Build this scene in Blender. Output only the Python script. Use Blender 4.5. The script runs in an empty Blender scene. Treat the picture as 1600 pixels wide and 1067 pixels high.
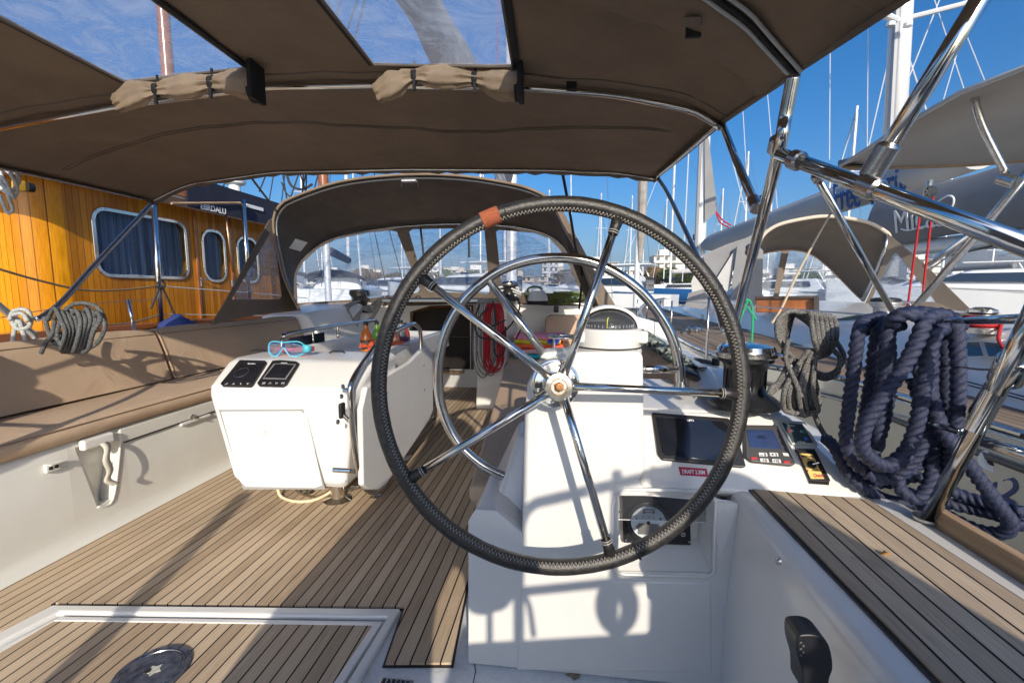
import bpy, bmesh, math, random
from mathutils import Vector, Matrix
random.seed(7)
R = math.radians
# ------------------------------------------------------------------ camera, sky, sun, exposure
F = 711.0; ZC = 1.15
SUN_EL = 23.0; SUN_AZ = 165.4          # degrees; azimuth clockwise from +Y (bow)
SUN_STRENGTH = 3.25; SKY_STRENGTH = 0.118; EXPOSURE = 0.52
pit = math.atan(78.5 / F); yaw = math.atan(85 / F * math.cos(pit))
FW = Vector((-math.sin(yaw) * math.cos(pit), math.cos(yaw) * math.cos(pit), -math.sin(pit)))
RT = Vector((math.cos(yaw), math.sin(yaw), 0)); UP = RT.cross(FW)
CAM = Vector((0, 0, ZC))
scene = bpy.context.scene
cd = bpy.data.cameras.new("camera"); cam = bpy.data.objects.new("camera", cd)
scene.collection.objects.link(cam); scene.camera = cam
cd.sensor_width = 36; cd.lens = 36 * F / 1600; cd.clip_start = 0.03; cd.clip_end = 20000
cam.matrix_world = Matrix(((RT.x, UP.x, -FW.x, 0), (RT.y, UP.y, -FW.y, 0), (RT.z, UP.z, -FW.z, ZC), (0, 0, 0, 1)))
w = bpy.data.worlds.new("World"); scene.world = w; w.use_nodes = True
nt = w.node_tree; nt.nodes.clear()
sky = nt.nodes.new('ShaderNodeTexSky'); sky.sky_type = 'NISHITA'; sky.sun_disc = False
sky.sun_elevation = R(SUN_EL); sky.sun_rotation = R(SUN_AZ)
sky.air_density = 1.0; sky.dust_density = 3.0; sky.ozone_density = 6.0
bg = nt.nodes.new('ShaderNodeBackground'); bg.inputs[1].default_value = SKY_STRENGTH
out = nt.nodes.new('ShaderNodeOutputWorld')
hs = nt.nodes.new('ShaderNodeHueSaturation'); hs.inputs['Saturation'].default_value = 1.3; nt.links.new(sky.outputs[0], hs.inputs['Color']); nt.links.new(hs.outputs[0], bg.inputs[0]); nt.links.new(bg.outputs[0], out.inputs[0])
sd = bpy.data.lights.new("sun", 'SUN'); sd.energy = SUN_STRENGTH; sd.angle = R(0.55); sd.color = (1.0, 0.9, 0.76)
so = bpy.data.objects.new("sun", sd); scene.collection.objects.link(so)
SUNV = Vector((math.sin(R(SUN_AZ)) * math.cos(R(SUN_EL)), math.cos(R(SUN_AZ)) * math.cos(R(SUN_EL)), math.sin(R(SUN_EL))))
so.rotation_euler = SUNV.to_track_quat('Z', 'Y').to_euler()
vs = scene.view_settings; vs.view_transform = 'Standard'; vs.look = 'None'; vs.gamma = 1; vs.exposure = EXPOSURE
scene.cycles.max_bounces = 8; scene.cycles.transparent_max_bounces = 16

# ------------------------------------------------------------------ helpers
def ray(px, py): return RT * ((px - 800) / F) + UP * ((533.5 - py) / F) + FW
def PY(px, py, Y): d = ray(px, py); return CAM + d * (Y / d.y)
def PZ(px, py, Z): d = ray(px, py); return CAM + d * ((Z - ZC) / d.z)
def PX(px, py, X): d = ray(px, py); return CAM + d * (X / d.x)
V = lambda *a: Vector(a)
COL = scene.collection
WL = {}
def wl(o): return WL.get(o.name, Vector((0, 0, 0))) if o else Vector((0, 0, 0))
def link(o, parent):
    COL.objects.link(o)
    if parent: o.parent = parent
def thing(name, label, cat, loc=(0, 0, 0), group=None):
    o = bpy.data.objects.new(name, None); COL.objects.link(o); o.location = loc; WL[o.name] = Vector(loc)
    o.empty_display_size = 0.1
    o['label'] = label; o['category'] = cat
    if group: o['group'] = group
    return o
def tag(o, label, cat, group=None):
    o['label'] = label; o['category'] = cat
    if group: o['group'] = group
    return o
def struct(o): o['kind'] = 'structure'; return o
class B:
    def __init__(s): s.v = []; s.f = []
    def add(s, vs, fs):
        n = len(s.v); s.v += [Vector(a) for a in vs]; s.f += [tuple(i + n for i in f) for f in fs]; return s
    def box(s, lo, hi, M=None):
        x0, y0, z0 = lo; x1, y1, z1 = hi
        p = [V(x, y, z) for z in (z0, z1) for (x, y) in ((x0, y0), (x1, y0), (x1, y1), (x0, y1))]
        if M: p = [M @ a for a in p]
        return s.add(p, [(0, 3, 2, 1), (4, 5, 6, 7), (0, 1, 5, 4), (1, 2, 6, 5), (2, 3, 7, 6), (3, 0, 4, 7)])
    def hexa(s, p): # 8 corners: bottom loop 4, top loop 4
        return s.add(p, [(0, 3, 2, 1), (4, 5, 6, 7), (0, 1, 5, 4), (1, 2, 6, 5), (2, 3, 7, 6), (3, 0, 4, 7)])
    def prism(s, poly, d):
        n = len(poly); d = Vector(d)
        return s.add(list(poly) + [Vector(p) + d for p in poly], [tuple(range(n))[::-1], tuple(range(n, 2 * n))] + [(i, (i + 1) % n, n + (i + 1) % n, n + i) for i in range(n)])
    def loft(s, rows, closed=False, caps=False):
        n0 = len(s.v); m = len(rows[0])
        for r in rows: s.v += [Vector(p) for p in r]
        for i in range(len(rows) - 1):
            for j in range(m if closed else m - 1):
                a = n0 + i * m + j; b = n0 + i * m + (j + 1) % m
                s.f.append((a, b, b + m, a + m))
        if caps and closed:
            s.f.append(tuple(range(n0, n0 + m))[::-1]); s.f.append(tuple(range(n0 + (len(rows) - 1) * m, n0 + len(rows) * m)))
        return s
    def tube(s, pts, r, seg=10, closed=False, flat=None):
        pts = [Vector(p) for p in pts]; n = len(pts)
        rr = r if isinstance(r, (list, tuple)) else [r] * n
        rows = []; nrm = None
        for i in range(n):
            if closed: t = pts[(i + 1) % n] - pts[i - 1]
            else: t = pts[min(i + 1, n - 1)] - pts[max(i - 1, 0)]
            if t.length < 1e-9: t = V(0, 0, 1)
            t.normalize()
            if nrm is None:
                nrm = t.cross(V(0, 0, 1) if abs(t.z) < .95 else V(1, 0, 0)).normalized()
            else:
                nrm = (nrm - t * nrm.dot(t)); nrm.normalize()
            bn = t.cross(nrm)
            rows.append([pts[i] + (nrm * math.cos(a) + bn * math.sin(a)) * rr[i] for a in [2 * math.pi * k / seg for k in range(seg)]])
        if closed: rows.append(rows[0]); s.loft(rows, True)
        else: s.loft(rows, True, True)
        return s
    def lathe(s, prof, org, axis=(0, 0, 1), seg=32):
        ax = Vector(axis).normalized(); u = ax.cross(V(0, 1, 0) if abs(ax.y) < .9 else V(1, 0, 0)).normalized(); v = ax.cross(u)
        org = Vector(org)
        rows = [[org + ax * h + (u * math.cos(a) + v * math.sin(a)) * max(r, 1e-5) for a in [2 * math.pi * k / seg for k in range(seg)]] for (r, h) in prof]
        return s.loft(rows, True, True)
    def build(s, name, mat, parent=None, bevel=0, smooth=35, sub=0, seg=2, solid=0):
        me = bpy.data.meshes.new(name); off = wl(parent)
        me.from_pydata([v - off for v in s.v], [], s.f); me.update()
        bm = bmesh.new(); bm.from_mesh(me)
        if not solid: bmesh.ops.remove_doubles(bm, verts=bm.verts, dist=1e-6)
        bmesh.ops.recalc_face_normals(bm, faces=bm.faces); bm.to_mesh(me); bm.free()
        for p in me.polygons: p.use_smooth = smooth > 0
        if smooth > 0 and smooth < 180: me.set_sharp_from_angle(angle=R(smooth))
        me.materials.append(mat)
        o = bpy.data.objects.new(name, me); link(o, parent); WL[o.name] = off
        if solid:
            m = o.modifiers.new('solid', 'SOLIDIFY'); m.thickness = solid; m.offset = 0
        if bevel:
            m = o.modifiers.new('bevel', 'BEVEL'); m.width = bevel; m.segments = seg; m.limit_method = 'ANGLE'; m.angle_limit = R(30)
            for p in me.polygons: p.use_smooth = True
            if me.attributes.get('sharp_edge'): me.attributes.remove(me.attributes['sharp_edge'])
            wn = o.modifiers.new('wn', 'WEIGHTED_NORMAL'); wn.keep_sharp = True
        if sub:
            m = o.modifiers.new('sub', 'SUBSURF'); m.levels = sub; m.render_levels = sub
        return o
def plate(name, loops, mat, parent=None, thick=0.004, smooth=35, bevel=0):
    """flat or gently bent sheet with holes: first loop outside, others holes"""
    off = wl(parent); bm = bmesh.new(); es = []
    for lp in loops:
        vsx = [bm.verts.new(Vector(p) - off) for p in lp]
        es += [bm.edges.new((vsx[i], vsx[(i + 1) % len(vsx)])) for i in range(len(vsx))]
    bmesh.ops.triangle_fill(bm, use_beauty=True, use_dissolve=False, edges=es)
    bmesh.ops.recalc_face_normals(bm, faces=bm.faces)
    me = bpy.data.meshes.new(name); bm.to_mesh(me); bm.free(); me.materials.append(mat)
    o = bpy.data.objects.new(name, me); link(o, parent); WL[o.name] = off
    m = o.modifiers.new('solid', 'SOLIDIFY'); m.thickness = thick; m.offset = 0
    if bevel:
        m = o.modifiers.new('bevel', 'BEVEL'); m.width = bevel; m.segments = 2; m.limit_method = 'ANGLE'
    return o
def smooth_path(pts, n=8, closed=False):
    pts = [Vector(p) for p in pts]; N = len(pts); out = []
    rng = range(N) if closed else range(N - 1)
    for i in rng:
        if closed: p0, p1, p2, p3 = pts[i - 1], pts[i], pts[(i + 1) % N], pts[(i + 2) % N]
        else: p0, p1, p2, p3 = pts[max(i - 1, 0)], pts[i], pts[i + 1], pts[min(i + 2, N - 1)]
        for k in range(n):
            t = k / n
            out.append(0.5 * ((2 * p1) + (-p0 + p2) * t + (2 * p0 - 5 * p1 + 4 * p2 - p3) * t * t + (-p0 + 3 * p1 - 3 * p2 + p3) * t ** 3))
    if not closed: out.append(pts[-1])
    return out
def resample(pts, step):
    out = [pts[0].copy()]; acc = 0
    for i in range(len(pts) - 1):
        a, b = pts[i], pts[i + 1]; L = (b - a).length
        if L < 1e-9: continue
        d = step - acc
        while d <= L:
            out.append(a + (b - a) * (d / L)); d += step
        acc = L - (d - step)
    return out
def laid_rope(b, pts, r, pitch=3.9, seg=18, strands=3, step=None, bump=.42):
    p = resample(smooth_path(pts, 10), step or r * .27)
    n = len(p); rows = []; nrm = None; s = random.random() * 6
    for i in range(n):
        t = (p[min(i + 1, n - 1)] - p[max(i - 1, 0)]); t.normalize()
        if nrm is None: nrm = t.cross(V(0, 0, 1) if abs(t.z) < .95 else V(1, 0, 0)).normalized()
        else: nrm = (nrm - t * nrm.dot(t)).normalized()
        bn = t.cross(nrm); s += (step or r * .27) / (r * pitch) * 2 * math.pi
        row = []
        for k in range(seg):
            a = 2 * math.pi * k / seg
            rad = r * (1 - bump + bump * 1.25 * abs(math.cos(strands / 2 * (a - s))) ** .6)
            row.append(p[i] + (nrm * math.cos(a) + bn * math.sin(a)) * rad)
        rows.append(row)
    b.loft(rows, True, True)
    return b
def text(name, s, O, Rv, Uv, size, mat, parent=None, ext=0.0006, align='CENTER', shear=0, bold=0, fit=None):
    c = bpy.data.curves.new(name, 'FONT'); c.body = s; c.size = size; c.align_x = align; c.align_y = 'CENTER'; c.extrude = ext; c.shear = shear; c.offset = bold
    o = bpy.data.objects.new(name, c); COL.objects.link(o); bpy.context.view_layer.update()
    me = bpy.data.meshes.new_from_object(o); bpy.data.objects.remove(o); me.materials.clear(); me.materials.append(mat)
    if fit:
        xs = [v.co.x for v in me.vertices]; ys = [v.co.y for v in me.vertices]; me.transform(Matrix.Translation((-(max(xs) + min(xs)) / 2, -(max(ys) + min(ys)) / 2, 0))); me.transform(Matrix.Diagonal((fit[0] / (max(xs) - min(xs)), fit[1] / (max(ys) - min(ys)), 1, 1)))
    Rv = Vector(Rv).normalized(); Uv = Vector(Uv); Uv = (Uv - Rv * Uv.dot(Rv)).normalized(); N = Rv.cross(Uv)
    off = wl(parent)
    Mx = Matrix(((Rv.x, Uv.x, N.x, O[0] - off.x), (Rv.y, Uv.y, N.y, O[1] - off.y), (Rv.z, Uv.z, N.z, O[2] - off.z), (0, 0, 0, 1)))
    me.transform(Mx)
    ob = bpy.data.objects.new(name, me); link(ob, parent); WL[ob.name] = off
    return ob
def copy_tree(o, parent=None):
    c = o.copy(); COL.objects.link(c)
    if parent: c.parent = parent
    for ch in [x for x in o.children]: copy_tree(ch, c)
    return c
ORD = ['first', 'second', 'third', 'fourth', 'fifth', 'sixth', 'seventh', 'eighth', 'ninth', 'tenth', 'eleventh', 'twelfth', 'thirteenth', 'fourteenth', 'fifteenth', 'sixteenth', 'seventeenth', 'eighteenth', 'nineteenth', 'twentieth']

# ------------------------------------------------------------------ materials
def mat(name, col, rough=.5, metal=0, var=0.0, vscale=6, bump=0, bscale=200, coat=0, spec=.5, col2=None, trans=0, stretch=None, rvar=0, detail=6):
    m = bpy.data.materials.new(name); m.use_nodes = True; n = m.node_tree; L = n.links
    p = n.nodes['Principled BSDF']; c = tuple(col) + (1,)
    p.inputs['Base Color'].default_value = c; p.inputs['Roughness'].default_value = rough; p.inputs['Metallic'].default_value = metal
    p.inputs['Coat Weight'].default_value = coat; p.inputs['Coat Roughness'].default_value = .08; p.inputs['Specular IOR Level'].default_value = spec
    tc = n.nodes.new('ShaderNodeTexCoord'); src = tc.outputs['Object']
    if stretch:
        mp = n.nodes.new('ShaderNodeMapping'); mp.inputs['Scale'].default_value = stretch; L.new(src, mp.inputs[0]); src = mp.outputs[0]
    if var or col2:
        t = n.nodes.new('ShaderNodeTexNoise'); t.inputs['Scale'].default_value = vscale; t.inputs['Detail'].default_value = detail; t.inputs['Roughness'].default_value = .62; L.new(src, t.inputs[0])
        rp = n.nodes.new('ShaderNodeValToRGB'); L.new(t.outputs[0], rp.inputs[0])
        a = tuple(x * (1 - var) for x in col) + (1,); b = (tuple(col2) + (1,)) if col2 else tuple(min(x * (1 + var), 1) for x in col) + (1,)
        rp.color_ramp.elements[0].color = a; rp.color_ramp.elements[0].position = .36; rp.color_ramp.elements[1].color = b; rp.color_ramp.elements[1].position = .66
        L.new(rp.outputs[0], p.inputs['Base Color'])
        if rvar:
            mr = n.nodes.new('ShaderNodeMapRange'); mr.inputs['From Min'].default_value = .35; mr.inputs['From Max'].default_value = .65
            mr.inputs['To Min'].default_value = rough - rvar; mr.inputs['To Max'].default_value = rough + rvar; L.new(t.outputs[0], mr.inputs[0]); L.new(mr.outputs[0], p.inputs['Roughness'])
    if bump:
        t2 = n.nodes.new('ShaderNodeTexNoise'); t2.inputs['Scale'].default_value = bscale; t2.inputs['Detail'].default_value = 3; L.new(src, t2.inputs[0])
        bp = n.nodes.new('ShaderNodeBump'); bp.inputs['Strength'].default_value = bump; bp.inputs['Distance'].default_value = .002; L.new(t2.outputs[0], bp.inputs['Height']); L.new(bp.outputs[0], p.inputs['Normal'])
    if trans:
        tr = n.nodes.new('ShaderNodeBsdfTranslucent'); tr.inputs[0].default_value = c
        mx = n.nodes.new('ShaderNodeMixShader'); mx.inputs[0].default_value = trans; L.new(p.outputs[0], mx.inputs[1]); L.new(tr.outputs[0], mx.inputs[2]); L.new(mx.outputs[0], n.nodes['Material Output'].inputs[0])
    return m
def grime(m, col=(.30, .29, .26), scale=5, lo=.60, hi=.78, amt=.35, speck=.10):
    n = m.node_tree; L = n.links; p = n.nodes['Principled BSDF']; lk = p.inputs['Base Color'].links[0]; src = lk.from_socket
    tc = n.nodes.new('ShaderNodeTexCoord'); t = n.nodes.new('ShaderNodeTexNoise'); t.inputs['Scale'].default_value = scale; t.inputs['Detail'].default_value = 12; t.inputs['Roughness'].default_value = .75; t.inputs['Distortion'].default_value = .6; L.new(tc.outputs['Object'], t.inputs[0])
    mr = n.nodes.new('ShaderNodeMapRange'); mr.inputs['From Min'].default_value = lo; mr.inputs['From Max'].default_value = hi; mr.inputs['To Max'].default_value = amt; L.new(t.outputs[0], mr.inputs[0])
    v = n.nodes.new('ShaderNodeTexVoronoi'); v.inputs['Scale'].default_value = 28; L.new(tc.outputs['Object'], v.inputs['Vector'])
    r2 = n.nodes.new('ShaderNodeMapRange'); r2.inputs['From Min'].default_value = .045; r2.inputs['From Max'].default_value = .02; r2.inputs['To Max'].default_value = speck * 4; L.new(v.outputs['Distance'], r2.inputs[0])
    t2 = n.nodes.new('ShaderNodeTexNoise'); t2.inputs['Scale'].default_value = 3; L.new(tc.outputs['Object'], t2.inputs[0]); r3 = n.nodes.new('ShaderNodeMapRange'); r3.inputs['From Min'].default_value = .5; r3.inputs['From Max'].default_value = .62; L.new(t2.outputs[0], r3.inputs[0])
    mu = n.nodes.new('ShaderNodeMath'); mu.operation = 'MULTIPLY'; L.new(r2.outputs[0], mu.inputs[0]); L.new(r3.outputs[0], mu.inputs[1])
    ad = n.nodes.new('ShaderNodeMath'); ad.operation = 'MAXIMUM'; L.new(mr.outputs[0], ad.inputs[0]); L.new(mu.outputs[0], ad.inputs[1])
    mx = n.nodes.new('ShaderNodeMixRGB'); L.new(ad.outputs[0], mx.inputs[0]); L.new(src, mx.inputs[1]); mx.inputs[2].default_value = tuple(col) + (1,); L.new(mx.outputs[0], p.inputs['Base Color'])
def planks(name, w, colA, colB, seam=(.012, .01, .009), sw=.11, axis='X', along='Y', grain=1.0, rough=.75, off=0.0, dirt=None):
    m = bpy.data.materials.new(name); m.use_nodes = True; n = m.node_tree; L = n.links; p = n.nodes['Principled BSDF']
    p.inputs['Roughness'].default_value = rough; p.inputs['Specular IOR Level'].default_value = .3
    def mth(op, a, b=None, c=None):
        q = n.nodes.new('ShaderNodeMath'); q.operation = op
        for i, x in enumerate((a, b, c)):
            if x is None: continue
            if isinstance(x, (int, float)): q.inputs[i].default_value = x
            else: L.new(x, q.inputs[i])
        return q.outputs[0]
    tc = n.nodes.new('ShaderNodeTexCoord'); sx = n.nodes.new('ShaderNodeSeparateXYZ'); L.new(tc.outputs['Object'], sx.inputs[0])
    u = mth('DIVIDE', mth('ADD', sx.outputs[axis], off), w); fr = mth('FRACT', u); fl = mth('FLOOR', u)
    dist = mth('ABSOLUTE', mth('SUBTRACT', fr, .5)); seamm = mth('GREATER_THAN', dist, .5 - sw / 2)
    wn = n.nodes.new('ShaderNodeTexWhiteNoise'); wn.noise_dimensions = '1D'; L.new(fl, wn.inputs['W'])
    # grain
    cx = n.nodes.new('ShaderNodeCombineXYZ'); L.new(mth('ADD', mth('MULTIPLY', sx.outputs[axis], 300), mth('MULTIPLY', wn.outputs[0], 90)), cx.inputs[0]); L.new(mth('MULTIPLY', sx.outputs[along], 7), cx.inputs[1]); L.new(mth('MULTIPLY', sx.outputs['Z'], 7 if along != 'Z' else 0), cx.inputs[2])
    g = n.nodes.new('ShaderNodeTexNoise'); g.inputs['Scale'].default_value = 1; g.inputs['Detail'].default_value = 5; g.inputs['Roughness'].default_value = .65; L.new(cx.outputs[0], g.inputs[0])
    big = n.nodes.new('ShaderNodeTexNoise'); big.inputs['Scale'].default_value = 2.2; big.inputs['Detail'].default_value = 5; L.new(tc.outputs['Object'], big.inputs[0])
    v = mth('ADD', mth('MULTIPLY', mth('SUBTRACT', g.outputs[0], .5), 1.5 * grain), mth('ADD', mth('MULTIPLY', wn.outputs[0], .55), mth('MULTIPLY', big.outputs[0], .5)))
    rp = n.nodes.new('ShaderNodeValToRGB'); L.new(v, rp.inputs[0]); rp.color_ramp.elements[0].color = tuple(colA) + (1,); rp.color_ramp.elements[0].position = .05; rp.color_ramp.elements[1].color = tuple(colB) + (1,); rp.color_ramp.elements[1].position = .95
    colr = rp.outputs[0]
    if dirt:
        dn = n.nodes.new('ShaderNodeTexNoise'); dn.inputs['Scale'].default_value = 1.3; dn.inputs['Detail'].default_value = 8; dn.inputs['Roughness'].default_value = .7; L.new(tc.outputs['Object'], dn.inputs[0])
        dr = n.nodes.new('ShaderNodeValToRGB'); dr.color_ramp.elements[0].position = .62; dr.color_ramp.elements[1].position = .72; L.new(dn.outputs[0], dr.inputs[0])
        m0 = n.nodes.new('ShaderNodeMixRGB'); L.new(mth('MULTIPLY', dr.outputs[0], .55), m0.inputs[0]); L.new(colr, m0.inputs[1]); m0.inputs[2].default_value = tuple(dirt) + (1,); colr = m0.outputs[0]
    mx = n.nodes.new('ShaderNodeMixRGB'); L.new(seamm, mx.inputs[0]); L.new(colr, mx.inputs[1]); mx.inputs[2].default_value = tuple(seam) + (1,)
    L.new(mx.outputs[0], p.inputs['Base Color'])
    h = mth('SUBTRACT', mth('MULTIPLY', g.outputs[0], .35 * grain), mth('MULTIPLY', seamm, .8))
    bp = n.nodes.new('ShaderNodeBump'); bp.inputs['Strength'].default_value = .5; bp.inputs['Distance'].default_value = .002; L.new(h, bp.inputs['Height']); L.new(bp.outputs[0], p.inputs['Normal'])
    return m
def vinyl(name, haze=.12, tint=(.93, .96, 1), scr=1.0):
    m = bpy.data.materials.new(name); m.use_nodes = True; n = m.node_tree; L = n.links; p = n.nodes['Principled BSDF']
    p.inputs['Base Color'].default_value = (.75, .8, .88, 1); p.inputs['Roughness'].default_value = .3
    tr = n.nodes.new('ShaderNodeBsdfTransparent'); tr.inputs[0].default_value = tuple(tint) + (1,)
    tl = n.nodes.new('ShaderNodeBsdfTranslucent'); tl.inputs[0].default_value = (.8, .85, .92, 1)
    gl = n.nodes.new('ShaderNodeBsdfGlossy'); gl.inputs['Roughness'].default_value = .06
    tc = n.nodes.new('ShaderNodeTexCoord')
    mp = n.nodes.new('ShaderNodeMapping'); mp.inputs['Scale'].default_value = (2, 2, 7); mp.inputs['Rotation'].default_value = (.4, .6, .5); L.new(tc.outputs['Object'], mp.inputs[0])
    t = n.nodes.new('ShaderNodeTexNoise'); t.inputs['Scale'].default_value = 2.2; t.inputs['Detail'].default_value = 9; t.inputs['Roughness'].default_value = .72; t.inputs['Distortion'].default_value = 1.6; L.new(mp.outputs[0], t.inputs[0])
    rp = n.nodes.new('ShaderNodeMapRange'); rp.inputs['From Min'].default_value = .42; rp.inputs['From Max'].default_value = .75; rp.inputs['To Min'].default_value = haze; rp.inputs['To Max'].default_value = haze + .38 * scr; L.new(t.outputs[0], rp.inputs[0])
    m1 = n.nodes.new('ShaderNodeMixShader'); L.new(rp.outputs[0], m1.inputs[0]); L.new(tr.outputs[0], m1.inputs[1])
    m2 = n.nodes.new('ShaderNodeMixShader'); m2.inputs[0].default_value = .6; L.new(p.outputs[0], m2.inputs[1]); L.new(tl.outputs[0], m2.inputs[2]); L.new(m2.outputs[0], m1.inputs[2])
    lw_ = n.nodes.new('ShaderNodeLayerWeight'); lw_.inputs[0].default_value = .5; fr = n.nodes.new('ShaderNodeMapRange'); fr.inputs['From Min'].default_value = .5; fr.inputs['From Max'].default_value = 1.0; fr.inputs['To Min'].default_value = .03; fr.inputs['To Max'].default_value = .30; L.new(lw_.outputs['Facing'], fr.inputs[0])
    bp = n.nodes.new('ShaderNodeBump'); bp.inputs['Strength'].default_value = .35; bp.inputs['Distance'].default_value = .01; L.new(t.outputs[0], bp.inputs['Height']); L.new(bp.outputs[0], gl.inputs['Normal'])
    m3 = n.nodes.new('ShaderNodeMixShader'); L.new(fr.outputs[0], m3.inputs[0]); L.new(m1.outputs[0], m3.inputs[1]); L.new(gl.outputs[0], m3.inputs[2])
    L.new(m3.outputs[0], n.nodes['Material Output'].inputs[0])
    return m
GRP = mat('white_gelcoat', (.73, .715, .68), .3, coat=.35, var=.03, vscale=3, bump=.04, bscale=14)
GRPD = mat('warm_gelcoat', (.71, .70, .64), .32, coat=.3, var=.04, vscale=2.5, bump=.05, bscale=10)
NONSKID = mat('nonskid_gelcoat', (.70, .72, .72), .5, var=.06, vscale=60, bump=.5, bscale=600)
grime(GRP, amt=.14, speck=.05); grime(GRPD, amt=.16, speck=.06); grime(NONSKID, (.22, .20, .16), 7, .5, .75, .5, .2)
CHROME = mat('polished_steel', (.68, .67, .64), .11, 1, var=.06, vscale=18, bump=.05, bscale=60, rvar=.04)
STEEL = mat('worn_steel', (.55, .54, .52), .26, 1, var=.15, vscale=40, bump=.15, bscale=120)
LEATHER = mat('black_leather', (.018, .017, .016), .42, var=.5, vscale=70, bump=.55, bscale=260, spec=.55, col2=(.036, .032, .028))
STITCH = mat('grey_thread', (.50, .46, .40), .9)
ORANGETHREAD = mat('rust_whipping', (.33, .09, .04), .9, var=.3, vscale=300, bump=.6, bscale=500, stretch=(1, 1, 1))
RUST = mat('rusty_steel', (.35, .16, .06), .6, .6, var=.5, vscale=80, bump=.4, bscale=200)
CANVAS = mat('brown_canvas', (.24, .178, .125), .92, var=.10, vscale=3.5, bump=.5, bscale=900, trans=.10)
CANVASD = mat('dark_brown_canvas', (.18, .145, .115), .9, var=.12, vscale=4, bump=.5, bscale=900, trans=.05)
def wrinkle(m, scale, st, stretch=(1, 1, 1)):
    n = m.node_tree; L = n.links; p = n.nodes['Principled BSDF']; tc = n.nodes.new('ShaderNodeTexCoord'); mp = n.nodes.new('ShaderNodeMapping'); mp.inputs['Scale'].default_value = stretch; L.new(tc.outputs['Object'], mp.inputs[0]); t = n.nodes.new('ShaderNodeTexNoise'); t.inputs['Scale'].default_value = scale; t.inputs['Detail'].default_value = 3; t.inputs['Distortion'].default_value = 1.2; L.new(mp.outputs[0], t.inputs[0])
    bp = n.nodes.new('ShaderNodeBump'); bp.inputs['Strength'].default_value = st; bp.inputs['Distance'].default_value = .03; L.new(t.outputs[0], bp.inputs['Height'])
    if p.inputs['Normal'].links: L.new(p.inputs['Normal'].links[0].from_socket, bp.inputs['Normal'])
    L.new(bp.outputs[0], p.inputs['Normal'])
wrinkle(CANVAS, 2.5, .5, (1, 2.2, 1)); wrinkle(CANVASD, 3, .5, (1.6, 1, 1))
grime(CANVAS, (.12, .085, .055), 2.2, .5, .75, .45, 0); grime(CANVASD, (.09, .07, .05), 2.5, .5, .75, .4, 0)
TAUPE = mat('taupe_canvas', (.32, .235, .155), .93, var=.08, vscale=9, bump=.6, bscale=700)
GREYC = mat('neighbour_grey_canvas', (.42, .40, .36), .93, var=.06, vscale=2, bump=.3, bscale=500, trans=.1)
TAUPE2 = mat('neighbour_canvas', (.205, .168, .132), .93, var=.08, vscale=4, bump=.4, bscale=500, trans=.08)
BLACKWEB = mat('black_webbing', (.015, .015, .016), .8, bump=.4, bscale=500)
BLACK = mat('black_plastic', (.016, .016, .018), .35, var=.1, vscale=40, bump=.08, bscale=300)
SCREEN = mat('display_glass', (.012, .014, .02), .08, coat=1, var=.3, vscale=6)
LCD = mat('blue_lcd', (.03, .05, .13), .12, coat=1, var=.2, vscale=8)
GREYLBL = mat('grey_label', (.45, .46, .47), .5)
WHITEP = mat('white_print', (.8, .8, .8), .6)
REDP = mat('red_print', (.45, .02, .03), .5)
BLACKP = mat('black_print', (.02, .02, .02), .6)
GOLD = mat('gold_label', (.72, .52, .16), .45, var=.05)
BLUEP = mat('blue_print', (.03, .11, .35), .6)
NAVYP = mat('navy_print', (.015, .035, .16), .5)
TEAK = planks('teak_deck', .0467, (.33, .235, .15), (.64, .50, .345), dirt=(.12, .085, .055))
TEAKG = planks('teak_side_deck', .0455, (.32, .24, .165), (.62, .49, .35), off=.006, dirt=(.16, .13, .10))
TEAKN = planks('neighbour_teak', .05, (.17, .12, .08), (.36, .27, .19))
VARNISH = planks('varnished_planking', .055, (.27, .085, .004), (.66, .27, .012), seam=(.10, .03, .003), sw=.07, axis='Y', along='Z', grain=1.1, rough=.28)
WOODRED = mat('varnished_mahogany', (.30, .10, .03), .25, coat=.5, var=.3, vscale=4, stretch=(1, .2, 1), bump=.05)
WOODP = mat('pale_teak', (.42, .28, .16), .6, var=.25, vscale=5, stretch=(8, .6, 8), bump=.3, bscale=60)
CUSH = mat('taupe_cushion', (.53, .385, .26), .85, var=.04, vscale=2, bump=.25, bscale=700)
wrinkle(CUSH, 3, .35)
CUSHP = mat('cushion_piping', (.24, .165, .11), .85)
NAVY = mat('navy_rope_fibre', (.009, .014, .042), .5, var=.4, vscale=500, bump=.8, bscale=900, col2=(.04, .052, .115), stretch=(1, 1, .5))
GREYROPE = mat('grey_braided_rope', (.035, .035, .037), .8, vscale=330, col2=(.25, .24, .22), bump=.8, bscale=500, detail=1)
GREYROPE2 = mat('weathered_grey_rope', (.035, .04, .045), .85, vscale=180, col2=(.17, .175, .175), bump=.7, bscale=400, detail=2)
WHITEROPE = mat('white_rope', (.55, .56, .54), .85, var=.2, vscale=150, bump=.5, bscale=300)
REDROPE = mat('red_rope', (.42, .012, .018), .8, var=.25, vscale=200, bump=.5, bscale=300)
GREENROPE = mat('green_rope', (.015, .30, .13), .8, var=.3, vscale=200)
OLIVEROPE = mat('olive_rope', (.13, .19, .05), .8, var=.4, vscale=120, bump=.5, bscale=300)
DARKROPE = mat('black_rope', (.03, .03, .032), .8, var=.5, vscale=150, bump=.5, bscale=300)
VINYL = vinyl('clear_vinyl', .10, scr=.7)
VINYLR = vinyl('clouded_vinyl', .08, (.9, .93, .98), 1.2)
VINYLS = vinyl('clouded_bimini_vinyl', .25, (.9, .93, .97), 1.1)
GLASS = mat('dark_glass', (.02, .03, .045), .05, coat=1)
ACRYL = vinyl('tinted_acrylic', .03, (.88, .88, .88), .12)
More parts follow.
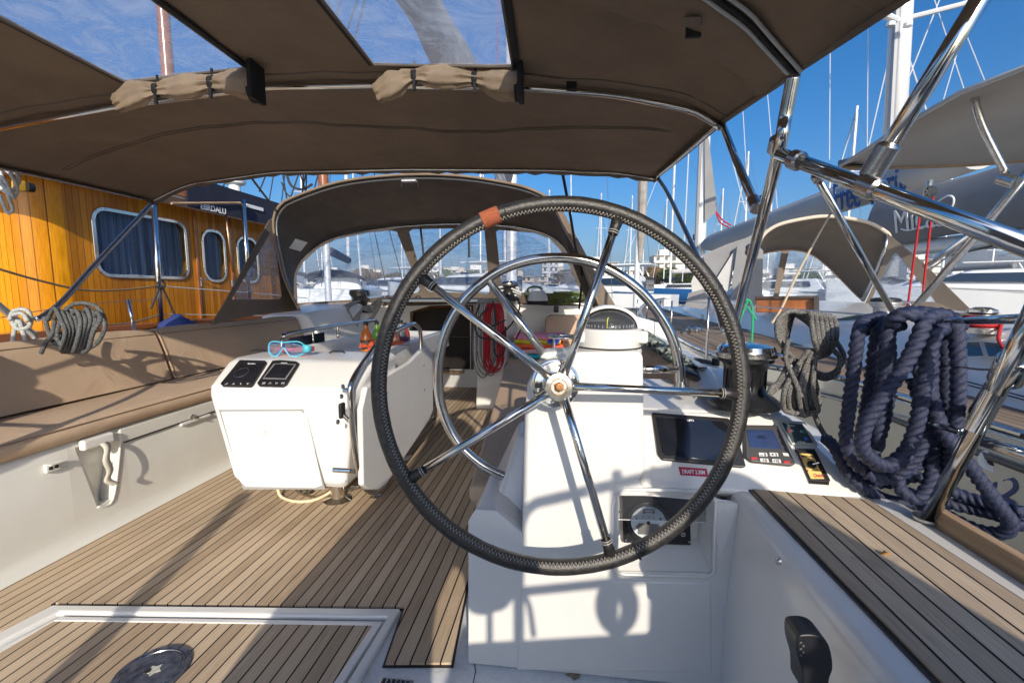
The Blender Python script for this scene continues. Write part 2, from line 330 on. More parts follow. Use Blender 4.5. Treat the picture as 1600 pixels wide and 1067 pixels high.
LGREY = mat('pale_grey_canvas', (.48, .475, .46), .9, var=.06, vscale=2, bump=.3, bscale=300)
MGREY = mat('mid_grey_canvas', (.24, .24, .245), .9, var=.08, vscale=2, bump=.3, bscale=300, trans=.05)
ALU = mat('painted_mast', (.72, .72, .72), .35, .25, var=.04, vscale=4)
ALUD = mat('grey_anodised_mast', (.38, .38, .38), .4, .5)
HULLN = mat('neighbour_hull_gelcoat', (.52, .51, .44), .25, coat=.5, var=.03, vscale=1)
NAVYC = mat('navy_canvas', (.012, .017, .04), .9, var=.2, vscale=4)
WIRE = mat('rigging_wire', (.35, .35, .34), .35, .8)
WHITE = mat('white_paint', (.72, .73, .73), .35, var=.03, vscale=.5)
CONC = mat('pale_render', (.66, .63, .58), .9, var=.08, vscale=.08)
CONC2 = mat('cream_render', (.52, .45, .37), .9, var=.08, vscale=.08)
WIN = mat('window_dark', (.05, .06, .07), .3)
BRICK = mat('terracotta', (.42, .19, .11), .9, var=.1, vscale=.2)
LEAF = mat('foliage_green', (.035, .06, .015), .9, vscale=.35, col2=(.14, .19, .04))
LEAFB = mat('foliage_bronze', (.12, .075, .03), .9, vscale=.35, col2=(.22, .14, .05))
BARK = mat('bark', (.12, .09, .06), .9)
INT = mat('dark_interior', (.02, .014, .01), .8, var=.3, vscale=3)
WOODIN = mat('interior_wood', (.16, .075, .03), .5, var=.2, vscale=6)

def PPL(px, py, P0, N):
    d = ray(px, py); N = Vector(N); return CAM + d * ((Vector(P0) - CAM).dot(N) / d.dot(N))
# =================================================================== own boat: the cockpit (setting)
b = B().box((-3.0, -1.2, -.05), (.52, 5.6, -.008)); struct(b.build('cockpit_floor', NONSKID))
b = B()
teakpoly = [V(-2.185, .85, 0), V(-2.185, 5.29, 0), V(-.58, 5.29, 0), PZ(783, 640, 0), PZ(760, 720, 0), PZ(737, 893, 0), PZ(708, 1040, 0), PZ(597, 1040, 0), PZ(628, 952, 0), PZ(80, 946, 0), PZ(0, 988, 0), V(-2.1, .85, 0)]
cx = sum((p for p in teakpoly), V(0, 0, 0)) / len(teakpoly)
plate('deck_caulking', [[p + V(0, 0, -.005) for p in teakpoly]], BLACK, thick=.003)['kind'] = 'structure'
inner = [V(-2.178, .85, 0), V(-2.178, 5.28, 0), V(-.59, 5.28, 0)] + [p + V(-.008, 0, 0) for p in teakpoly[3:6]] + [teakpoly[6] + V(-.008, .008, 0), teakpoly[7] + V(.008, .008, 0), teakpoly[8] + V(.008, .012, 0), teakpoly[9] + V(0, .012, 0), teakpoly[10] + V(0, .012, 0), V(-2.1, .86, 0)]
struct(plate('teak_floor', [inner], TEAK, thick=.008))
# stern hatch in the floor
hatch = thing('floor_hatch', 'large teak panelled floor hatch with white rim at the lower left', 'hatch', (-1.3, .8, 0))
zc = .0
o1 = [PZ(628, 956, 0) + V(-.004, 0, 0), PZ(82, 950, 0), PZ(0, 993, 0), V(-2.3, .6, 0), V(-2.3, .35, 0), V(-.62, .35, 0)]
i1 = [PZ(598, 974, 0) + V(0, 0, 0), PZ(95, 966, 0), PZ(0, 1018, 0), V(-2.2, .62, 0), V(-2.2, .45, 0), V(-.68, .45, 0)]
i2 = [PZ(583, 979, 0), PZ(85, 972, 0), PZ(0, 1022, 0), V(-2.15, .64, 0), V(-2.15, .5, 0), V(-.71, .5, 0)]
plate('rim', [[p + V(0, 0, .004) for p in o1], [p + V(0, 0, .004) for p in [PZ(606, 968, 0), PZ(92, 961, 0), PZ(0, 1009, 0), V(-2.24, .6, 0), V(-2.24, .4, 0), V(-.65, .4, 0)]]], GRP, hatch, thick=.022, bevel=.007)
plate('lid_edge', [[p + V(0, 0, 0) for p in i1], [p for p in i2]], GRP, hatch, thick=.018, bevel=.005)
plate('lid_planking', [[p + V(0, 0, 0) for p in i2]], planks('hatch_teak', .0467, (.33, .235, .15), (.64, .50, .345), off=.02), hatch, thick=.010)
dp = thing('deck_plate', 'round dark blue inspection plate set into the teak floor hatch', 'inspection plate', (-1.24, 1.14, .006))
pc = PZ(238, 1052, 0); pc.z = .006
B().lathe([(.001, .006), (.074, .006), (.076, .004), (.082, .004), (.098, .006), (.1, .003), (.1, 0)], pc, seg=48).build('plate', mat('worn_navy_plastic', (.035, .04, .065), .4, var=.3, vscale=40, col2=(.10, .11, .14), bump=.1, bscale=150), dp)
B().tube([pc + V(math.cos(a) * .079, math.sin(a) * .079, .0055) for a in [k * math.pi / 24 for k in range(48)]], .0016, 6, closed=True).build('ring', STEEL, dp)
star = [pc + V(math.cos(k * math.pi / 5) * (.024 if k % 2 == 0 else .014) + .006, math.sin(k * math.pi / 5) * (.024 if k % 2 == 0 else .014), .0063) for k in range(10)]
B().prism(star, (0, 0, .0012)).build('key_recess', mat('worn_label', (.5, .49, .42), .6, var=.3, vscale=90), dp)
B().lathe([(.009, 0), (.009, .0026), (.001, .0026)], pc + V(-.008, -.006, .0065), seg=14).build('key_hole', BLACKP, dp)
for k in range(8):
    a = k * math.pi / 4 + .3; B().lathe([(.005, 0), (.005, .001), (.001, .0012)], pc + V(math.cos(a) * .09, math.sin(a) * .09, .0056), seg=8).build('screw', STEEL, dp)
vt = thing('floor_vent', 'small dark louvred vent at the bottom edge beside the floor hatch', 'vent', tuple(PZ(617, 1068, 0)))
c0 = PZ(617, 1072, 0)
B().box((c0.x - .05, c0.y - .03, -.004), (c0.x + .05, c0.y + .025, .004)).build('frame', STEEL, vt, bevel=.003)
bb = B()
for k in range(6): bb.box((c0.x - .042 + k * .0145, c0.y - .022, .0042), (c0.x - .034 + k * .0145, c0.y + .018, .006))
bb.build('grille', BLACKP, vt)

# port locker wall and seat moulding
b = B(); ys = [-.8, 5.3]
prof = [(-2.10, -.006), (-2.155, .004), (-2.185, .028), (-2.197, .07), (-2.2, .11), (-2.2, .455), (-2.206, .472), (-2.23, .478), (-2.62, .478), (-2.66, .5), (-2.76, .84), (-2.78, .858), (-3.0, .862), (-3.12, .84), (-3.14, .62), (-3.2, -.4)]
hq = [(116, 699), (186, 688), (187, 700), (176, 780), (152, 792)]; hq3 = [PX(x, y, -2.2) for x, y in hq]; ya_, yb_ = min(p.y for p in hq3) - .03, max(p.y for p in hq3) + .03
ys = [-.8, ya_, yb_, 5.3]; b.loft([[V(x, y, z) for x, z in prof] for y in ys]); m_ = len(prof); b.f = [f for f in b.f if not (f[0] == m_ + 4)]
o = struct(b.build('port_cockpit_side', GRPD, smooth=60))
struct(B().add([V(-2.2, ya_, .11), V(-2.2, yb_, .11), V(-2.2, yb_, .455), V(-2.2, ya_, .455)] + hq3, [(3, 4, 5, 2), (2, 5, 6, 7, 1), (1, 7, 8, 0), (0, 8, 4, 3)]).build('port_side_panel', GRPD, smooth=0))
# recess + tongue in port wall (locker latch pocket)
lk = thing('locker_lid_lip', 'long white locker lid edge under the port seat cushion', 'locker lid', (-2.2, 2.3, .45))
B().box((-2.215, 1.95, .400), (-2.19, 2.95, .47)).build('lip', GRPD, lk, bevel=.006)
B().box((-2.199, 1.97, .394), (-2.192, 2.93, .3995)).build('shadow_gap', BLACKP, lk)
B().box((-2.21, 2.30, .378), (-2.18, 2.52, .396)).build('finger_grip', GRP, lk, bevel=.006)

bk = thing('drain_recess', 'tall tapered white moulded scoop in the port cockpit side', 'moulded recess', (-2.2, 1.62, .3))
dd_ = V(-.075, 0, 0); h0, h1, h2, h3, h4 = hq3
B().add([h0, h1, h2, h3, h4, h1 + dd_, h2 + dd_, h3 + dd_], [(0, 4, 7, 5), (1, 5, 6, 2), (2, 6, 7, 3), (3, 7, 4), (0, 5, 1), (5, 7, 6)]).build('scoop', GRPD, bk, smooth=0)
B().tube(smooth_path([p + V(.001, 0, 0) for p in (h1, h2, h3, h4)], 5), .006, 8).build('scoop_rim', GRPD, bk, smooth=180)
p0 = PX(135, 700, -2.19); p1 = PX(160, 716, -2.19)
B().box((-2.2, p0.y - .03, .425), (-2.165, p1.y + .05, .475)).build('catch', GRP, bk, bevel=.012, seg=4)
st = thing('lid_strap', 'beige webbing strap dangling from the white locker catch', 'strap', tuple(PX(165, 695, -2.17)))
sp = [PX(x, y, -2.17 + dx) for x, y, dx in ((160, 690, 0), (168, 700, .02), (166, 718, .035), (172, 735, .03), (168, 750, .025), (182, 756, .03))]
sp = smooth_path(sp, 5); bb = B(); bb.loft([[p + V(0, .017, .002), p + V(0, -.017, -.002)] for p in sp]); bb.build('strap', mat('cream_webbing', (.60, .56, .47), .9), st, solid=.002)
sk = thing('power_socket', 'cream double socket with a flip lid on the port cockpit side', 'socket', tuple(PX(80, 728, -2.19)))
p = PX(80, 729, -2.195)
B().box((-2.2, p.y - .028, p.z - .02), (-2.183, p.y + .028, p.z + .02)).build('housing', GRPD, sk, bevel=.005)
B().box((-2.184, p.y - .03, p.z + .016), (-2.155, p.y + .03, p.z + .022)).build('flip_lid', GRP, sk, bevel=.002)
for dy in (-.011, .011): B().lathe([(.008, 0), (.008, .003), (.001, .002)], (-2.1835, p.y + dy, p.z - .002), (1, 0, 0), 12).build('outlet', BLACKP, sk)
kl = thing('lock_fitting', 'round chrome lock fitting with a key under the port cushion', 'lock', tuple(PX(301, 653, -2.19)))
p = PX(301, 653, -2.188)
B().lathe([(.022, 0), (.022, .004), (.017, .007), (.014, .003), (.001, .003)], p, (1, 0, 0), 20).build('rose', CHROME, kl)
B().tube([p + V(.004, 0, 0), p + V(.02, .01, -.004), p + V(.024, .02, -.006)], .005, 8).build('lever', CHROME, kl)

# port cushions
def soft(name, pts8, parent, m=CUSH, bevel=.022, seg=4): return B().hexa(pts8).build(name, m, parent, bevel=bevel, seg=seg)
pc1 = thing('seat_cushion', 'long flat taupe seat cushion along the port side', 'cushion', (-2.4, 2, .48))
prof = [(-2.19, .484), (-2.172, .505), (-2.17, .535), (-2.185, .556), (-2.22, .566), (-2.45, .568), (-2.66, .56), (-2.68, .53), (-2.66, .484)]
rows = []
for y in [-.6 + i * .25 for i in range(20)]:
    rows.append([V(x, y, z + .003 * math.sin(y * 5 + x * 7)) for x, z in prof])
B().loft(rows, True, True).build('cover', CUSH, pc1, smooth=60)
B().tube([V(-2.176, -.55 + i * .3, .552) for i in range(16)], .0028, 6).build('piping', CUSHP, pc1)
for (ya, yb, lab) in ((.3, 2.70, 'wide taupe backrest cushion nearest the stern on the port side'), (2.725, 4.3, 'taupe backrest cushion with a squared end beside the sprayhood on the port side')):
    t = thing('backrest_cushion', lab, 'cushion', (-2.7, (ya + yb) / 2, .7), 'port backrest cushions')
    n = 14; rows = []
    for i in range(n + 1):
        y = ya + (yb - ya) * i / n; e = min(i, n - i) / n
        top = .895 + .012 * math.sin(math.pi * min(1, e * 3)) ; bul = .0 if e == 0 else .006
        rows.append([V(-2.60 + bul, y, .572), V(-2.612 + bul, y, .60), V(-2.66 + bul, y, .76), V(-2.69 + bul, y, .845), V(-2.705, y, top - .022), V(-2.72, y, top), V(-2.76, y, top + .002), V(-2.785, y, top - .03), V(-2.76, y, .74), V(-2.69, y, .572)])
    B().loft(rows, True, True).build('cover', CUSH, t, smooth=50)
    B().tube([V(-2.704 if 0 else -2.6965, ya + .02 + (yb - ya - .04) * i / 12, .868) for i in range(13)], .0028, 6).build('piping', CUSHP, t)
    for yy in (ya + .006, yb - .006):
        B().tube([V(-2.603, yy, .58), V(-2.655, yy, .755), V(-2.69, yy, .85), V(-2.715, yy, .89)], .003, 6).build('piping', CUSHP, t)

# forward port coaming and cabin bulkhead
b = B().hexa([V(-3.2, 4.32, .3), V(-2.2, 4.32, .3), V(-2.2, 5.32, .3), V(-3.2, 5.32, .3), V(-3.1, 4.32, .90), V(-2.62, 4.32, .93), V(-2.3, 5.32, 1.03), V(-3.2, 5.32, 1.0)])
struct(b.build('port_coaming', GRP, bevel=.03, seg=3))
ho = [PY(x, y, 5.3) for x, y in ((645, 487), (673, 481), (735, 480), (735, 577), (650, 577), (640, 540))]
outl = [V(-3.3, 5.3, -.1), V(1.2, 5.3, -.1), V(1.2, 5.3, .75), V(.35, 5.3, .99), V(-2.6, 5.3, 1.02), V(-3.3, 5.3, .8)]
struct(plate('cabin_bulkhead', [outl, ho], GRP, thick=.05, bevel=.006))
b = B().loft([[V(x, y, z + (.055 if y > 5.4 else 0)) for x, z in ((-3.2, .85), (-2.7, .99), (-2.3, 1.035), (-1.2, 1.05), (-.2, 1.04), (.2, 1.0), (.75, .72), (.95, .62))] for y in (5.25, 5.32, 5.6, 7.5, 9.5)])
struct(b.build('cabin_top', GRP, smooth=60, solid=.02))
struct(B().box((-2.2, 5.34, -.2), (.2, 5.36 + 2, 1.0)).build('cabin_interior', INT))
cw = thing('companionway_hatch', 'varnished wooden frame and dark tinted lid of the companionway opening', 'companionway', (-1.5, 5.3, .5))
fr = [PY(x, y, 5.265) for x, y in ((640, 577), (643, 488), (673, 480), (738, 478), (738, 577))]
B().tube(fr, .018, 4).build('frame', WOODIN, cw)
B().hexa([PY(634, 520, 5.22), PY(640, 484, 5.22), PY(640, 484, 5.25), PY(634, 520, 5.25), PY(640, 577, 5.22), PY(650, 577, 5.22), PY(650, 577, 5.25), PY(640, 577, 5.25)]) 
B().box((-2.0, 4.95, 1.055), (-.85, 6.3, 1.075)).build('sliding_lid', GLASS, cw, bevel=.006)
B().box((-2.05, 4.9, 1.03), (-.8, 4.97, 1.06)).build('lid_frame', GRP, cw, bevel=.008)
B().tube([V(-1.95, 5.2, .62), V(-.95, 5.2, .62)], .003, 4).build('washboard_slot', STEEL, cw)
B().box((-1.72, 5.2, .18), (-1.2, 5.32, .21)).build('threshold', WOODP, cw, bevel=.004)
# steps visible inside
B().box((-1.72, 5.45, .1), (-1.3, 5.7, .25)).build('step', WOODIN, cw)
B().box((-1.6, 5.9, .55), (-1.0, 5.92, .57)).build('shelf_edge', STEEL, cw)
lt = thing('cabin_lock', 'small chrome latch on the white panel under the companionway', 'latch', tuple(PY(672, 593, 5.25)))
p = PY(672, 592, 5.27); B().lathe([(.03, 0), (.03, .01), (.012, .02), (.001, .02)], p, (0, -1, 0), 16).build('rose', CHROME, lt)
B().tube([p + V(-.02, -.03, .02), p + V(.02, -.03, -.01)], .008, 8).build('handle', CHROME, lt)
# white pod block with the ropes
blk = thing('cockpit_pod', 'upright white moulded block between companionway and starboard seat', 'moulded block', (-.73, 4.4, 0))
B().hexa([V(-.87, 4.28, 0), V(-.60, 4.28, 0), V(-.58, 5.28, 0), V(-.9, 5.28, 0), V(-.83, 4.34, 1.0), V(-.56, 4.34, 1.0), V(-.56, 5.28, 1.04), V(-.86, 5.28, 1.04)]).build('body', GRP, blk, bevel=.025, seg=3)

# starboard seat
b = B()
e0 = PZ(760, 725, 0); 
sl = [V(-.31, 1.5, 0), V(.45, 1.5, 0), V(.45, 5.27, 0), V(-.57, 5.27, 0), V(-.56, 4.3, 0)]
b.prism(sl, (0, 0, .395)); struct(b.build('starboard_seat_base', GRP, bevel=.012))
t = thing('seat_cushion', 'taupe seat cushion on the starboard side crossed by the pedestal shadow', 'cushion', (0, 3, .4))
B().prism([V(-.335, 1.52, .398), V(.42, 1.52, .398), V(.42, 5.25, .398), V(-.585, 5.25, .398), V(-.58, 4.4, .398)], (0, 0, .065)).build('cover', CUSH, t, bevel=.018, seg=3)
t = thing('backrest_cushion', 'taupe starboard backrest cushion behind the white compass', 'cushion', (.4, 3, .6))
n = 10; rows = []
for i in range(n + 1):
    y = 1.76 + 2.7 * i / n; e = 0 if i in (0, n) else .008
    rows.append([V(.385 - e, y, .465), V(.40 - e, y, .6), V(.425 - e, y, .83), V(.445, y, .855), V(.475, y, .858), V(.49, y, .83), V(.47, y, .465)])
B().loft(rows, True, True).build('cover', CUSH, t, smooth=40)
t = thing('backrest_cushion', 'square taupe backrest cushion standing against the white cabin bulkhead', 'cushion', (-.1, 5.2, .7))
P = [PY(850, 545, 5.0), PY(852, 498, 5.0), PY(858, 492, 5.0), PY(960, 492, 5.0), PY(1000, 500, 4.9), PY(1000, 560, 4.9)]
B().prism(P, (0, .08, 0)).build('cover', CUSH, t, bevel=.02, seg=3)
# starboard coaming, side deck
b = B(); prof = [(.40, .40), (.46, .45), (.47, .82), (.50, .85), (.60, .853), (.66, .83), (.72, .63), (.97, .60), (.99, .61), (1.0, .56), (1.02, -.6)]
b.loft([[V(x + dx, y, z + dz) for x, z in prof] for y, dx, dz in ((1.62, -.02, -.04), (1.8, 0, 0), (3.2, 0, .0), (5.3, -.0, -.02), (7.5, -.12, -.02), (9.5, -.6, 0), (11, -1.3, .05))]); struct(b.build('starboard_coaming', GRP, smooth=50))
b = B().hexa([V(.2, 1.50, .55), V(.70, 1.5, .55), V(.66, 1.86, .55), V(.2, 1.9, .4), V(.2, 1.5, .765), V(.70, 1.50, .765), V(.64, 1.86, .80), V(.2, 1.9, .80)])
struct(b.build('winch_plinth', GRP, bevel=.02, seg=3))
# side locker under the teak (helm seat side)
b = B(); prof = [(.462, -.01), (.468, .3), (.485, .545), (.492, .562), (.51, .571), (.9, .571), (.93, .565), (.955, .54), (.96, .5), (.97, -.6)]
b.loft([[V(x, y, z) for x, z in prof] for y in (-.9, 1.50)]); struct(b.build('helm_seat_side', GRP, smooth=60))
tk = [V(.533, -.9, .575), V(.533, 1.33, .575), PZ(1172, 764, .575), PZ(1358, 781, .575), PZ(1600, 937, .575), V(.86, -.9, .575)]
tk = [PZ(1172, 765, .575), PZ(1358, 782, .575), PZ(1600, 940, .575), V(.87, -.9, .575), V(.545, -.9, .575), PZ(1463, 1066, .575)]
plate('seat_caulking', [[p + V((0.004 if p.x > .7 else -.004), 0, -.001) for p in tk]], BLACK, thick=.005)['kind'] = 'structure'
struct(plate('teak_seat_deck', [[p + V((-.005 if p.x > .7 else .006), -.006, .003) for p in tk]], TEAKG, thick=.006))
tr = thing('toe_rail', 'bare teak toe rail plank running aft from the foot of the stern rail', 'toe rail', (.96, .6, .58))
a = PZ(1455, 815, .575); B().box((.915, -.9, .56), (.94, a.y + .02, .615)).build('plank', WOODP, tr, bevel=.004)
lf = thing('dry_leaf', 'tiny orange dry leaf lying on the starboard teak deck', 'leaf', tuple(PZ(1385, 866, .585)))
p = PZ(1384, 866, .584); B().add([p + V(-.012, .0, 0), p + V(0, -.006, .004), p + V(.01, .0, .002), p + V(0, .006, .006)], [(0, 1, 2, 3)]).build('leaf', mat('orange_leaf', (.7, .3, .03), .6), lf, solid=.0008)

# ------------------------------------------------------------------ helm pedestal
ped = thing('helm_pedestal', 'white moulded steering pedestal with side instrument console', 'pedestal', (.05, 1.35, 0))
Yp = 1.275
P = [PY(x, y, Yp) for x, y in ((806, 1048), (814, 900), (820, 640), (824, 600), (836, 576), (862, 562), (905, 550), (998, 549), (1005, 556), (1006, 640), (1007, 735), (1000, 750), (962, 758), (954, 768), (953, 902), (960, 907), (1112, 910), (1114, 1052))]
B().prism(P, (0, .2, 0)).build('column', GRP, ped, bevel=.018, seg=4)
# lower body with recess for engine panel
Yb = 1.288
P = [V(-.29, Yb, -.005), V(.47, Yb, -.005), V(.485, Yb, .56), V(.24, Yb, .57), V(.21, Yb, .62), V(-.11, Yb, .62), V(-.115, Yb, .43), V(-.2, Yb, .50), V(-.262, Yb, .50), V(-.285, Yb, .46)]
REC = [PY(x, y, Yb) for x, y in ((966, 772), (1112, 776), (1112, 893), (966, 890))]
o = plate('footwell_front', [P, REC], GRP, ped, thick=.02, bevel=.004)
B().prism([V(-.288, Yb + .011, -.005), V(-.1, Yb + .011, -.005), V(-.1, Yb + .011, .42), V(-.2, Yb + .011, .49), V(-.262, Yb + .011, .49), V(-.284, Yb + .011, .45)], (0, .35, 0)).build('side_body', GRP, ped, bevel=.02, seg=3)
# recess walls
Rb = [p + V(0, .085, .0) for p in REC]; Rb[2] = REC[2] + V(-.02, .085, .05); Rb[3] = REC[3] + V(.0, .085, .05)
B().add(REC + Rb, [(0, 1, 5, 4), (1, 2, 6, 5), (2, 3, 7, 6), (3, 0, 4, 7), (4, 5, 6, 7)]).build('recess', GRP, ped, smooth=0, solid=.003)
B().tube([PY(x, y, Yb - .012) for x, y in ((962, 775), (958, 790), (957, 880), (962, 893), (975, 897), (1105, 901), (1116, 893), (1118, 785), (1113, 771), (1100, 767), (975, 764))], .0055, 8, closed=True).build('recess_rim', GRP, ped, smooth=180)
# console: sloping surface
C = [V(.225, 1.335, .565), V(.865, 1.335, .565), V(.70, 1.50, .765), V(.225, 1.50, .765)]
cn = (C[1] - C[0]).cross(C[3] - C[0]).normalized()
B().prism(C, -cn * .05).build('console', GRP, ped, bevel=.014, seg=4)
B().hexa([V(.2, 1.47, .45), V(.86, 1.47, .45), V(.76, 1.62, .35), V(.2, 1.62, .35), V(.2, 1.40, .58), V(.86, 1.37, .553), V(.72, 1.53, .745), V(.2, 1.53, .745)]).build('console_core', GRP, ped)
# fillet strip at corner of the footwell

# hub flange
hubc = PY(872, 603, 1.135)
wn = FW.normalized()      # wheel plane is square to this axis (the rim leans a little forward)
ax = -FW
fl = hubc + FW * .075
B().lathe([(.01, .05), (.034, .05), (.036, .018), (.056, .014), (.058, .008), (.064, .006), (.066, 0), (.058, -.02)], fl, ax, 40).build('hub_flange', CHROME, ped, smooth=30)
u1 = ax.cross(V(0, 0, 1)).normalized(); v1 = ax.cross(u1)
for k in range(6):
    a = k * math.pi / 3 + .35; c = fl + (u1 * math.cos(a) + v1 * math.sin(a)) * .050 + ax * .013
    B().lathe([(.0055, 0), (.0055, .004), (.003, .005), (.003, .003), (.0005, .003)], c, ax, 12).build('bolt', STEEL, ped)
# seat mould wedge left of column, in shade
B().hexa([V(-.25, 1.36, .38), V(-.12, 1.36, .38), V(-.12, 1.7, .38), V(-.30, 1.7, .38), V(-.16, 1.52, .66), V(-.12, 1.52, .66), V(-.12, 1.7, .66), V(-.17, 1.7, .66)]).build('side_wedge', GRP, ped, bevel=.02, seg=3)
# bracket at top-left of column
P = [PY(x, y, 1.34) for x, y in ((842, 560), (850, 550), (878, 549), (896, 558), (890, 568))]
B().prism(P, (0, .1, 0)).build('top_bracket', GRPD, ped, bevel=.008)

# engine panel
ep = thing('engine_panel', 'black engine panel with a white rev counter under a scratched acrylic cover', 'gauge panel', tuple(PY(1028, 810, 1.37)))
Ye = 1.346
def Pe(x, y, d=0): return PY(x, y, Ye - d)
B().prism([Pe(972, 768), Pe(1078, 770), Pe(1080, 852), Pe(974, 848)], (0, .01, 0)).build('panel', BLACK, ep, bevel=.003)
g0 = Pe(1013, 816, .012)
B().lathe([(.001, .004), (.038, .004), (.041, .008), (.046, .006), (.048, -.002)], g0 + V(0, .006, 0), (0, -1, 0), 40).build('bezel', BLACK, ep)
B().lathe([(.001, 0), (.0375, 0), (.0375, .0008), (.001, .001)], g0, (0, -1, 0), 40).build('dial', mat('dial_face', (.62, .66, .68), .5), ep)
for k, s in enumerate('012345'):
    a = R(205 - k * 46); c = g0 + V(math.cos(a) * .027, -.0016, math.sin(a) * .027)
    text('numeral', s, c, (1, 0, 0), (0, 0, 1), .0105, BLACKP, ep, bold=.0002)
    B().tube([g0 + V(math.cos(a) * .0335, -.0016, math.sin(a) * .0335), g0 + V(math.cos(a) * .037, -.0016, math.sin(a) * .037)], .0006, 4).build('tick', BLACKP, ep)
text('caption', 'RPM x1000', g0 + V(0, -.0016, .03), (1, 0, 0), (0, 0, 1), .0042, BLACKP, ep)
B().box((g0.x - .009, g0.y - .002, g0.z + .0235), (g0.x + .009, g0.y - .001, g0.z + .0247)).build('red_line', REDP, ep)
B().lathe([(.004, 0), (.004, .004), (.001, .005)], g0, (0, -1, 0), 16).build('needle_hub', BLACK, ep)
B().tube([g0 + V(0, -.003, 0), g0 + V(-.026, -.003, -.008)], .0007, 4).build('needle', REDP, ep)
B().box((g0.x - .022, g0.y - .0035, g0.z - .027), (g0.x + .022, g0.y - .0014, g0.z - .002)).build('lcd', mat('grey_lcd', (.16, .16, .15), .3), ep)
for dx in (-.012, .001, .011): text('icon', {-.012: 'F', .001: 'T', .011: 'L'}[dx], g0 + V(dx, -.0016, .012 + (0 if dx else .003)), (1, 0, 0), (0, 0, 1), .006, BLACKP, ep)
for o_ in list(ep.children):
    if o_.name.split('.')[0] in ('bezel', 'dial', 'numeral', 'tick', 'caption', 'red_line', 'needle_hub', 'needle', 'lcd', 'icon'):
        g_ = g0 - wl(ep); o_.data.transform(Matrix.Translation(g_) @ Matrix.Diagonal((1.36, 1, 1.36, 1)) @ Matrix.Translation(-g_))
for x, y, s in ((1066, 796, '8'), (1067, 834, '0')):
    c = Pe(x, y, .004); B().lathe([(.009, 0), (.009, .003), (.001, .003)], c, (0, -1, 0), 20).build('button', BLACK, ep)
    B().tube([c + V(math.cos(a) * .0055, -.0034, math.sin(a) * .0055) for a in [k * math.pi / 8 for k in range(16)]], .0007, 4, closed=True).build('button_ring', WHITEP, ep)
    text('button_mark', 'I' if s == '0' else '-', c + V(0, -.0034, 0), (1, 0, 0), (0, 0, 1), .007, WHITEP, ep)
for x, y in ((978, 843), (1077, 846), (1075, 776), (977, 774)): B().lathe([(.0035, 0), (.0035, .002), (.001, .002)], Pe(x, y, .001), (0, -1, 0), 10).build('screw', STEEL, ep)
ac = [Pe(x, y, .028) for x, y in ((965, 766), (1107, 769), (1108, 816), (966, 811))]
plate('acrylic_cover', [ac], ACRYL, ep, thick=.003)
B().tube([ac[3] + V(0, -.001, 0), ac[2] + V(0, -.001, 0)], .0012, 5).build('cover_edge', WHITEP, ep)
B().tube([ac[0], ac[1]], .001, 5).build('cover_edge', WHITEP, ep)
for x, y in ((972, 771), (968, 799), (1102, 803)): B().lathe([(.003, 0), (.003, .002), (.001, .002)], Pe(x, y, .03), (0, -1, 0), 10).build('screw', STEEL, ep)

# instruments lying on the sloping console
CU = (C[1] - C[0]).normalized(); CV = (C[3] - C[0]).normalized()
def PC(x, y, h=0): return PPL(x, y, C[0] + cn * h, cn)
def slab(name, quad, h, m, parent, z0=0, bevel=.004, seg=3):
    return B().prism([PC(x, y, z0) for x, y in quad], cn * h).build(name, m, parent, bevel=bevel, seg=seg)
if cn.z < 0: cn = -cn
cp = thing('chart_plotter', 'large dark glass chartplotter on the white sloping console', 'chartplotter', tuple(PC(1085, 685)))
q = ((1018, 646), (1136, 655), (1146, 665), (1164, 730), (1158, 732), (1034, 720), (1027, 712))
slab('body', q, .012, BLACK, cp)
slab('screen', ((1024, 651), (1130, 659), (1139, 668), (1154, 722), (1040, 712), (1034, 706)), .001, SCREEN, cp, .0122, .0004)
text('brand_mark', 'NPT1', PC(1079, 657, .0135), CU, CV, .009, WHITEP, cp, bold=.0003)
ap = thing('autopilot_display', 'autopilot control head with blue display and -10 +10 keys', 'instrument', tuple(PC(1202, 700)))
slab('body', ((1160, 666), (1212, 667), (1240, 727), (1233, 730), (1172, 724), (1162, 716)), .016, mat('graphite_plastic', (.05, .05, .05), .4), ap, bevel=.005)
slab('display', ((1166, 671), (1208, 672), (1222, 702), (1172, 699)), .001, LCD, ap, .0165, .0003)
text('reading', '086', PC(1190, 683, .0178), CU, CV, .018, mat('lcd_digits', (.004, .005, .012), .3), ap)
for (x, y, s, m2) in ((1192, 710, '-1', WHITEP), (1209, 710, '+1', WHITEP), (1194, 719, '-10', WHITEP), (1213, 720, '+10', WHITEP)):
    c = PC(x, y, .017)
    B().prism([c + CU * dx + CV * dy for dx, dy in ((-.012, -.0055), (.012, -.0055), (.012, .0055), (-.012, .0055))], cn * .0022).build('key', mat('key_face', (.65, .65, .65), .5), ap, bevel=.001)
    text('key_mark', s, PC(x, y, .0196), CU, CV, .010, BLACKP, ap, bold=.0002, fit=(.016, .0085))
for (x, y) in ((1178, 716), (1229, 722)):
    c = PC(x, y, .017); B().prism([c + CU * dx + CV * dy for dx, dy in ((-.009, -.004), (.009, -.004), (.009, .004), (-.009, .004))], cn * .0022).build('red_key', REDP, ap, bevel=.001)
B().prism([PC(x, y, .0165) for x, y in ((1222, 707), (1231, 708), (1233, 713), (1224, 712))], cn * .0022).build('key', mat('pale_key', (.6, .6, .6), .5), ap, bevel=.001)
tp = thing('thruster_panel', 'small pale framed touch panel with red and green arcs', 'control panel', tuple(PC(1243, 678)))
slab('frame', ((1213, 656), (1256, 660), (1278, 697), (1236, 696)), .008, mat('silver_frame', (.5, .51, .5), .35, .2), tp, bevel=.004)
slab('face', ((1221, 660), (1253, 663), (1271, 692), (1238, 691)), .001, mat('slate_face', (.055, .075, .09), .15, coat=.5), tp, .0082, .0003)
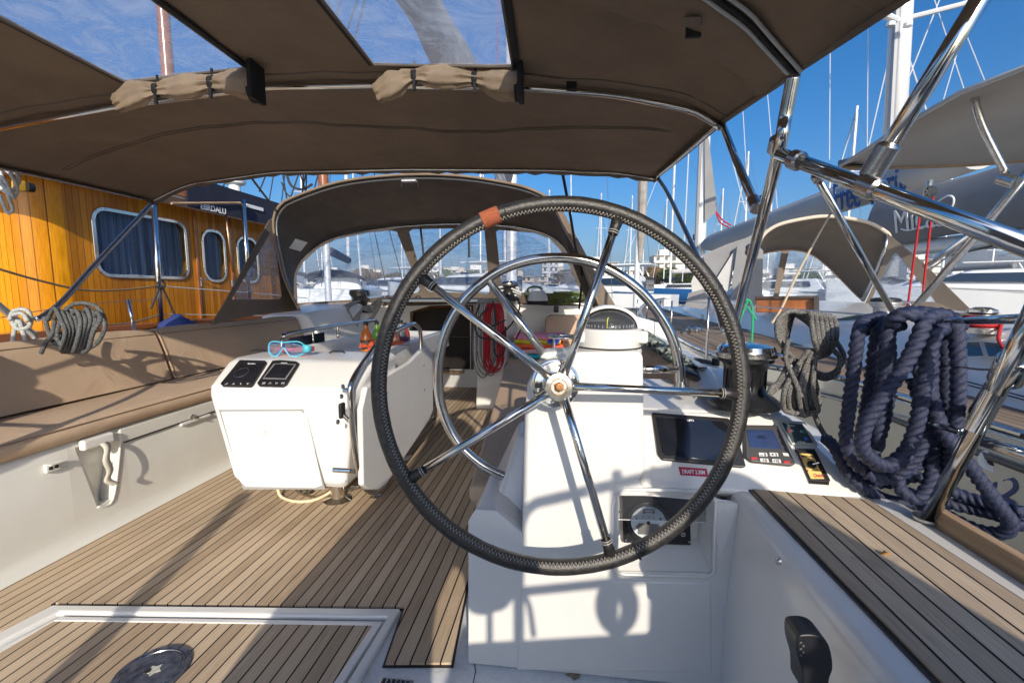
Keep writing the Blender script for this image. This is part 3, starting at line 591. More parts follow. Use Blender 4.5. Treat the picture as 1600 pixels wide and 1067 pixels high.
for (x, y, m2, sg) in ((1238, 673, REDP, -1), (1252, 674, mat('green_print', (.02, .35, .12), .5), 1)):
    c = PC(x, y, .0096)
    B().lathe([(.004, 0), (.004, .0008), (.001, .001)], c, cn, 16).build('button', mat('pale_button', (.3, .4, .5), .4), tp)
    for r in (.0065, .009, .0115): B().tube([c + CU * (math.cos(a) * r * sg) + CV * (math.sin(a) * r) for a in [(-.7 + k * .2) for k in range(8)]], .0007, 4).build('arc', m2, tp)
B().lathe([(.005, 0), (.005, .0008), (.001, .001)], PC(1259, 685, .0096), cn, 16).build('blue_button', mat('blue_button_paint', (.05, .2, .7), .4), tp)
text('caption', 'Calypso', PC(1252, 690, .0098), CU, CV, .007, WHITEP, tp)
text('caption', 'TOUCH', PC(1238, 665, .0098), CU, CV, .0045, WHITEP, tp)
ws = thing('windlass_switch', 'gold and black windlass rocker switch at the outer end of the console', 'switch', tuple(PC(1270, 728)))
slab('body', ((1242, 703), (1272, 704), (1296, 752), (1292, 755), (1266, 753), (1262, 750)), .010, BLACK, ws, bevel=.004)
slab('label_plate', ((1248, 708), (1269, 709), (1288, 748), (1267, 748)), .001, GOLD, ws, .0105, .0003)
c = PC(1268, 726, .0118); B().lathe([(.012, 0), (.012, .004), (.009, .008), (.001, .008)], c, cn, 20).build('boot', BLACK, ws)
B().tube([c + cn * .006, c + cn * .012 + CU * .016 + CV * .004], .003, 8).build('toggle', STEEL, ws)
text('caption', 'WINDLASS', PC(1261, 713, .0118), CU, CV, .0062, BLACKP, ws, bold=.0001, fit=(.034, .0062))
text('caption', 'UP', PC(1263, 717, .0118), CU, CV, .005, BLACKP, ws); text('caption', 'DOWN', PC(1273, 735, .0118), CU, CV, .005, BLACKP, ws)
text('logo', 'Quick', PC(1279, 743, .0118), CU, CV, .009, REDP, ws, shear=.3, bold=.0002, fit=(.028, .012))
for x, y, s in ((1253, 717, 1), (1275, 718, 1), (1262, 735, -1), (1284, 735, -1)):
    c = PC(x, y, .0116); B().add([c - CU * .003 - CV * .003 * s, c + CU * .003 - CV * .003 * s, c + CV * .004 * s], [(0, 1, 2)]).build('arrow', REDP, ws, smooth=0, solid=.0005)
bb = B()
for k in range(10):
    for (xa, ya, xb, yb) in ((1265, 752, 1294, 754), (1243, 703, 1272, 704)):
        t_ = k / 9; c = PC(xa + (xb - xa) * t_, ya + (yb - ya) * t_, .005); bb.box((-.001, -.003, -.006), (.001, .003, .006), Matrix.Translation(c))
bb.build('ribs', BLACK, ws)
ds = thing('draft_label', 'red sticker reading DRAFT 2.30M under the chartplotter', 'sticker', tuple(PC(1084, 738)))
slab('sticker', ((1060, 729), (1104, 732), (1107, 745), (1063, 742)), .0006, mat('red_sticker', (.42, .01, .05), .4), ds, bevel=0)
text('lettering', 'DRAFT 2.30M', PC(1083.5, 737, .0009), CU, CV, .0135, WHITEP, ds, bold=.00025, fit=(.066, .0125))

# compass
cs = thing('compass', 'white binnacle compass with a smoked dome on top of the pedestal', 'compass', tuple(PY(950, 545, 1.36)))
cc = PY(951, 541, 1.388); rr = .098
B().lathe([(rr * .97, -.03), (rr * .99, -.01), (rr * .96, 0), (rr * .98, .004), (rr * .98, .05), (rr * .92, .056), (.001, .056)], cc, seg=48).build('housing', GRP, cs, smooth=35)
B().tube([cc + V(math.cos(a) * rr * .975, math.sin(a) * rr * .975, .0015) for a in [k * math.pi / 24 for k in range(48)]], .0025, 6, closed=True).build('gasket', BLACKP, cs)
dome = [(rr * .80 * math.cos(a), .054 + rr * .56 * math.sin(a)) for a in [k * math.pi / 2 / 12 for k in range(13)]]
B().lathe(dome, cc, seg=40).build('dome', vinyl('smoked_glass', .12, (.86, .87, .9), .15), cs, smooth=180)
B().lathe([(rr * .70, .056), (rr * .72, .070), (.01, .066), (.001, .066)], cc, seg=40).build('card', BLACK, cs)
for k in range(36):
    a = k * math.pi / 18; B().tube([cc + V(math.cos(a) * rr * .715, math.sin(a) * rr * .715, .060), cc + V(math.cos(a) * rr * .72, math.sin(a) * rr * .72, .068)], .0006, 4).build('graduation', WHITEP, cs)
a = cc + V(-.012, -rr * .73, .06); B().tube([a, a + V(0, 0, .026), a + V(.004, .004, .030)], .0012, 5).build('lubber_line', mat('yellow_paint', (.75, .75, .02), .5), cs)
# hood behind the dome: half shell ring
rows = []
for i in range(25):
    a = math.pi * i / 24
    rows.append([cc + V(math.cos(a) * rr * f, dy, .052 + math.sin(a) * rr * f * .74) for f, dy in ((.86, .0), (.97, .004), (.99, .05), (.86, .055))])
B().loft(rows, True).build('hood', GRP, cs, smooth=60)
rows = []
for i in range(13):
    rows.append([cc + V(math.cos(a) * rr * .86 * math.cos(math.pi / 2 * i / 12), .03 + rr * .62 * math.sin(math.pi / 2 * i / 12), .052 + math.sin(a) * rr * .63 * math.cos(math.pi / 2 * i / 12)) for a in [math.pi * k / 20 for k in range(21)]])
B().loft(rows).build('hood_back', mat('grey_liner', (.22, .22, .21), .5), cs, smooth=180, solid=.003)
for s in (-1, 1): B().box((cc.x + s * rr * .88 - .02, cc.y - .06, cc.z + .015), (cc.x + s * rr * .88 + .02, cc.y - .03, cc.z + .052)).build('clamp', GRP, cs, bevel=.008)

# ring handle on a thin post
rh = thing('pedestal_ring', 'small chrome ring on a thin post beside the compass', 'ring holder', tuple(PY(866, 556, 1.4)))
c = PY(880, 526, 1.40); B().tube([c + V(math.cos(a) * .045, math.sin(a) * .045, 0) for a in [k * math.pi / 16 for k in range(32)]], .0042, 8, closed=True).build('ring', CHROME, rh, smooth=180)
B().tube([PY(866, 556, 1.38), PY(866, 530, 1.38)], .0045, 8).build('post', CHROME, rh)
B().tube([PY(902, 553, 1.42), PY(902, 528, 1.42)], .0045, 8).build('post', CHROME, rh)
for k in range(3): B().tube([c, c + V(math.cos(k * 2.09) * .045, math.sin(k * 2.09) * .045, 0)], .0025, 6).build('spoke', CHROME, rh)

# ------------------------------------------------------------------ steering wheel
wh = thing('steering_wheel', 'big five spoked steering wheel with a stitched black leather rim', 'steering wheel', tuple(hubc))
wu = RT.copy(); wv = UP.copy(); WR = .459
hc = PY(875.5, 602, 1.138)
def WP(a, r=WR, d=0): return hc + (wu * math.cos(a) + wv * math.sin(a)) * r - FW * d
N = 180; rt_ = .0198
rim = B(); rows = []
for i in range(N):
    a = 2 * math.pi * i / N; rd = (wu * math.cos(a) + wv * math.sin(a)); wob = 1 + .012 * math.sin(a * 23) + .01 * math.sin(a * 57)
    rows.append([hc + rd * (WR + rt_ * wob * math.cos(t)) - FW * (rt_ * wob * math.sin(t)) for t in [2 * math.pi * k / 20 for k in range(20)]])
rows.append(rows[0]); rim.loft(rows, True).build('rim', LEATHER, wh, smooth=180)
st = B(); M_ = 300; zz = []
for i in range(M_ * 2):
    a = 2 * math.pi * i / (M_ * 2); t = math.pi - (1.12 if i % 2 else .62)
    if math.sin(a) > .3: t += .25
    rd = (wu * math.cos(a) + wv * math.sin(a)); zz.append(hc + rd * (WR + rt_ * 1.05 * math.cos(t)) - FW * (rt_ * 1.05 * math.sin(t)))
st.tube(zz[::2] and [zz[i] for i in range(0, len(zz), 3)] if 0 else zz[:], .0011, 4, closed=True)
st.build('stitching', STITCH, wh, smooth=180)
spoke_ang = []
for x, y in ((646, 424), (967, 338), (1163.7, 616), (956, 874), (638, 749)):
    d = PPL(x, y, hc, FW) - hc; spoke_ang.append(math.atan2(d.dot(wv), d.dot(wu)))
for a in spoke_ang:
    sp = B().tube([hc + (WP(a) - hc).normalized() * .03 - FW * .012, hc + (WP(a) - hc).normalized() * .2 - FW * .006, WP(a, WR - .01)], .0105, 16).build('spoke', CHROME, wh, smooth=180)
    B().tube([WP(a, WR - .055), WP(a, WR - .04), WP(a, WR - .012)], [.0125, .0132, .0165], 12).build('sleeve', LEATHER, sp, smooth=180)
    for r in (.052, .046): B().tube([WP(a, WR - r) + ((wu * math.cos(a + math.pi / 2) + wv * math.sin(a + math.pi / 2)) * math.cos(k) - FW * math.sin(k)) * .0133 for k in [j * math.pi / 8 for j in range(16)]], .001, 4, closed=True).build('sleeve_thread', STITCH, sp)
HUBM = mat('scuffed_aluminium', (.40, .38, .33), .33, .85, var=.25, vscale=45, bump=.3, bscale=120, col2=(.62, .61, .58))
B().lathe([(.033, -.03), (.036, .0), (.036, .016), (.033, .021), (.020, .0235), (.019, .021), (.001, .021)], hubc, ax, 48).build('hub', HUBM, wh, smooth=30)
B().tube([hubc + ax * .0232 + (u1 * math.cos(k) + v1 * math.sin(k)) * .0205 for k in [j * math.pi / 16 for j in range(32)]], .0012, 6, closed=True).build('rust_ring', mat('orange_rust', (.42, .22, .05), .7, var=.4, vscale=200), wh)
B().lathe([(.0125, .018), (.0125, .027), (.010, .0285), (.0055, .0285), (.0055, .022), (.001, .022)], hubc, ax, 6).build('nut', RUST, wh, smooth=0)
B().lathe([(.0085, .0285), (.0085, .0315), (.005, .032), (.0045, .024), (.001, .024)], hubc, ax, 16).build('shaft_end', RUST, wh)
# rust coloured whipping and wrap rings
def arcpt(x, y): d = PPL(x, y, hc, FW) - hc; return math.atan2(d.dot(wv), d.dot(wu))
a1, a2 = arcpt(752, 343), arcpt(780, 336)
B().tube([WP(a1 + (a2 - a1) * k / 8) for k in range(9)], .0222, 18).build('king_spoke_band', ORANGETHREAD, wh, smooth=40)
for x, y, m2 in ((790, 335, STITCH), (1113, 455, STITCH), (590, 583, STITCH), (995, 862, BLACKP), (1091, 788, STITCH)):
    a = arcpt(x, y); rd = (wu * math.cos(a) + wv * math.sin(a))
    B().tube([WP(a) + (rd * math.cos(k) - FW * math.sin(k)) * .0205 for k in [j * math.pi / 10 for j in range(20)]], .0013 if m2 is STITCH else .004, 5, closed=True).build('wrap_seam', LEATHER if m2 is STITCH else BLACK, wh, smooth=180)

# guard hoop round the pedestal
gh = thing('pedestal_guard_hoop', 'round polished steel hoop rail arching behind the pedestal', 'grab rail', (.3, 1.5, .8))
hp = [(1063, 600), (1061, 570), (1053, 535), (1036, 500), (1012, 467), (985, 442), (950, 420), (912, 407), (870, 403), (828, 407), (790, 419), (757, 439), (724, 470), (700, 510), (687, 556), (685, 605), (696, 655), (720, 697), (752, 726), (785, 743), (822, 753)]
hp = [PY(x, y, 1.52 - .05 * (k / 20)) for k, (x, y) in enumerate(hp)]
B().tube(smooth_path(hp, 6), .0165, 14).build('hoop', CHROME, gh, smooth=180)
B().tube([PY(765, 440, 1.49), PY(852, 556, 1.42)], .0125, 12).build('strut', CHROME, gh, smooth=180)
B().tube([PY(1055, 577, 1.5), PY(1003, 577, 1.42)], .0125, 12).build('strut', CHROME, gh, smooth=180)
B().lathe([(.032, 0), (.032, .006), (.02, .012), (.017, .03)], hp[0] + V(0, 0, -.02), seg=20).build('foot', CHROME, gh)

# =================================================================== cockpit table
tb = thing('cockpit_table', 'white cockpit table with a folded leaf and a moulded instrument box at its stern end', 'table', (-1.35, 2.3, 0))
def XL(z): return -1.655 - (z - .2) * .19
def XR(z): return -1.055 + (z - .2) * .15
prof = [(2.04, .185), (2.015, .22), (1.995, .645), (2.01, .69), (2.16, .783), (2.22, .80), (2.50, .80), (2.52, .78), (2.52, .3), (2.46, .185)]
b = B(); n = len(prof)
for f in (0, 1): pass
ctr_y, ctr_z = 2.26, .5
fr = [(0, .9), (.012, .965), (.04, 1.0), (.5, 1.0), (.96, 1.0), (.988, .965), (1, .9)]
rows = []
for t, s in fr:
    rows.append([V(XL(z) + (XR(z) - XL(z)) * t, ctr_y + (y - ctr_y) * s, ctr_z + (z - ctr_z) * (s + .0)) for y, z in prof])
b.loft(rows, True, True); body = b.build('instrument_box', GRP, tb, bevel=.028, seg=5)
P0 = V(-1.4, 2.01, .69); SN = (V(0, .15, .093)).cross(V(1, 0, 0)).normalized()
if SN.z < 0: SN = -SN
SU = V(1, 0, 0); SV = V(0, .15, .093).normalized()
def PS(x, y, h=0): return PPL(x, y, P0 + SN * h, SN)
dq = [(346, 643), (470, 642), (480, 650), (504, 758), (492, 762), (384, 760), (376, 752)]
plate('door_gap', [[PY(x, y, 1.9975) + V(0, 0, 0) for x, y in ((342, 640), (474, 639), (508, 764), (380, 764))]], mat('door_groove', (.30, .30, .29), .6), tb, thick=.004)
dr = plate('door', [[PY(x, y, 1.994) for x, y in dq]], GRP, tb, thick=.008, bevel=.003)
c = PY(408, 672, 1.987)
B().tube([c + V(math.cos(k) * .022, 0, math.sin(k) * .018) for k in [j * math.pi / 12 for j in range(24)]], .003, 8, closed=True).build('latch_ring', GRPD, dr, smooth=180)
B().lathe([(.019, 0), (.019, .003), (.001, .004)], c, (0, -1, 0), 20).build('latch', GRPD, dr)
B().box((c.x - .008, c.y - .006, c.z + .012), (c.x + .004, c.y, c.z + .028)).build('latch_tab', GRPD, dr, bevel=.002)
# side fittings
for x, y in ((527, 604), (527, 619), (527, 659)):
    p = PX(x, y, -1.0); B().lathe([(.011, 0), (.011, .006), (.006, .01), (.001, .01)], V(XR(p.z) - .002, p.y, p.z), (1, 0, 0), 14).build('side_button', STEEL, tb)
p = PX(530, 641, -1.0); q0 = V(XR(p.z), p.y, p.z)
B().box((q0.x - .005, q0.y - .02, q0.z - .035), (q0.x + .015, q0.y + .02, q0.z + .035)).build('socket_cap', BLACK, tb, bevel=.008)
B().tube([q0 + V(.01, .0, -.02), q0 + V(.03, .0, -.04)], .009, 8).build('cap_tether', BLACK, tb)
# legs
for (x, y, r, zt, lbl) in ((528, 781, .036, .45, 'leg'), (587, 776, .016, .4, 'leg')):
    c = PZ(x, y, 0); B().lathe([(r * 2.1, 0), (r * 2.1, .006), (r * 1.3, .014), (r, .02), (r, zt)], c, seg=24).build('leg', CHROME, tb)
for (x, y) in ((410, 768), (466, 782)):
    c = PZ(x, y, 0); B().lathe([(.035, 0), (.035, .005), (.014, .012), (.014, .2)], c + V(0, .1, 0), seg=16).build('leg', CHROME, tb)
B().lathe([(.045, 0), (.045, .006), (.02, .012), (.016, .4)], V(-1.2, 3.9, 0), seg=16).build('leg', CHROME, tb)
B().tube([PZ(540, 766, .03), PZ(560, 760, .06), PZ(576, 752, .05)], .008, 8).build('foot_bracket', STEEL, tb)
# table top, trays and leaves
B().box((-1.70, 2.53, .70), (-1.08, 4.05, .725)).build('centre_top', GRP, tb, bevel=.01)
for x0, x1 in ((-1.70, -1.66), (-1.12, -1.06)): B().box((x0, 2.53, .65), (x1, 4.05, .80)).build('fiddle', GRP, tb, bevel=.012, seg=3)
B().box((-1.7, 4.0, .66), (-1.06, 4.05, .79)).build('fiddle', GRP, tb, bevel=.01)
B().box((-1.66, 2.54, .72), (-1.12, 2.62, .75)).build('tray_end', GRP, tb, bevel=.01)
B().box((-1.6, 2.6, .28), (-1.15, 3.95, .70)).build('table_case', GRP, tb, bevel=.02)
lf_ = [PX(x, y, -.955) for x, y in ((568, 758), (566, 640), (574, 605), (640, 566), (660, 546), (668, 543), (676, 552), (677, 640), (672, 655), (604, 757), (592, 765), (576, 765))]
B().prism(lf_, (-.03, 0, 0)).build('leaf', GRP, tb, bevel=.009, seg=3)
for x, y in ((604, 614), (662, 571), (663, 609)): B().lathe([(.006, 0), (.006, .003), (.001, .004)], PX(x, y, -.954), (1, 0, 0), 10).build('leaf_screw', STEEL, tb)
b = B(); b.box((-1.80, 2.55, .25), (-1.77, 4.0, .70)); b.build('leaf', GRP, tb, bevel=.009)
gr = [PX(x, y, -.985) for x, y in ((657, 560), (657, 520), (650, 508), (640, 508), (600, 527), (575, 557), (552, 592), (547, 620), (553, 690), (563, 745), (574, 766), (590, 768), (600, 758))]
B().tube(smooth_path(gr, 6), .0135, 12).build('grab_rail', CHROME, tb, smooth=180)
gl_ = [V(-1.74, 2.6, .78), V(-1.74, 2.62, .86), V(-1.74, 2.75, .885), V(-1.74, 3.9, .885), V(-1.74, 4.0, .86), V(-1.74, 4.02, .75)]
B().tube(smooth_path(gl_, 5), .0135, 12).build('grab_rail', CHROME, tb, smooth=180)
for y in (2.95, 3.3): B().tube([V(-1.74, y, .72), V(-1.74, y, .885)], .011, 8).build('rail_post', CHROME, tb)
B().box((-1.745, 2.68, .76), (-1.735, 3.1, .855)).build('rail_pouch', NAVYC, tb, bevel=.003)
B().tube([PX(548, 735, -.985) + V(0, 0, 0), V(-1.07, PX(548, 735, -.985).y, PX(548, 735, -.985).z)], .012, 10).build('rail_stub', CHROME, tb)
B().tube([PX(548, 610, -.985), V(-1.02, PX(548, 610, -.985).y, PX(548, 610, -.985).z)], .012, 10).build('rail_stub', CHROME, tb)
for (x, y) in ((404, 549), (527, 551)): B().tube([PZ(x - 12, y, .803), PZ(x - 8, y - 2, .812), PZ(x + 8, y - 2, .812), PZ(x + 12, y, .803)], .005, 6).build('top_handle', BLACK, tb)
hs = thing('cable_hose', 'cream hose looping on the teak below the table box', 'hose', tuple(PZ(470, 780, .01)))
B().tube(smooth_path([PZ(434, 764, .05), PZ(440, 776, .01), PZ(462, 783, .01), PZ(490, 781, .01), PZ(512, 771, .02), PZ(520, 764, .05)], 6), .0085, 8).build('hose', mat('cream_hose', (.72, .62, .42), .5), hs, smooth=180)
hs = thing('cable_hose', 'thin brown cable curling under the table box beside the cream hose', 'hose', tuple(PZ(490, 770, .01)))
B().tube(smooth_path([PZ(462, 765, .04), PZ(472, 772, .01), PZ(492, 776, .01), PZ(510, 770, .02)], 6), .006, 8).build('hose', mat('brown_cable', (.12, .08, .04), .5), hs, smooth=180)
hs = thing('deck_hose', 'pair of pale hoses lying on the teak behind the table foot', 'hose', tuple(PZ(560, 735, .01)))
for d in (0, .04): B().tube(smooth_path([PZ(535, 752, .02) + V(0, d, 0), PZ(560, 742, .015) + V(0, d, 0), PZ(600, 728, .015) + V(0, d, 0), PZ(640, 715, .015) + V(0, d, 0)], 6), .009, 8).build('hose', GRPD, hs, smooth=180)

wi = thing('wind_display', 'black wind instrument with a round dial, left one of the pair on the table box', 'instrument', tuple(PS(380, 585)))
def sslab(name, quad, h, m, parent, z0=0, bevel=.003): return B().prism([PS(x, y, z0) for x, y in quad], SN * h).build(name, m, parent, bevel=bevel, seg=3)
sslab('body', ((376, 565), (416, 566), (418, 569), (396, 604), (392, 606), (349, 605), (346, 602)), .014, BLACK, wi)
sslab('glass', ((377, 567), (414, 568), (398, 595), (356, 594)), .001, SCREEN, wi, .0143, .0003)
c = PS(377, 582, .0158); B().tube([c + SU * math.cos(k) * .034 + SV * math.sin(k) * .034 for k in [j * math.pi / 16 for j in range(32)]], .0012, 5, closed=True).build('dial_ring', mat('dim_ring', (.06, .06, .065), .3), wi)
text('brand_mark', 'Raymarine', PS(393, 568.2, .0158), SU, SV, .0085, WHITEP, wi, bold=.0001, fit=(.042, .009))
for i, s in enumerate('/A\\v'): text('key_mark', s, PS(354 + i * 11, 599.5, .0148), SU, SV, .011, GREYLBL, wi, bold=.0002, fit=(.014, .011))
mi = thing('multi_display', 'black instrument with framed screen and keys, right one of the pair on the table box', 'instrument', tuple(PS(435, 585)))
sslab('body', ((427, 566), (440, 565), (464, 567), (469, 570), (449, 603), (443, 606), (406, 605), (403, 601)), .014, BLACK, mi, bevel=.004)
sslab('frame', ((428, 568), (463, 569), (447, 593), (410, 592)), .001, mat('grey_frame', (.18, .18, .18), .35), mi, .0142, .0003)
sslab('glass', ((430, 569), (460, 570), (445, 591), (413, 590)), .001, SCREEN, mi, .0153, .0003)
text('brand_mark', 'Raymarine', PS(444, 567, .0158), SU, SV, .0075, WHITEP, mi, bold=.0001, fit=(.034, .007))
for i, s in enumerate(('=', '/\\', '\\/', '[]')): text('key_mark', s, PS(412 + i * 10, 598.5, .0148), SU, SV, .010, GREYLBL, mi, bold=.0002, fit=(.015, .011))

# goggles
go = thing('swim_goggles', 'turquoise and pink swimming goggles on top of the table box', 'goggles', tuple(PZ(455, 556, .80)))
Yg = PZ(455, 556, .803).y
TQ = mat('turquoise_plastic', (.08, .45, .58), .3); PK = mat('pink_strap', (.75, .12, .20), .5); DB = mat('blue_seal', (.02, .12, .5), .4)
def gp(x, y, d=0): return PY(x, y, Yg + d)
fr_ = [(420, 540), (423, 535), (430, 533.5), (442, 535), (455, 534), (466, 534), (474, 538), (478, 545), (474, 552), (464, 556), (454, 556), (448, 550), (443.5, 543.5), (439, 548), (434, 555), (427, 556), (421, 551)]
fp = smooth_path([gp(x, y) for x, y in fr_], 5, closed=True)
B().tube(fp, .0038, 8, closed=True).build('frame', TQ, go, smooth=180)
for q in (((422, 541), (426, 537), (440, 538), (440, 543), (434, 552), (426, 553), (422, 549)), ((446, 538), (460, 537), (471, 540), (475, 546), (470, 552), (458, 553), (450, 548), (446, 542))):
    lp = smooth_path([gp(x, y, .001) for x, y in q], 3, closed=True)
    ln = plate('lens', [lp], vinyl('goggle_lens', .1, (.8, .9, .95), .3), go, thick=.0015)
    B().tube(lp, .0014, 6, closed=True).build('lens_seal', DB, ln, smooth=180)
B().loft([[gp(x, y, d), gp(x, y2, d)] for x, y, y2, d in ((478, 540, 549, 0), (484, 540, 549, .02), (491, 541, 549, .05), (490, 542, 549, .08), (470, 542, 550, .1), (440, 543, 550, .09), (424, 541, 550, .05), (421, 541, 549, .0))]).build('strap', PK, go, smooth=180, solid=.003)
B().loft([[gp(x, y, d), gp(x, y2, d)] for x, y, y2, d in ((473, 537, 552, -.002), (480, 539.5, 550, -.003), (487, 540.5, 549, .02))]).build('side_clip', TQ, go, smooth=180, solid=.004)

# bottles in the tray
def bottle(x, ytop, ybase, label, liquid, capm, lab, Yb_):
    base = PY(x, ybase, Yb_); H = PY(x, ytop, Yb_).z - base.z
    t = thing('drink_bottle', label, 'bottle', tuple(base), 'drink bottles in the table tray')
    r = H * .20
    B().lathe([(r * .9, 0), (r, H * .04), (r, H * .34), (r * .98, H * .52), (r * .55, H * .68), (r * .36, H * .78), (r * .36, H * .88), (.001, H * .88)], base, seg=20).build('glass', liquid, t, smooth=60)
    B().lathe([(r * .42, H * .87), (r * .42, H * .99), (r * .3, H), (.001, H)], base, seg=16).build('cap', capm, t)
    B().lathe([(r * 1.01, H * .07), (r * 1.015, H * .08), (r * 1.015, H * .36), (r * 1.01, H * .37)], base, seg=20).build('label_band', lab, t)
def glassm(n, c): 
    m = mat(n, c, .08, coat=.6); m.node_tree.nodes['Principled BSDF'].inputs['Transmission Weight'].default_value = .35; return m
bottle(573, 502, 548, 'orange juice bottle with black cap and black label in the table tray', glassm('orange_juice', (.85, .22, .01)), BLACK, mat('dark_label', (.04, .025, .02), .5), 2.85)
bottle(590, 502, 540, 'bright green bottle with black cap next to the orange one', glassm('green_juice', (.25, .6, .04)), BLACK, mat('green_label', (.1, .35, .03), .5), 3.05)
bottle(618, 510, 546, 'peach coloured bottle half hidden behind the black wheel rim', glassm('peach_juice', (.75, .25, .12)), BLACK, mat('red_label', (.4, .05, .03), .5), 3.0)
bottle(627, 500, 540, 'clear bottle with dark purple label, tallest at the forward end of the tray', glassm('clear_bottle', (.35, .36, .34)), BLACK, mat('purple_label', (.10, .03, .08), .5), 3.1)
bottle(634, 504, 538, 'red bottle with black cap at the far right of the tray', glassm('red_juice', (.65, .06, .03)), BLACK, mat('violet_label', (.2, .05, .2), .5), 3.2)
fc = thing('snack_packets', 'crumpled orange and pink packets heaped round the bottles', 'packets', tuple(PY(585, 545, 2.9)))
for i, (x, y, m2) in enumerate(((566, 543, 0), (580, 541, 0), (588, 537, 0), (612, 545, 1), (620, 541, 0), (604, 546, 0))):
    c = PY(x, y, 2.80 + i * .03); rnd = random.Random(i)
    pts = [c + V(rnd.uniform(-.05, .05), rnd.uniform(-.05, .05), rnd.uniform(-.03, .045)) for _ in range(9)]
    bm = bmesh.new(); [bm.verts.new(p - wl(fc)) for p in pts]; bmesh.ops.convex_hull(bm, input=bm.verts); me = bpy.data.meshes.new('packet'); bm.to_mesh(me); bm.free()
    me.materials.append(mat('packet_' + ('pink' if m2 else 'orange'), (.7, .06, .12) if m2 else (.8, .12, .03), .4)); o = bpy.data.objects.new('packet', me); link(o, fc)
wr = thing('bottle_rack', 'thin chrome wire rack holding the bottles', 'rack', tuple(PY(600, 535, 2.7)))
rk = [PY(564, 536, 2.72), PY(564, 534, 3.2), PY(636, 527, 3.3), PY(640, 531, 2.75)]
for dz in (0, -.03): B().tube([p + V(0, 0, dz) for p in rk], .0025, 6, closed=True).build('wire', CHROME, wr)
for k in range(4): B().tube([rk[k], rk[k] + V(0, 0, -.09)], .0025, 6).build('wire', CHROME, wr)

# =================================================================== winches, ropes, small things
def winch(name, label, base, s, m=BLACK, top=CHROME, grp='winches'):
    t = thing(name, label, 'winch', tuple(base), grp); base = Vector(base)
    B().lathe([(.115 * s, 0), (.118 * s, .015 * s), (.098 * s, .03 * s), (.07 * s, .05 * s), (.061 * s, .08 * s), (.062 * s, .12 * s), (.072 * s, .145 * s), (.088 * s, .155 * s), (.088 * s, .165 * s)], base, seg=40).build('drum', m, t, smooth=40)
    for k in range(12):
        a = k * math.pi / 6; B().tube([base + V(math.cos(a) * .064 * s, math.sin(a) * .064 * s, .055 * s), base + V(math.cos(a + .12) * .064 * s, math.sin(a + .12) * .064 * s, .14 * s)], .004 * s, 6).build('grip_rib', m, t)
    B().lathe([(.090 * s, .166 * s), (.096 * s, .172 * s), (.096 * s, .182 * s), (.088 * s, .186 * s)], base, seg=40).build('jaw_ring', STEEL if top is CHROME else m, t, smooth=30)
    B().lathe([(.088 * s, .186 * s), (.092 * s, .192 * s), (.086 * s, .206 * s), (.06 * s, .214 * s), (.018 * s, .217 * s), (.016 * s, .206 * s), (.001, .206 * s)], base, seg=40).build('cap', top, t, smooth=40)
    B().tube([base + V(.06 * s, -.05 * s, .19 * s), base + V(.10 * s, -.085 * s, .18 * s), base + V(.108 * s, -.09 * s, .15 * s)], .006 * s, 8).build('feeder_arm', CHROME, t)
    return t
winch('sheet_winch', 'large black primary winch with a mirror chrome cap on the starboard coaming', V(.565, 1.50, .79), .92, mat('black_anodised', (.02, .02, .022), .3, .3, var=.3, vscale=30))
winch('halyard_winch', 'black winch on the port side of the cabin top with ropes round it', PY(563, 488, 5.15), 1.25, BLACK, BLACK)
winch('halyard_winch', 'black and chrome winch on the cabin top behind the five spoked wheel', PY(795, 470, 4.9), 1.0)
clt = thing('jam_cleat', 'black rope clutch beside the seat cushion forward of the primary winch', 'rope clutch', tuple(PY(1076, 585, 1.9)))
B().hexa([PY(1062, 588, 1.75), PY(1096, 600, 1.7), PY(1098, 585, 1.95), PY(1068, 575, 2.0), PY(1062, 575, 1.75), PY(1094, 588, 1.7), PY(1090, 566, 1.95), PY(1064, 560, 2.0)]).build('body', BLACK, clt, bevel=.008)
B().hexa([PY(1064, 560, 2.0), PY(1080, 566, 2.0), PY(1085, 572, 2.1), PY(1066, 560, 2.1), PY(1062, 553, 2.0), PY(1076, 558, 2.0), PY(1080, 564, 2.1), PY(1064, 554, 2.1)]).build('lever', BLACK, clt, bevel=.004)
B().box((.50, 1.78, .853), (.535, 2.0, .868)).build('base', STEEL, clt, bevel=.004)
hw = thing('deck_crank', 'grey winch handle lying by the rope clutch', 'winch handle', tuple(PY(1100, 565, 2.0)))
B().tube([PY(1086, 562, 2.0), PY(1105, 566, 1.95), PY(1118, 570, 1.9)], .011, 10).build('arm', mat('grey_handle', (.12, .12, .12), .4), hw)
B().lathe([(.015, 0), (.015, .03), (.001, .03)], PY(1118, 571, 1.9), seg=12).build('knob', BLACK, hw)
hw = thing('small_cleat', 'small polished cleat on the deck edge left of the primary winch', 'cleat', tuple(PZ(1112, 583, .7)))
B().hexa([PY(1108, 580, 2.1), PY(1118, 586, 2.1), PY(1124, 584, 2.25), PY(1110, 577, 2.25), PY(1108, 575, 2.1), PY(1118, 581, 2.1), PY(1124, 579, 2.25), PY(1110, 573, 2.25)]).build('body', CHROME, hw, bevel=.004)

def rope_thing(name, label, paths, r, m, group=None, seg=8, laid=False, sm=8):
    t = None; b = B()
    for p in paths:
        if laid: laid_rope(b, p, r)
        else: b.tube(smooth_path(p, sm), r, seg)
    o = b.build(name, m, None, smooth=180); return tag(o, label, 'rope', group)
def px(*a, Y): return [PY(x, y, Y + (z[0] if z else 0)) for x, y, *z in a]
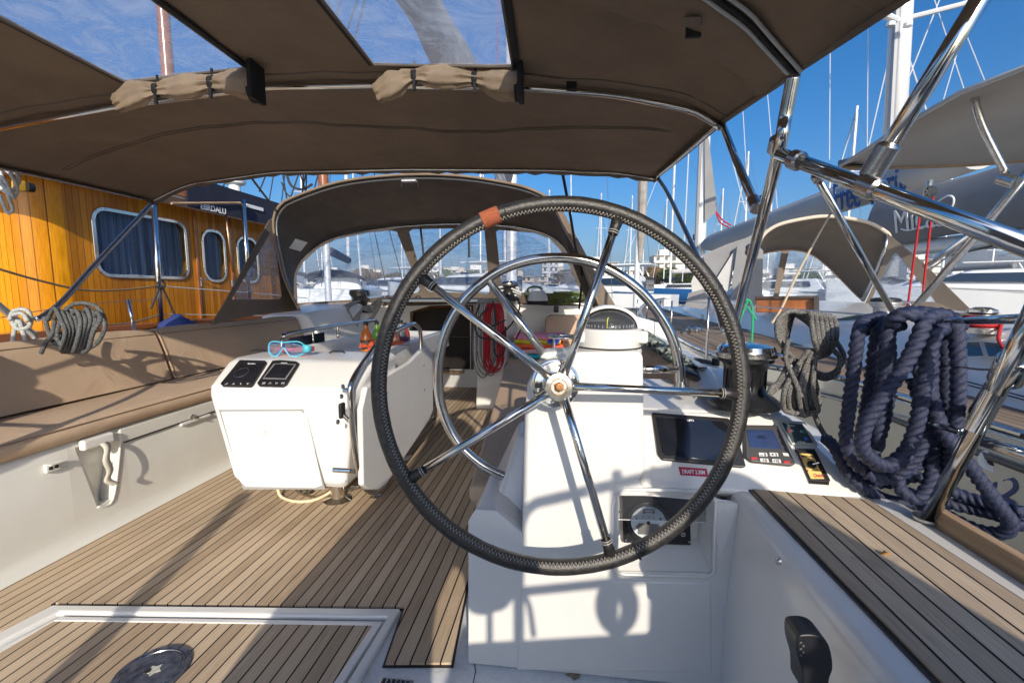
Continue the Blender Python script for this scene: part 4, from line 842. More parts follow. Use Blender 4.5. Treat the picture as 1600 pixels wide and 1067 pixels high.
# navy mooring line on the stern rail
Y0 = 1.24
nv = [
 px((1372, 500, .06), (1350, 503, .02), (1340, 530, -.02), (1332, 590), (1326, 640), (1322, 690), (1340, 728), (1385, 742), (1425, 732), (1445, 700, .04), (1440, 640, .06), (1425, 590, .08), Y=Y0 + .06),
 px((1395, 500, .05), (1378, 505), (1368, 540, -.02), (1360, 600), (1352, 650), (1346, 690), (1362, 722), (1400, 735), (1435, 718, .03), (1452, 670, .05), Y=Y0 + .09),
 px((1480, 498, .05), (1452, 490, -.01), (1415, 489), (1392, 505, -.03), (1384, 550, -.03), (1379, 600), (1372, 650, .0), (1371, 700, .02), Y=Y0 + .03),
 px((1500, 510, .06), (1475, 494), (1448, 500, -.04), (1432, 535, -.05), (1408, 580, -.05), (1378, 620, -.05), (1352, 665, -.04), (1350, 705, -.03), (1385, 728, -.01), (1420, 715, .02), Y=Y0 - .02),
 px((1440, 505, .06), (1420, 503, -.02), (1405, 530, -.03), (1392, 570, -.03), (1375, 610, -.02), (1350, 650, .0), (1335, 690, .02), Y=Y0 + .02),
 px((1500, 530, .05), (1485, 515, .0), (1462, 520, -.05), (1450, 560, -.05), (1440, 620, -.05), (1430, 670, -.04), (1412, 708, -.03), (1378, 728, -.02), (1352, 712), Y=Y0),
 px((1462, 520, .04), (1455, 560, -.02), (1452, 620, -.02), (1444, 680, -.01), (1425, 720, .0), (1390, 748, .02), (1350, 738, .03), Y=Y0 + .02),
 px((1440, 491, .07), (1475, 492), (1492, 505, -.03), (1496, 550, -.03), (1497, 610, -.02), (1492, 660), (1486, 700, .02), (1478, 745, .06), Y=Y0),
 px((1455, 505, .08), (1472, 510, .02), (1478, 550, .02), (1478, 620, .02), (1470, 670, .03), (1458, 715, .03), (1452, 755, .03), (1432, 778, .03), (1408, 765, .04), (1400, 735, .05), Y=Y0 + .02),
 px((1425, 560, .05), (1440, 585, .0), (1452, 610, -.02), (1462, 645, -.03), (1478, 682, -.03), (1510, 722, -.02), (1538, 760, -.02), (1562, 792, -.02), (1578, 815, -.02), (1568, 832, .0), (1530, 828, .04), (1485, 808, .08), (1450, 785, .1), (1415, 768, .1), Y=Y0),
 px((1600, 800, -.05), (1560, 790), (1515, 778, .05), (1470, 760, .08), (1430, 745, .1), (1380, 755, .12), (1340, 740, .1), Y=Y0 + .05),
 px((1600, 822, -.05), (1560, 805), (1520, 795, .05), (1480, 785, .08), (1440, 765, .1), Y=Y0 + .05),
 px((1290, 685, .1), (1305, 700, .05), (1325, 740, .02), (1352, 765, .02), (1390, 782, .04), (1430, 787, .06), (1455, 792, .1), Y=Y0 + .08),
 px((1405, 510, .03), (1395, 500), (1410, 492, -.02), (1435, 493, -.02), (1445, 505, .02), Y=Y0 - .03),
 px((1372, 520, .04), (1378, 500), (1400, 493, -.02), (1425, 498, -.02), (1432, 520), (1420, 560), (1412, 620), (1408, 670), (1395, 720), Y=Y0 + .03),
 px((1350, 520, .07), (1362, 500, .05), (1380, 498, .05), (1388, 530, .05), (1390, 600, .06), (1380, 660, .06), (1365, 710, .05), Y=Y0 + .06),
]
rope_thing('mooring_rope', 'thick navy three strand mooring rope hanging in loops from the stern rail', [q for k_, q in enumerate(nv) if k_ not in (4, 14)], .0160, NAVY, laid=True)
bg_ = thing('rail_strap', 'black bundle strap hanging behind the navy rope', 'strap', tuple(PY(1438, 655, 1.36)))
B().hexa([PY(1430, 668, 1.35), PY(1448, 670, 1.35), PY(1448, 670, 1.4), PY(1430, 668, 1.4), PY(1428, 640, 1.35), PY(1450, 640, 1.35), PY(1450, 640, 1.4), PY(1428, 640, 1.4)]).build('pouch', NAVYC, bg_, bevel=.01)
# speckled grey coil
gy = []
for i in range(7):
    o = i * 4.2
    gy.append(px((1262 - i * 2, 575, .02), (1240 - o * .6, 560), (1217 + o * .5, 530, -.02 + .01 * i), (1216 + o * .8, 500), (1235 + o * .3, 486 + i), (1258, 492 + i * 1.5), (1268, 510, .02), Y=1.42 + .012 * i))
for i in range(6):
    o = i * 7.5
    gy.append(px((1262 + i * 2, 500, .02), (1266 + o * .8, 489 + i, -.01), (1268 + o, 505), (1272 + o * .9, 530, -.03), (1278 + o * .4, 553), (1268, 560, .0), Y=1.40 + .01 * i))
for i in range(7):
    a = (i - 3) / 3
    gy.append(px((1270 + a * 5, 545, -.0), (1258 + a * 14, 575), (1248 + a * 22, 610, -.02), (1252 + a * 26, 640), (1258 + a * 10, 649 - abs(a) * 4, .0), (1262 + a * 18, 630, .03), (1262 + a * 10, 590, .03), Y=1.40 + .01 * (i % 3)))
gy.append(px((1300, 545), (1313, 560), (1308, 578), (1290, 586), (1272, 580), Y=1.43)); gy.append(px((1304, 530), (1318, 555), (1312, 578), (1292, 592), (1272, 586), Y=1.45))
gy.append(px((1236, 560), (1218, 595), (1206, 605), (1202, 615), (1212, 608), (1228, 592), (1240, 580), Y=1.4)); gy.append(px((1232, 530), (1228, 560), (1240, 590), (1252, 620), Y=1.38))
gy.append(px((1270, 640), (1280, 665, .02), (1292, 685, .05), Y=1.42))
rope_thing('coiled_sheet', 'speckled grey braided rope coil hanging to the left of the navy rope', gy, .0075, GREYROPE)
# port side coils on the rail
Yl = 1.95
cl = []
for i in range(9):
    a = i * 9
    cl.append(px((75 + a, 500, .0), (85 + a * .92, 482 + (i % 3) * 3, -.03), (95 + a * .85, 500, -.06), (92 + a * .6 + 10, 520, -.07), (95 + a * .6, 545, -.05), (100 + a * .4, 548, .0), (84 + a * .8, 520, .02), Y=Yl + .015 * (i % 4)))
cl.append(px((128, 545), (150, 538), (164, 510), (156, 484), (135, 474), (110, 478), (95, 500), (90, 530), (110, 541), (140, 538), Y=Yl)); cl.append(px((85, 500), (82, 520), (72, 535), (64, 552), Y=Yl)); cl.append(px((70, 495), (80, 530), (100, 542), (128, 540), (146, 520), (150, 492), (134, 480), Y=Yl + .03))
rope_thing('coiled_mooring_line', 'weathered grey mooring line bundled on the port rail in front of the varnished cabin', cl, .0095, GREYROPE2)
cl = [px((15, 500), (22, 486), (40, 484), (48, 495), (45, 510), (28, 514), (18, 503), Y=2.0), px((28, 500), (22, 520), (18, 550), Y=2.0), px((30, 500), (38, 525), (48, 552), Y=2.0), px((20, 492), (34, 490), (44, 502), Y=1.97)]
rope_thing('rail_knot', 'pale grey rope hitched round the port rail corner', cl, .010, mat('pale_grey_rope', (.42, .44, .42), .85, vscale=160, var=.3, bump=.6, bscale=300))
cl = [px((0, 262), (14, 270), (26, 290), (24, 305), (8, 300), (0, 292), Y=2.2), px((0, 268), (8, 290), (16, 315), (20, 328), (12, 333), (5, 318), (0, 305), Y=2.2), px((0, 275), (10, 285), (17, 300), (22, 310), (16, 300), (5, 290), (0, 280), Y=2.17), px((0, 258), (22, 268), (30, 283), (20, 298), Y=2.23)]
rope_thing('hanging_white_line', 'white rope loops hanging at the left edge under the bimini', cl, .0085, WHITEROPE)

# ropes at the companionway
gc = []
for i in range(8):
    o = i * 4; gc.append(px((556 + i, 470), (545 - 14 + o * .5, 482, -.1), (524 + o, 505, -.12), (522 + o * .9, 530 + i * 2, -.1), (535 + o * .5, 545, -.1), (548 + o * .2, 530, -.1), (552 + o * .3, 500, -.1), (566, 482), Y=4.95))
for i in range(5): gc.append(px((600 - i * 5, 462 + i * 2), (585, 475 + i * 3), (565, 482 + i), (555 + i * 2, 505, -.08), (552 + i * 3, 540 + i * 2, -.08), Y=5.05))
for i in range(4): gc.append(px((575, 480), (590 + i * 3, 470 - i * 2), (584, 490 + i * 2), (562, 512 + i), (548, 530), (552, 545 + i * 3), (580, 520 + i * 4), Y=4.95))
rope_thing('halyard_tails', 'grey halyard tails draped over the bulkhead from the port cabin winch', gc, .0075, mat('grey_halyard', (.22, .22, .21), .85, vscale=60, var=.3))
gc = []
for i in range(9): gc.append(px((600 + i * 6, 474), (606 + i * 8, 462 + (i % 3) * 2), (615 + i * 7, 472), Y=5.2 + .05 * (i % 3)))
rope_thing('cabin_top_lines', 'heap of black lines on the cabin top in front of the sprayhood window', gc, .009, DARKROPE)
gr_ = []
for i in range(7):
    l_, r_, bt = 741 + i * 3.2, 768 + i * 2.8, 590 - (i * 5) % 17
    gr_.append(px((l_ + 10, 466), (l_ + 2, 478), (l_, 510), (l_ - 2 + (i % 2) * 2, 545), (l_ + 2, bt - 14), ((l_ + r_) / 2, bt), (r_ - 2, bt - 14), (r_ + 1, 545), (r_, 505), (r_ - 3, 476), (r_ - 9, 466), Y=4.2 - .012 * (i % 4)))
rope_thing('halyard_coil', 'grey and white rope loops hanging on the white cockpit block', gr_, .0066, mat('grey_white_rope', (.25, .24, .22), .85, vscale=50, var=.4))
gr_ = []
for i in range(5):
    l_, r_, bt = 757 + i * 2.4, 776 + i * 2.6, 582 - (i * 4) % 11
    gr_.append(px((l_ + 6, 474), (l_, 490), (l_ - 1, 530), (l_, bt - 12), ((l_ + r_) / 2, bt), (r_, bt - 12), (r_ + 1, 530), (r_, 490), (r_ - 5, 474), Y=4.15 - .012 * (i % 3)))
rope_thing('halyard_coil', 'bright red rope loops hanging in the middle of the white cockpit block', gr_, .0072, REDROPE)
gr_ = [px((750, 475), (742, 500), (748, 525), (775, 528), (800, 505), (812, 480), (808, 465), Y=4.12), px((770, 470), (774, 500), (772, 540), (776, 556), (788, 548), (790, 510), Y=4.12), px((795, 470), (812, 490), (815, 510), (806, 530), Y=4.3), px((765, 480), (750, 495), (752, 515), (790, 500), Y=4.1)]
rope_thing('halyard_coil', 'thin black lines looped over the red and grey coils', gr_, .0075, DARKROPE)
gr_ = []
for i in range(12): gr_.append(px((770 + i * 3, 452 + (i * 7) % 14), (790 + i * 2, 448 + (i * 5) % 16), (815 - i, 458 + (i * 3) % 12), Y=4.85 + .02 * i))
rope_thing('winch_turns', 'white and grey rope turns piled beside the chrome cabin winch', gr_, .010, WHITEROPE)
gr_ = []
for i in range(22):
    ph = i * .7; cx_ = 845 + (i % 7) * 8
    gr_.append([PY(cx_ + math.cos(a) * (24 - (i % 5) * 3), 462 + math.sin(a) * 5 + (i % 4) * 2.6, 5.0 + .12 * math.sin(a) + .03 * (i % 4)) for a in [ph + k * .5 for k in range(11)]])
gr_.append([PY(836 + math.cos(a) * 12, 454 + math.sin(a) * 6, 5.1) for a in [k * .6 for k in range(11)]])
rope_thing('olive_sheet_coil', 'olive green rope coil lying on the cabin top behind the white cap', gr_, .012, OLIVEROPE)
hat = thing('sun_cap', 'white rounded cap with a dark band on the cabin top', 'cap', tuple(PY(838, 478, 4.7)))
c = PY(840, 476, 4.75); rr = .105
B().lathe([(rr, 0), (rr * 1.01, .04), (rr * .94, .09), (rr * .72, .135), (rr * .4, .155), (.001, .16)], c, seg=32).build('crown', mat('white_cloth', (.62, .63, .64), .9, bump=.4, bscale=200), hat, smooth=180)
B().lathe([(rr * 1.02, -.0), (rr * 1.03, .005), (rr * 1.03, .035), (rr * 1.01, .04)], c, seg=32).build('band', BLACKWEB, hat)
# towels
tw = [((822, 570), 'turquoise folded towel at the bottom of the starboard pile', (.02, .42, .55), 0), ((822, 560), 'pale pink folded towel second from the bottom of the pile', (.70, .45, .47), .05), ((822, 550), 'coral folded towel in the middle of the pile', (.80, .13, .06), .10), ((822, 542), 'lime yellow folded towel second from the top of the pile', (.62, .62, .04), .15), ((822, 533), 'pink folded towel on top of the starboard pile', (.78, .28, .38), .19)]
for (x, y), lab, col, dz in tw:
    t = thing('folded_towel', lab, 'towel', (-.4, 4.75, .47 + dz), 'towels stacked on the starboard seat')
    rnd = random.Random(int(dz * 100)); x0 = -.53 + rnd.uniform(-.01, .02); x1 = -.02 + rnd.uniform(-.03, .03)
    h = .046
    b = B(); rows = []
    for i in range(9):
        xx = x0 + (x1 - x0) * i / 8; w_ = .006 * math.sin(i * 1.9 + dz * 40)
        rows.append([V(xx, 4.55, .468 + dz + w_), V(xx, 4.53, .468 + dz + h * .5 + w_), V(xx, 4.55, .468 + dz + h * .95 + w_), V(xx, 4.95, .468 + dz + h + w_), V(xx, 4.97, .468 + dz + w_)])
    b.loft(rows, True, True).build('towel', mat('towel_' + lab.split()[0], col, .95, var=.08, vscale=30, bump=.9, bscale=350), t, smooth=60)
bp_ = thing('blue_packet', 'small blue packet lying on the pink towel', 'packet', tuple(PY(867, 530, 4.5)))
B().hexa([PY(855, 537, 4.5), PY(872, 538, 4.5), PY(878, 528, 4.6), PY(864, 528, 4.6), PY(855, 534, 4.5), PY(872, 535, 4.5), PY(878, 525, 4.6), PY(864, 525, 4.6)]).build('packet', mat('blue_foil', (.02, .05, .45), .35), bp_, bevel=.005)
dk = thing('mainsheet_block', 'small black block on the cabin side above the starboard seat', 'block', tuple(PY(869, 482, 5.1)))
B().hexa([PY(865, 488, 5.1), PY(873, 488, 5.1), PY(873, 488, 5.2), PY(865, 488, 5.2), PY(865, 478, 5.1), PY(873, 478, 5.1), PY(873, 478, 5.2), PY(865, 478, 5.2)]).build('block', BLACK, dk, bevel=.01)
# dark rope on the starboard coaming
gr_ = []
for i in range(26):
    x = 998 + i * 2.8; y = 520 + i * 1.9; gr_.append([PY(x + math.cos(a) * 11, y + math.sin(a) * 5, 2.6 - i * .03) for a in [i + k * .6 for k in range(8)]])
rope_thing('coaming_rope', 'dark green and white mooring rope heaped along the starboard coaming', gr_, .012, mat('dark_green_rope', (.03, .05, .045), .8, vscale=60, col2=(.25, .28, .26), detail=1))

# throttle lever and bolt
th = thing('throttle_lever', 'black engine throttle lever standing in the footwell by the starboard seat', 'lever', tuple(PX(1270, 1040, .45)))
P = [(1246, 996), (1256, 991), (1276, 992), (1292, 1002), (1300, 1022), (1302, 1045), (1297, 1060), (1290, 1085), (1258, 1085), (1254, 1050), (1246, 1020)]
Yt = .72
B().prism(smooth_path([PY(x, y, Yt) for x, y in P], 3, closed=True), (0, .045, 0)).build('grip', mat('soft_black', (.012, .013, .016), .42, bump=.1, bscale=200), th, bevel=.010, seg=5)
B().tube([PY(1275, 1070, Yt + .02), PY(1290, 1100, Yt + .02), V(.47, Yt + .02, .40)], .016, 10).build('shaft', BLACK, th)
for i, s in enumerate('ON'): pass
for k in range(5): B().lathe([(.0022, 0), (.0022, .001), (.001, .001)], PY(1251 + (k % 2) * 4, 1003 + k * 5, Yt - .001), (0, -1, 0), 6).build('grip_dot', mat('grey_dot', (.10, .10, .10), .5), th)
bt = thing('wall_stud', 'small steel stud on the footwell wall under the teak', 'stud', tuple(PX(1218, 876, .47)))
c = PX(1218, 876, .474); B().lathe([(.009, 0), (.009, .004), (.005, .008), (.001, .008)], c, (-1, 0, 0), 14).build('stud', STEEL, bt)
ck = thing('gelcoat_crack', 'thin dark hairline crack running down the gelcoat beside the teak corner', 'crack', tuple(PY(736, 1000, 1.29)))
B().tube([PZ(x, y, -.006) for x, y in ((733, 1018), (741, 1032), (743, 1048), (739, 1067), (741, 1085))], .0012, 4).build('crack', BLACKP, ck)
cp_ = thing('chipped_spot', 'small chipped brown patch on the gelcoat at the foot of the pedestal', 'damage mark', tuple(PZ(897, 1054, 0)))
P = [PZ(x, y, -.005) for x, y in ((883, 1054), (893, 1050), (899, 1047), (908, 1049), (906, 1058), (897, 1062), (891, 1056))]
B().prism(P, (0, 0, .0015)).build('patch', mat('bare_filler', (.25, .20, .14), .9, var=.4, vscale=100), cp_)

# =================================================================== bimini over the cockpit
def interp(tab, t):
    for (a, va), (b_, vb) in zip(tab, tab[1:]):
        if t <= b_: return va + (vb - va) * (t - a) / (b_ - a)
    return tab[-1][1]
BYf = lambda t: 1.10 + .37 * max(0, (t - .6) / .4) ** 1.6
SEC = [
 (.15, -2.97, .68, [(0, 1.76), (.06, 1.86), (.12, 1.93), (.27, 1.99), (.5, 2.01), (.8, 1.97), (.9, 1.92), (.96, 1.83), (1, 1.71)]),
 (1.0, -2.97, .655, [(0, 1.77), (.06, 1.88), (.12, 1.95), (.27, 2.01), (.5, 2.04), (.8, 1.985), (.9, 1.94), (.96, 1.84), (1, 1.715)]),
 (1.3, -2.97, .61, [(0, 1.78), (.06, 1.88), (.12, 1.95), (.27, 2.01), (.5, 2.035), (.8, 1.98), (.9, 1.93), (.955, 1.85), (1, 1.73)]),
 (1.9, -2.97, .58, [(0, 1.80), (.05, 1.87), (.104, 1.92), (.273, 1.985), (.48, 2.03), (.617, 2.015), (.794, 1.97), (.887, 1.93), (.97, 1.86), (1, 1.79)]),
 (2.5, -2.96, .565, [(0, 1.80), (.05, 1.87), (.104, 1.92), (.273, 1.97), (.48, 1.99), (.617, 1.985), (.794, 1.955), (.887, 1.92), (.97, 1.865), (1, 1.82)]),
 (3.0, -2.93, .545, [(0, 1.79), (.04, 1.85), (.09, 1.905), (.27, 1.965), (.545, 1.955), (.81, 1.92), (.93, 1.89), (1, 1.85)]),
 (3.02, -2.92, .54, [(0, 1.77), (.04, 1.83), (.09, 1.885), (.27, 1.945), (.545, 1.935), (.81, 1.90), (.93, 1.87), (1, 1.835)])]
def can(t, Y):
    for s0, s1 in zip(SEC, SEC[1:]):
        if Y <= s1[0] or s1 is SEC[-1]:
            k = min(max((Y - s0[0]) / (s1[0] - s0[0]), 0), 1); xl = s0[1] + (s1[1] - s0[1]) * k; xr = s0[2] + (s1[2] - s0[2]) * k
            z = interp(s0[3], t) * (1 - k) + interp(s1[3], t) * k
            return V(xl + (xr - xl) * t, Y, z)
bim = thing('bimini', 'brown canvas bimini with two clear roof windows stretched over the cockpit', 'awning', (-1.2, 1.6, 1.9))
XLc, XRc = -2.97, .59
wt = [((-1.80 - XLc) / (XRc - XLc), (-1.265 - XLc) / (XRc - XLc)), ((-.74 - XLc) / (XRc - XLc), (-.205 - XLc) / (XRc - XLc))]
ts = sorted(set([i / 48 for i in range(49)] + [a for p in wt for a in p])); Ys = sorted(set([.15 + i * .09 for i in range(32)] + [.5, 1.765, 2.99, 3.02]))
W0, W1 = .5, 1.765
b = B(); idx = {}
rnd = random.Random(3)
def cpt(t, y):
    p = can(t, y)
    wr = .0035 * math.sin(p.x * 9 + p.y * 4) * math.sin(p.y * 6) + .0025 * math.sin(p.x * 23 + 3 * p.y) + .002 * math.sin(p.y * 31 + p.x * 5)
    if y > 2.95: wr = .004 * math.sin(p.x * 38)
    return p + V(0, 0, wr)
for y in Ys:
    for t in ts: idx[(t, y)] = len(b.v); b.v.append(cpt(t, y))
for i in range(len(ts) - 1):
    for j in range(len(Ys) - 1):
        tm = (ts[i] + ts[i + 1]) / 2; ym = (Ys[j] + Ys[j + 1]) / 2
        if any(a < tm < c for a, c in wt) and W0 < ym < W1: continue
        b.f.append((idx[(ts[i], Ys[j])], idx[(ts[i + 1], Ys[j])], idx[(ts[i + 1], Ys[j + 1])], idx[(ts[i], Ys[j + 1])]))
b.build('canopy', CANVAS, bim, smooth=180, solid=.003)
for a, c in wt:
    b = B(); tt = [a + (c - a) * i / 6 for i in range(7)]; yy = [W0 + (W1 - W0) * j / 10 for j in range(11)]
    b.loft([[can(t, y) for t in tt] for y in yy]); w_ = b.build('roof_window', VINYLS, bim, smooth=180)
    lo = [can(a, y) + V(0, 0, -.006) for y in yy] + [can(t, W1) + V(0, 0, -.006) for t in tt][1:] + [can(c, y) + V(0, 0, -.006) for y in yy[::-1]][1:] + [can(t, W0) + V(0, 0, -.006) for t in tt[::-1]][1:-1]
    B().tube(lo, .0055, 6, closed=True).build('window_piping', CANVASD, bim, smooth=180)
    B().loft([[can(c, y) + V(.0, 0, -.007), can(c, y) + V(.026, 0, -.009)] for y in yy]).build('zip_tape', BLACKWEB, bim, smooth=180, solid=.003)
    B().loft([[can(a, y) + V(-.018, 0, -.007), can(a, y) + V(0, 0, -.007)] for y in yy]).build('zip_tape', BLACKWEB, bim, smooth=180, solid=.003)
def seam(tl, yf, r=.003, m=CANVASD, name='seam', dz=-.004):
    B().tube([cpt(t, yf(t)) + V(0, 0, dz) for t in tl], r, 6).build(name, m, bim, smooth=180)
TL = [i / 60 for i in range(61)]
seam([.03 + .94 * t for t in TL], lambda t: 2.32 + .10 * math.cos(t * 9) - .25 * abs(t - .5) ** 2, .0035)
seam([.03 + .94 * t for t in TL], lambda t: 2.34 + .10 * math.cos(t * 9) - .25 * abs(t - .5) ** 2, .002)
seam(TL, lambda t: 3.003 + .003 * math.sin(t * 170), .015, CANVASD, 'hem', -.014)
for tt_ in (.0, 1.0):
    B().tube([can(tt_, y) for y in [.15 + i * .12 for i in range(25)]], .010, 8).build('edge_hem', CANVASD, bim, smooth=180)
    k = .012 if tt_ == 0 else -.012
    B().tube([can(tt_, y) + V(k * 1.6, 0, -.012) for y in [1.9 + i * .1 for i in range(11)]], .009, 8).build('side_rod', STEEL, bim, smooth=180)
# sleeves over the bows
seam(TL, lambda t: 1.83, .004, CANVASD)
for tl, nm in (([.30, .315, .33, .345, .36, .38, .40, .42, .44, .46, .48, .5, .52, .54, .56, .58, .60, .615], 'a'), ([.80 + .2 * i / 20 for i in range(21)], 'b'), ([0.0 + .29 * i / 20 for i in range(21)], 'c')): pass
bow = smooth_path([can(i / 40, 1.90) + V(0, 0, -.022) for i in range(41)], 2)
fmb = bim
B().tube(bow, .0125, 12).build('middle_bow', CHROME, fmb, smooth=180)
bow3 = smooth_path([can(i / 40, BYf(i / 40)) + V(0, 0, -.02) for i in range(40)], 2)
B().tube(bow3, .0125, 12).build('aft_bow', CHROME, fmb, smooth=180)
bow0 = smooth_path([can(i / 40, 2.99) + V(0, 0, -.012) for i in range(41)], 2)
B().tube(bow0, .008, 10).build('front_bow', CHROME, fmb, smooth=180)
# canvas sleeve with double zips over the aft bow at the starboard corner
sl = [.80 + .2 * i / 24 for i in range(25)]
rows = []
for t in sl: rows.append([can(t, BYf(t) + dy) + V(-.012 * max(0, (t - .93) / .07), 0, dz * min(1, (1 - t) / .05 + .1) + .004 * math.sin(t * 160 + dy * 30)) for dy, dz in ((-.12, -.006), (-.06, -.040), (0, -.052), (.06, -.046), (.12, -.006))])
B().loft(rows).build('bow_sleeve', CANVAS, bim, smooth=180, solid=.003)
for dy, m2 in ((-.128, GREYLBL), (-.112, BLACKWEB), (-.096, GREYLBL)):
    B().tube([can(t, BYf(t) + dy) + V(-.004, 0, -.014 - .4 * (.128 + dy)) for t in sl], .0055, 6).build('zip', m2, bim, smooth=180)
B().tube([can(t, BYf(t)) + V(0, 0, -.022) for t in (.74, .76, .78, .80)], .016, 12).build('bow_joint', CHROME, fmb)
for (x, y, Yy) in ((893, 135, 1.86), (1083, 52, 1.36)):
    p = PY(x, y, Yy); B().box((p.x - .02, p.y - .006, p.z - .012), (p.x + .02, p.y + .006, p.z + .035)).build('tab', BLACKWEB, bim, bevel=.002)
    B().prism([PY(x - 14, y - 24, Yy - .06), PY(x + 12, y - 24, Yy - .06), PY(x + 14, y - 10, Yy - .02), PY(x - 14, y - 10, Yy - .02)], (0, 0, .003)).build('patch', CANVASD, bim)
# rolled shades
def roll(label, pts, rad, ties, endx, Y_):
    t = thing('rolled_shade', label, 'rolled blind', tuple(PY(*pts[2], Y_)), 'rolled window shades under the bimini')
    n = len(pts); P = [PY(x, y, Y_) for x, y in pts]; SP = smooth_path(P, 10)
    rr_ = smooth_path([V(r, 0, 0) for r in rad], 10)
    rows = []
    ph = random.random() * 6
    for i, p in enumerate(SP):
        tg = (SP[min(i + 1, len(SP) - 1)] - SP[max(i - 1, 0)]).normalized(); u = V(0, 1, 0); v = tg.cross(u).normalized(); r = max(rr_[i].x, .012)
        row = []
        for k in range(44):
            a = 2 * math.pi * k / 44; f = 1 + .10 * math.sin(3 * a + ph + i * .06) + .07 * math.sin(5 * a + i * .13) + (.26 if r < .034 else .07) * math.sin(8 * a + ph + i * .02) + .05 * math.sin(i * .9 + 2 * a)
            row.append(p + (u * math.cos(a) * .75 + v * math.sin(a)) * r * f)
        rows.append(row)
    B().loft(rows, True, True).build('roll', TAUPE, t, smooth=60)
    for tx in ties:
        j = min(range(len(SP)), key=lambda i: abs((SP[i] - PY(tx, 130, Y_)).x)); p = SP[j]; r = max(rr_[j].x, .012)
        B().loft([[p + V(dx, math.cos(a) * .80 * r * 1.12, math.sin(a) * r * 1.15) for a in [2 * math.pi * k / 20 for k in range(20)]] for dx in (-.010, .010)], True).build('tie', BLACKWEB, t, smooth=60, solid=.003)
        B().tube([p + V(.0, 0, r * 1.1), p + V(0, 0, r * 1.1 + .03)], .005, 6).build('tie_end', BLACKWEB, t)
        B().box((p.x - .004, p.y - .02, p.z - r - .035), (p.x + .008, p.y - .012, p.z - r + .005)).build('tie_tail', BLACKWEB, t)
    q = PY(*endx, Y_)
    B().box((q.x - .008, Y_ - .045, q.z - .085), (q.x + .012, Y_ + .04, q.z + .055)).build('side_tape', BLACKWEB, t, bevel=.003)
    B().tube([q + V(-.02, 0, -.05), q + V(.005, 0, -.05)], .038, 20).build('roll_end', BLACKWEB, t)
    return t
roll('tan rolled window shade with a drooping end under the left roof window', [(183, 165), (215, 148), (247, 141), (290, 137), (332, 131), (368, 131), (397, 134)], [.026, .048, .024, .046, .024, .048, .052], (247, 332), (400, 124), 1.74)
roll('tan rolled window shade tied with two straps under the right roof window', [(588, 148), (615, 134), (648, 120), (690, 121), (742, 124), (775, 130), (810, 134)], [.030, .050, .022, .044, .022, .050, .052], (648, 742), (813, 120), 1.78)

def pole(name, label, pts, r, m=CHROME, cat='rail', group=None, seg=14, fit=(), parent=None):
    if parent:
        o = B().tube(pts if len(pts) < 4 else smooth_path(pts, 6), r, seg).build(name, m, parent, smooth=180)
        for k, s in fit:
            a = pts[0] + (pts[-1] - pts[0]) * k; d = (pts[-1] - pts[0]).normalized()
            B().tube([a - d * s, a - d * (s - .004), a + d * (s - .004), a + d * s], [r * 1.15, r * 1.4, r * 1.4, r * 1.15], 16).build('clamp', STEEL, o)
        return o
    t = thing(name, label, cat, tuple(pts[-1]), group)
    B().tube(pts if len(pts) < 4 else smooth_path(pts, 6), r, seg).build('tube', m, t, smooth=180)
    for k, s in fit:
        a = pts[0] + (pts[-1] - pts[0]) * k; d = (pts[-1] - pts[0]).normalized()
        B().tube([a - d * s, a - d * (s - .004), a + d * (s - .004), a + d * s], [r * 1.15, r * 1.4, r * 1.4, r * 1.15], 16).build('clamp', STEEL, t)
    return t
A_t, A_m, A_b = PY(1240, 118, 1.12), PY(1216, 240, 1.16), PY(1140, 540, 1.9)
pole('post', 'thick starboard post rising from behind the winch to the bimini corner', [A_t, A_t + (A_m - A_t) * .5, A_m, A_m + (A_b - A_m) * .35, A_m + (A_b - A_m) * .65, A_b], .0145, cat='post', fit=((.33, .018), (.5, .014), (.16, .02)), parent=bim)
H0, H1 = PY(1218, 241, 1.14), PY(1660, 405, .68)
t = pole('brace', 'thick horizontal brace running aft from the starboard bimini post', [H0, H0 + (H1 - H0) * .5, H1], .0148, cat='brace', fit=((.10, .014), (.45, .02)), parent=bim)
pole('strut', 'thick strut rising from the horizontal brace out of the top of the picture', [PY(1364, 268, .95), PY(1450, 130, .88), PY(1575, -70, .8)], .0140, cat='strut', fit=((.06, .03),), parent=bim)
hj = bim
B().hexa([PY(1343, 290, .95), PY(1358, 296, .95), PY(1358, 296, .98), PY(1343, 290, .98), PY(1356, 265, .94), PY(1372, 272, .94), PY(1372, 272, .97), PY(1356, 265, .97)]).build('swivel_joint', STEEL, hj, bevel=.004)
pole('strut', 'slim steel strut slanting down to the navy rope from the horizontal brace', [PY(1276, 276, 1.16), PY(1395, 487, 1.5)], .0085, cat='strut', fit=((.01, .012),), parent=bim)
pole('strut', 'short black and steel strut from the bimini bow to the starboard post', [can(1.0, 1.9) + V(0, 0, 0), PY(1150, 250, 1.7), PY(1182, 325, 1.32)], .0125, cat='strut', fit=((.97, .03),), parent=bim)
pole('leg', 'curved front leg of the bimini running down behind the wheel rim', [can(1, 2.99), PY(1032, 285, 2.9), PY(1048, 312, 2.75), PY(1100, 425, 2.3), PY(1132, 520, 2.0)], .0125, cat='leg', fit=(), parent=bim)
pole('leg', 'front port leg of the bimini slanting down to the rail corner', [PX(242, 314, -2.93), PX(150, 412, -2.95), PX(98, 470, -2.95), PX(70, 492, -2.95), PX(56, 499, -2.95)], .0155, cat='leg', parent=bim)
pole('port_rail', 'bent steel rail tube at the far left above the port cushion', [PX(-60, 430, -2.95), PX(0, 479, -2.95), PX(40, 512, -2.95), PX(56, 530, -2.95), PX(60, 565, -2.95)], .0165, cat='rail')
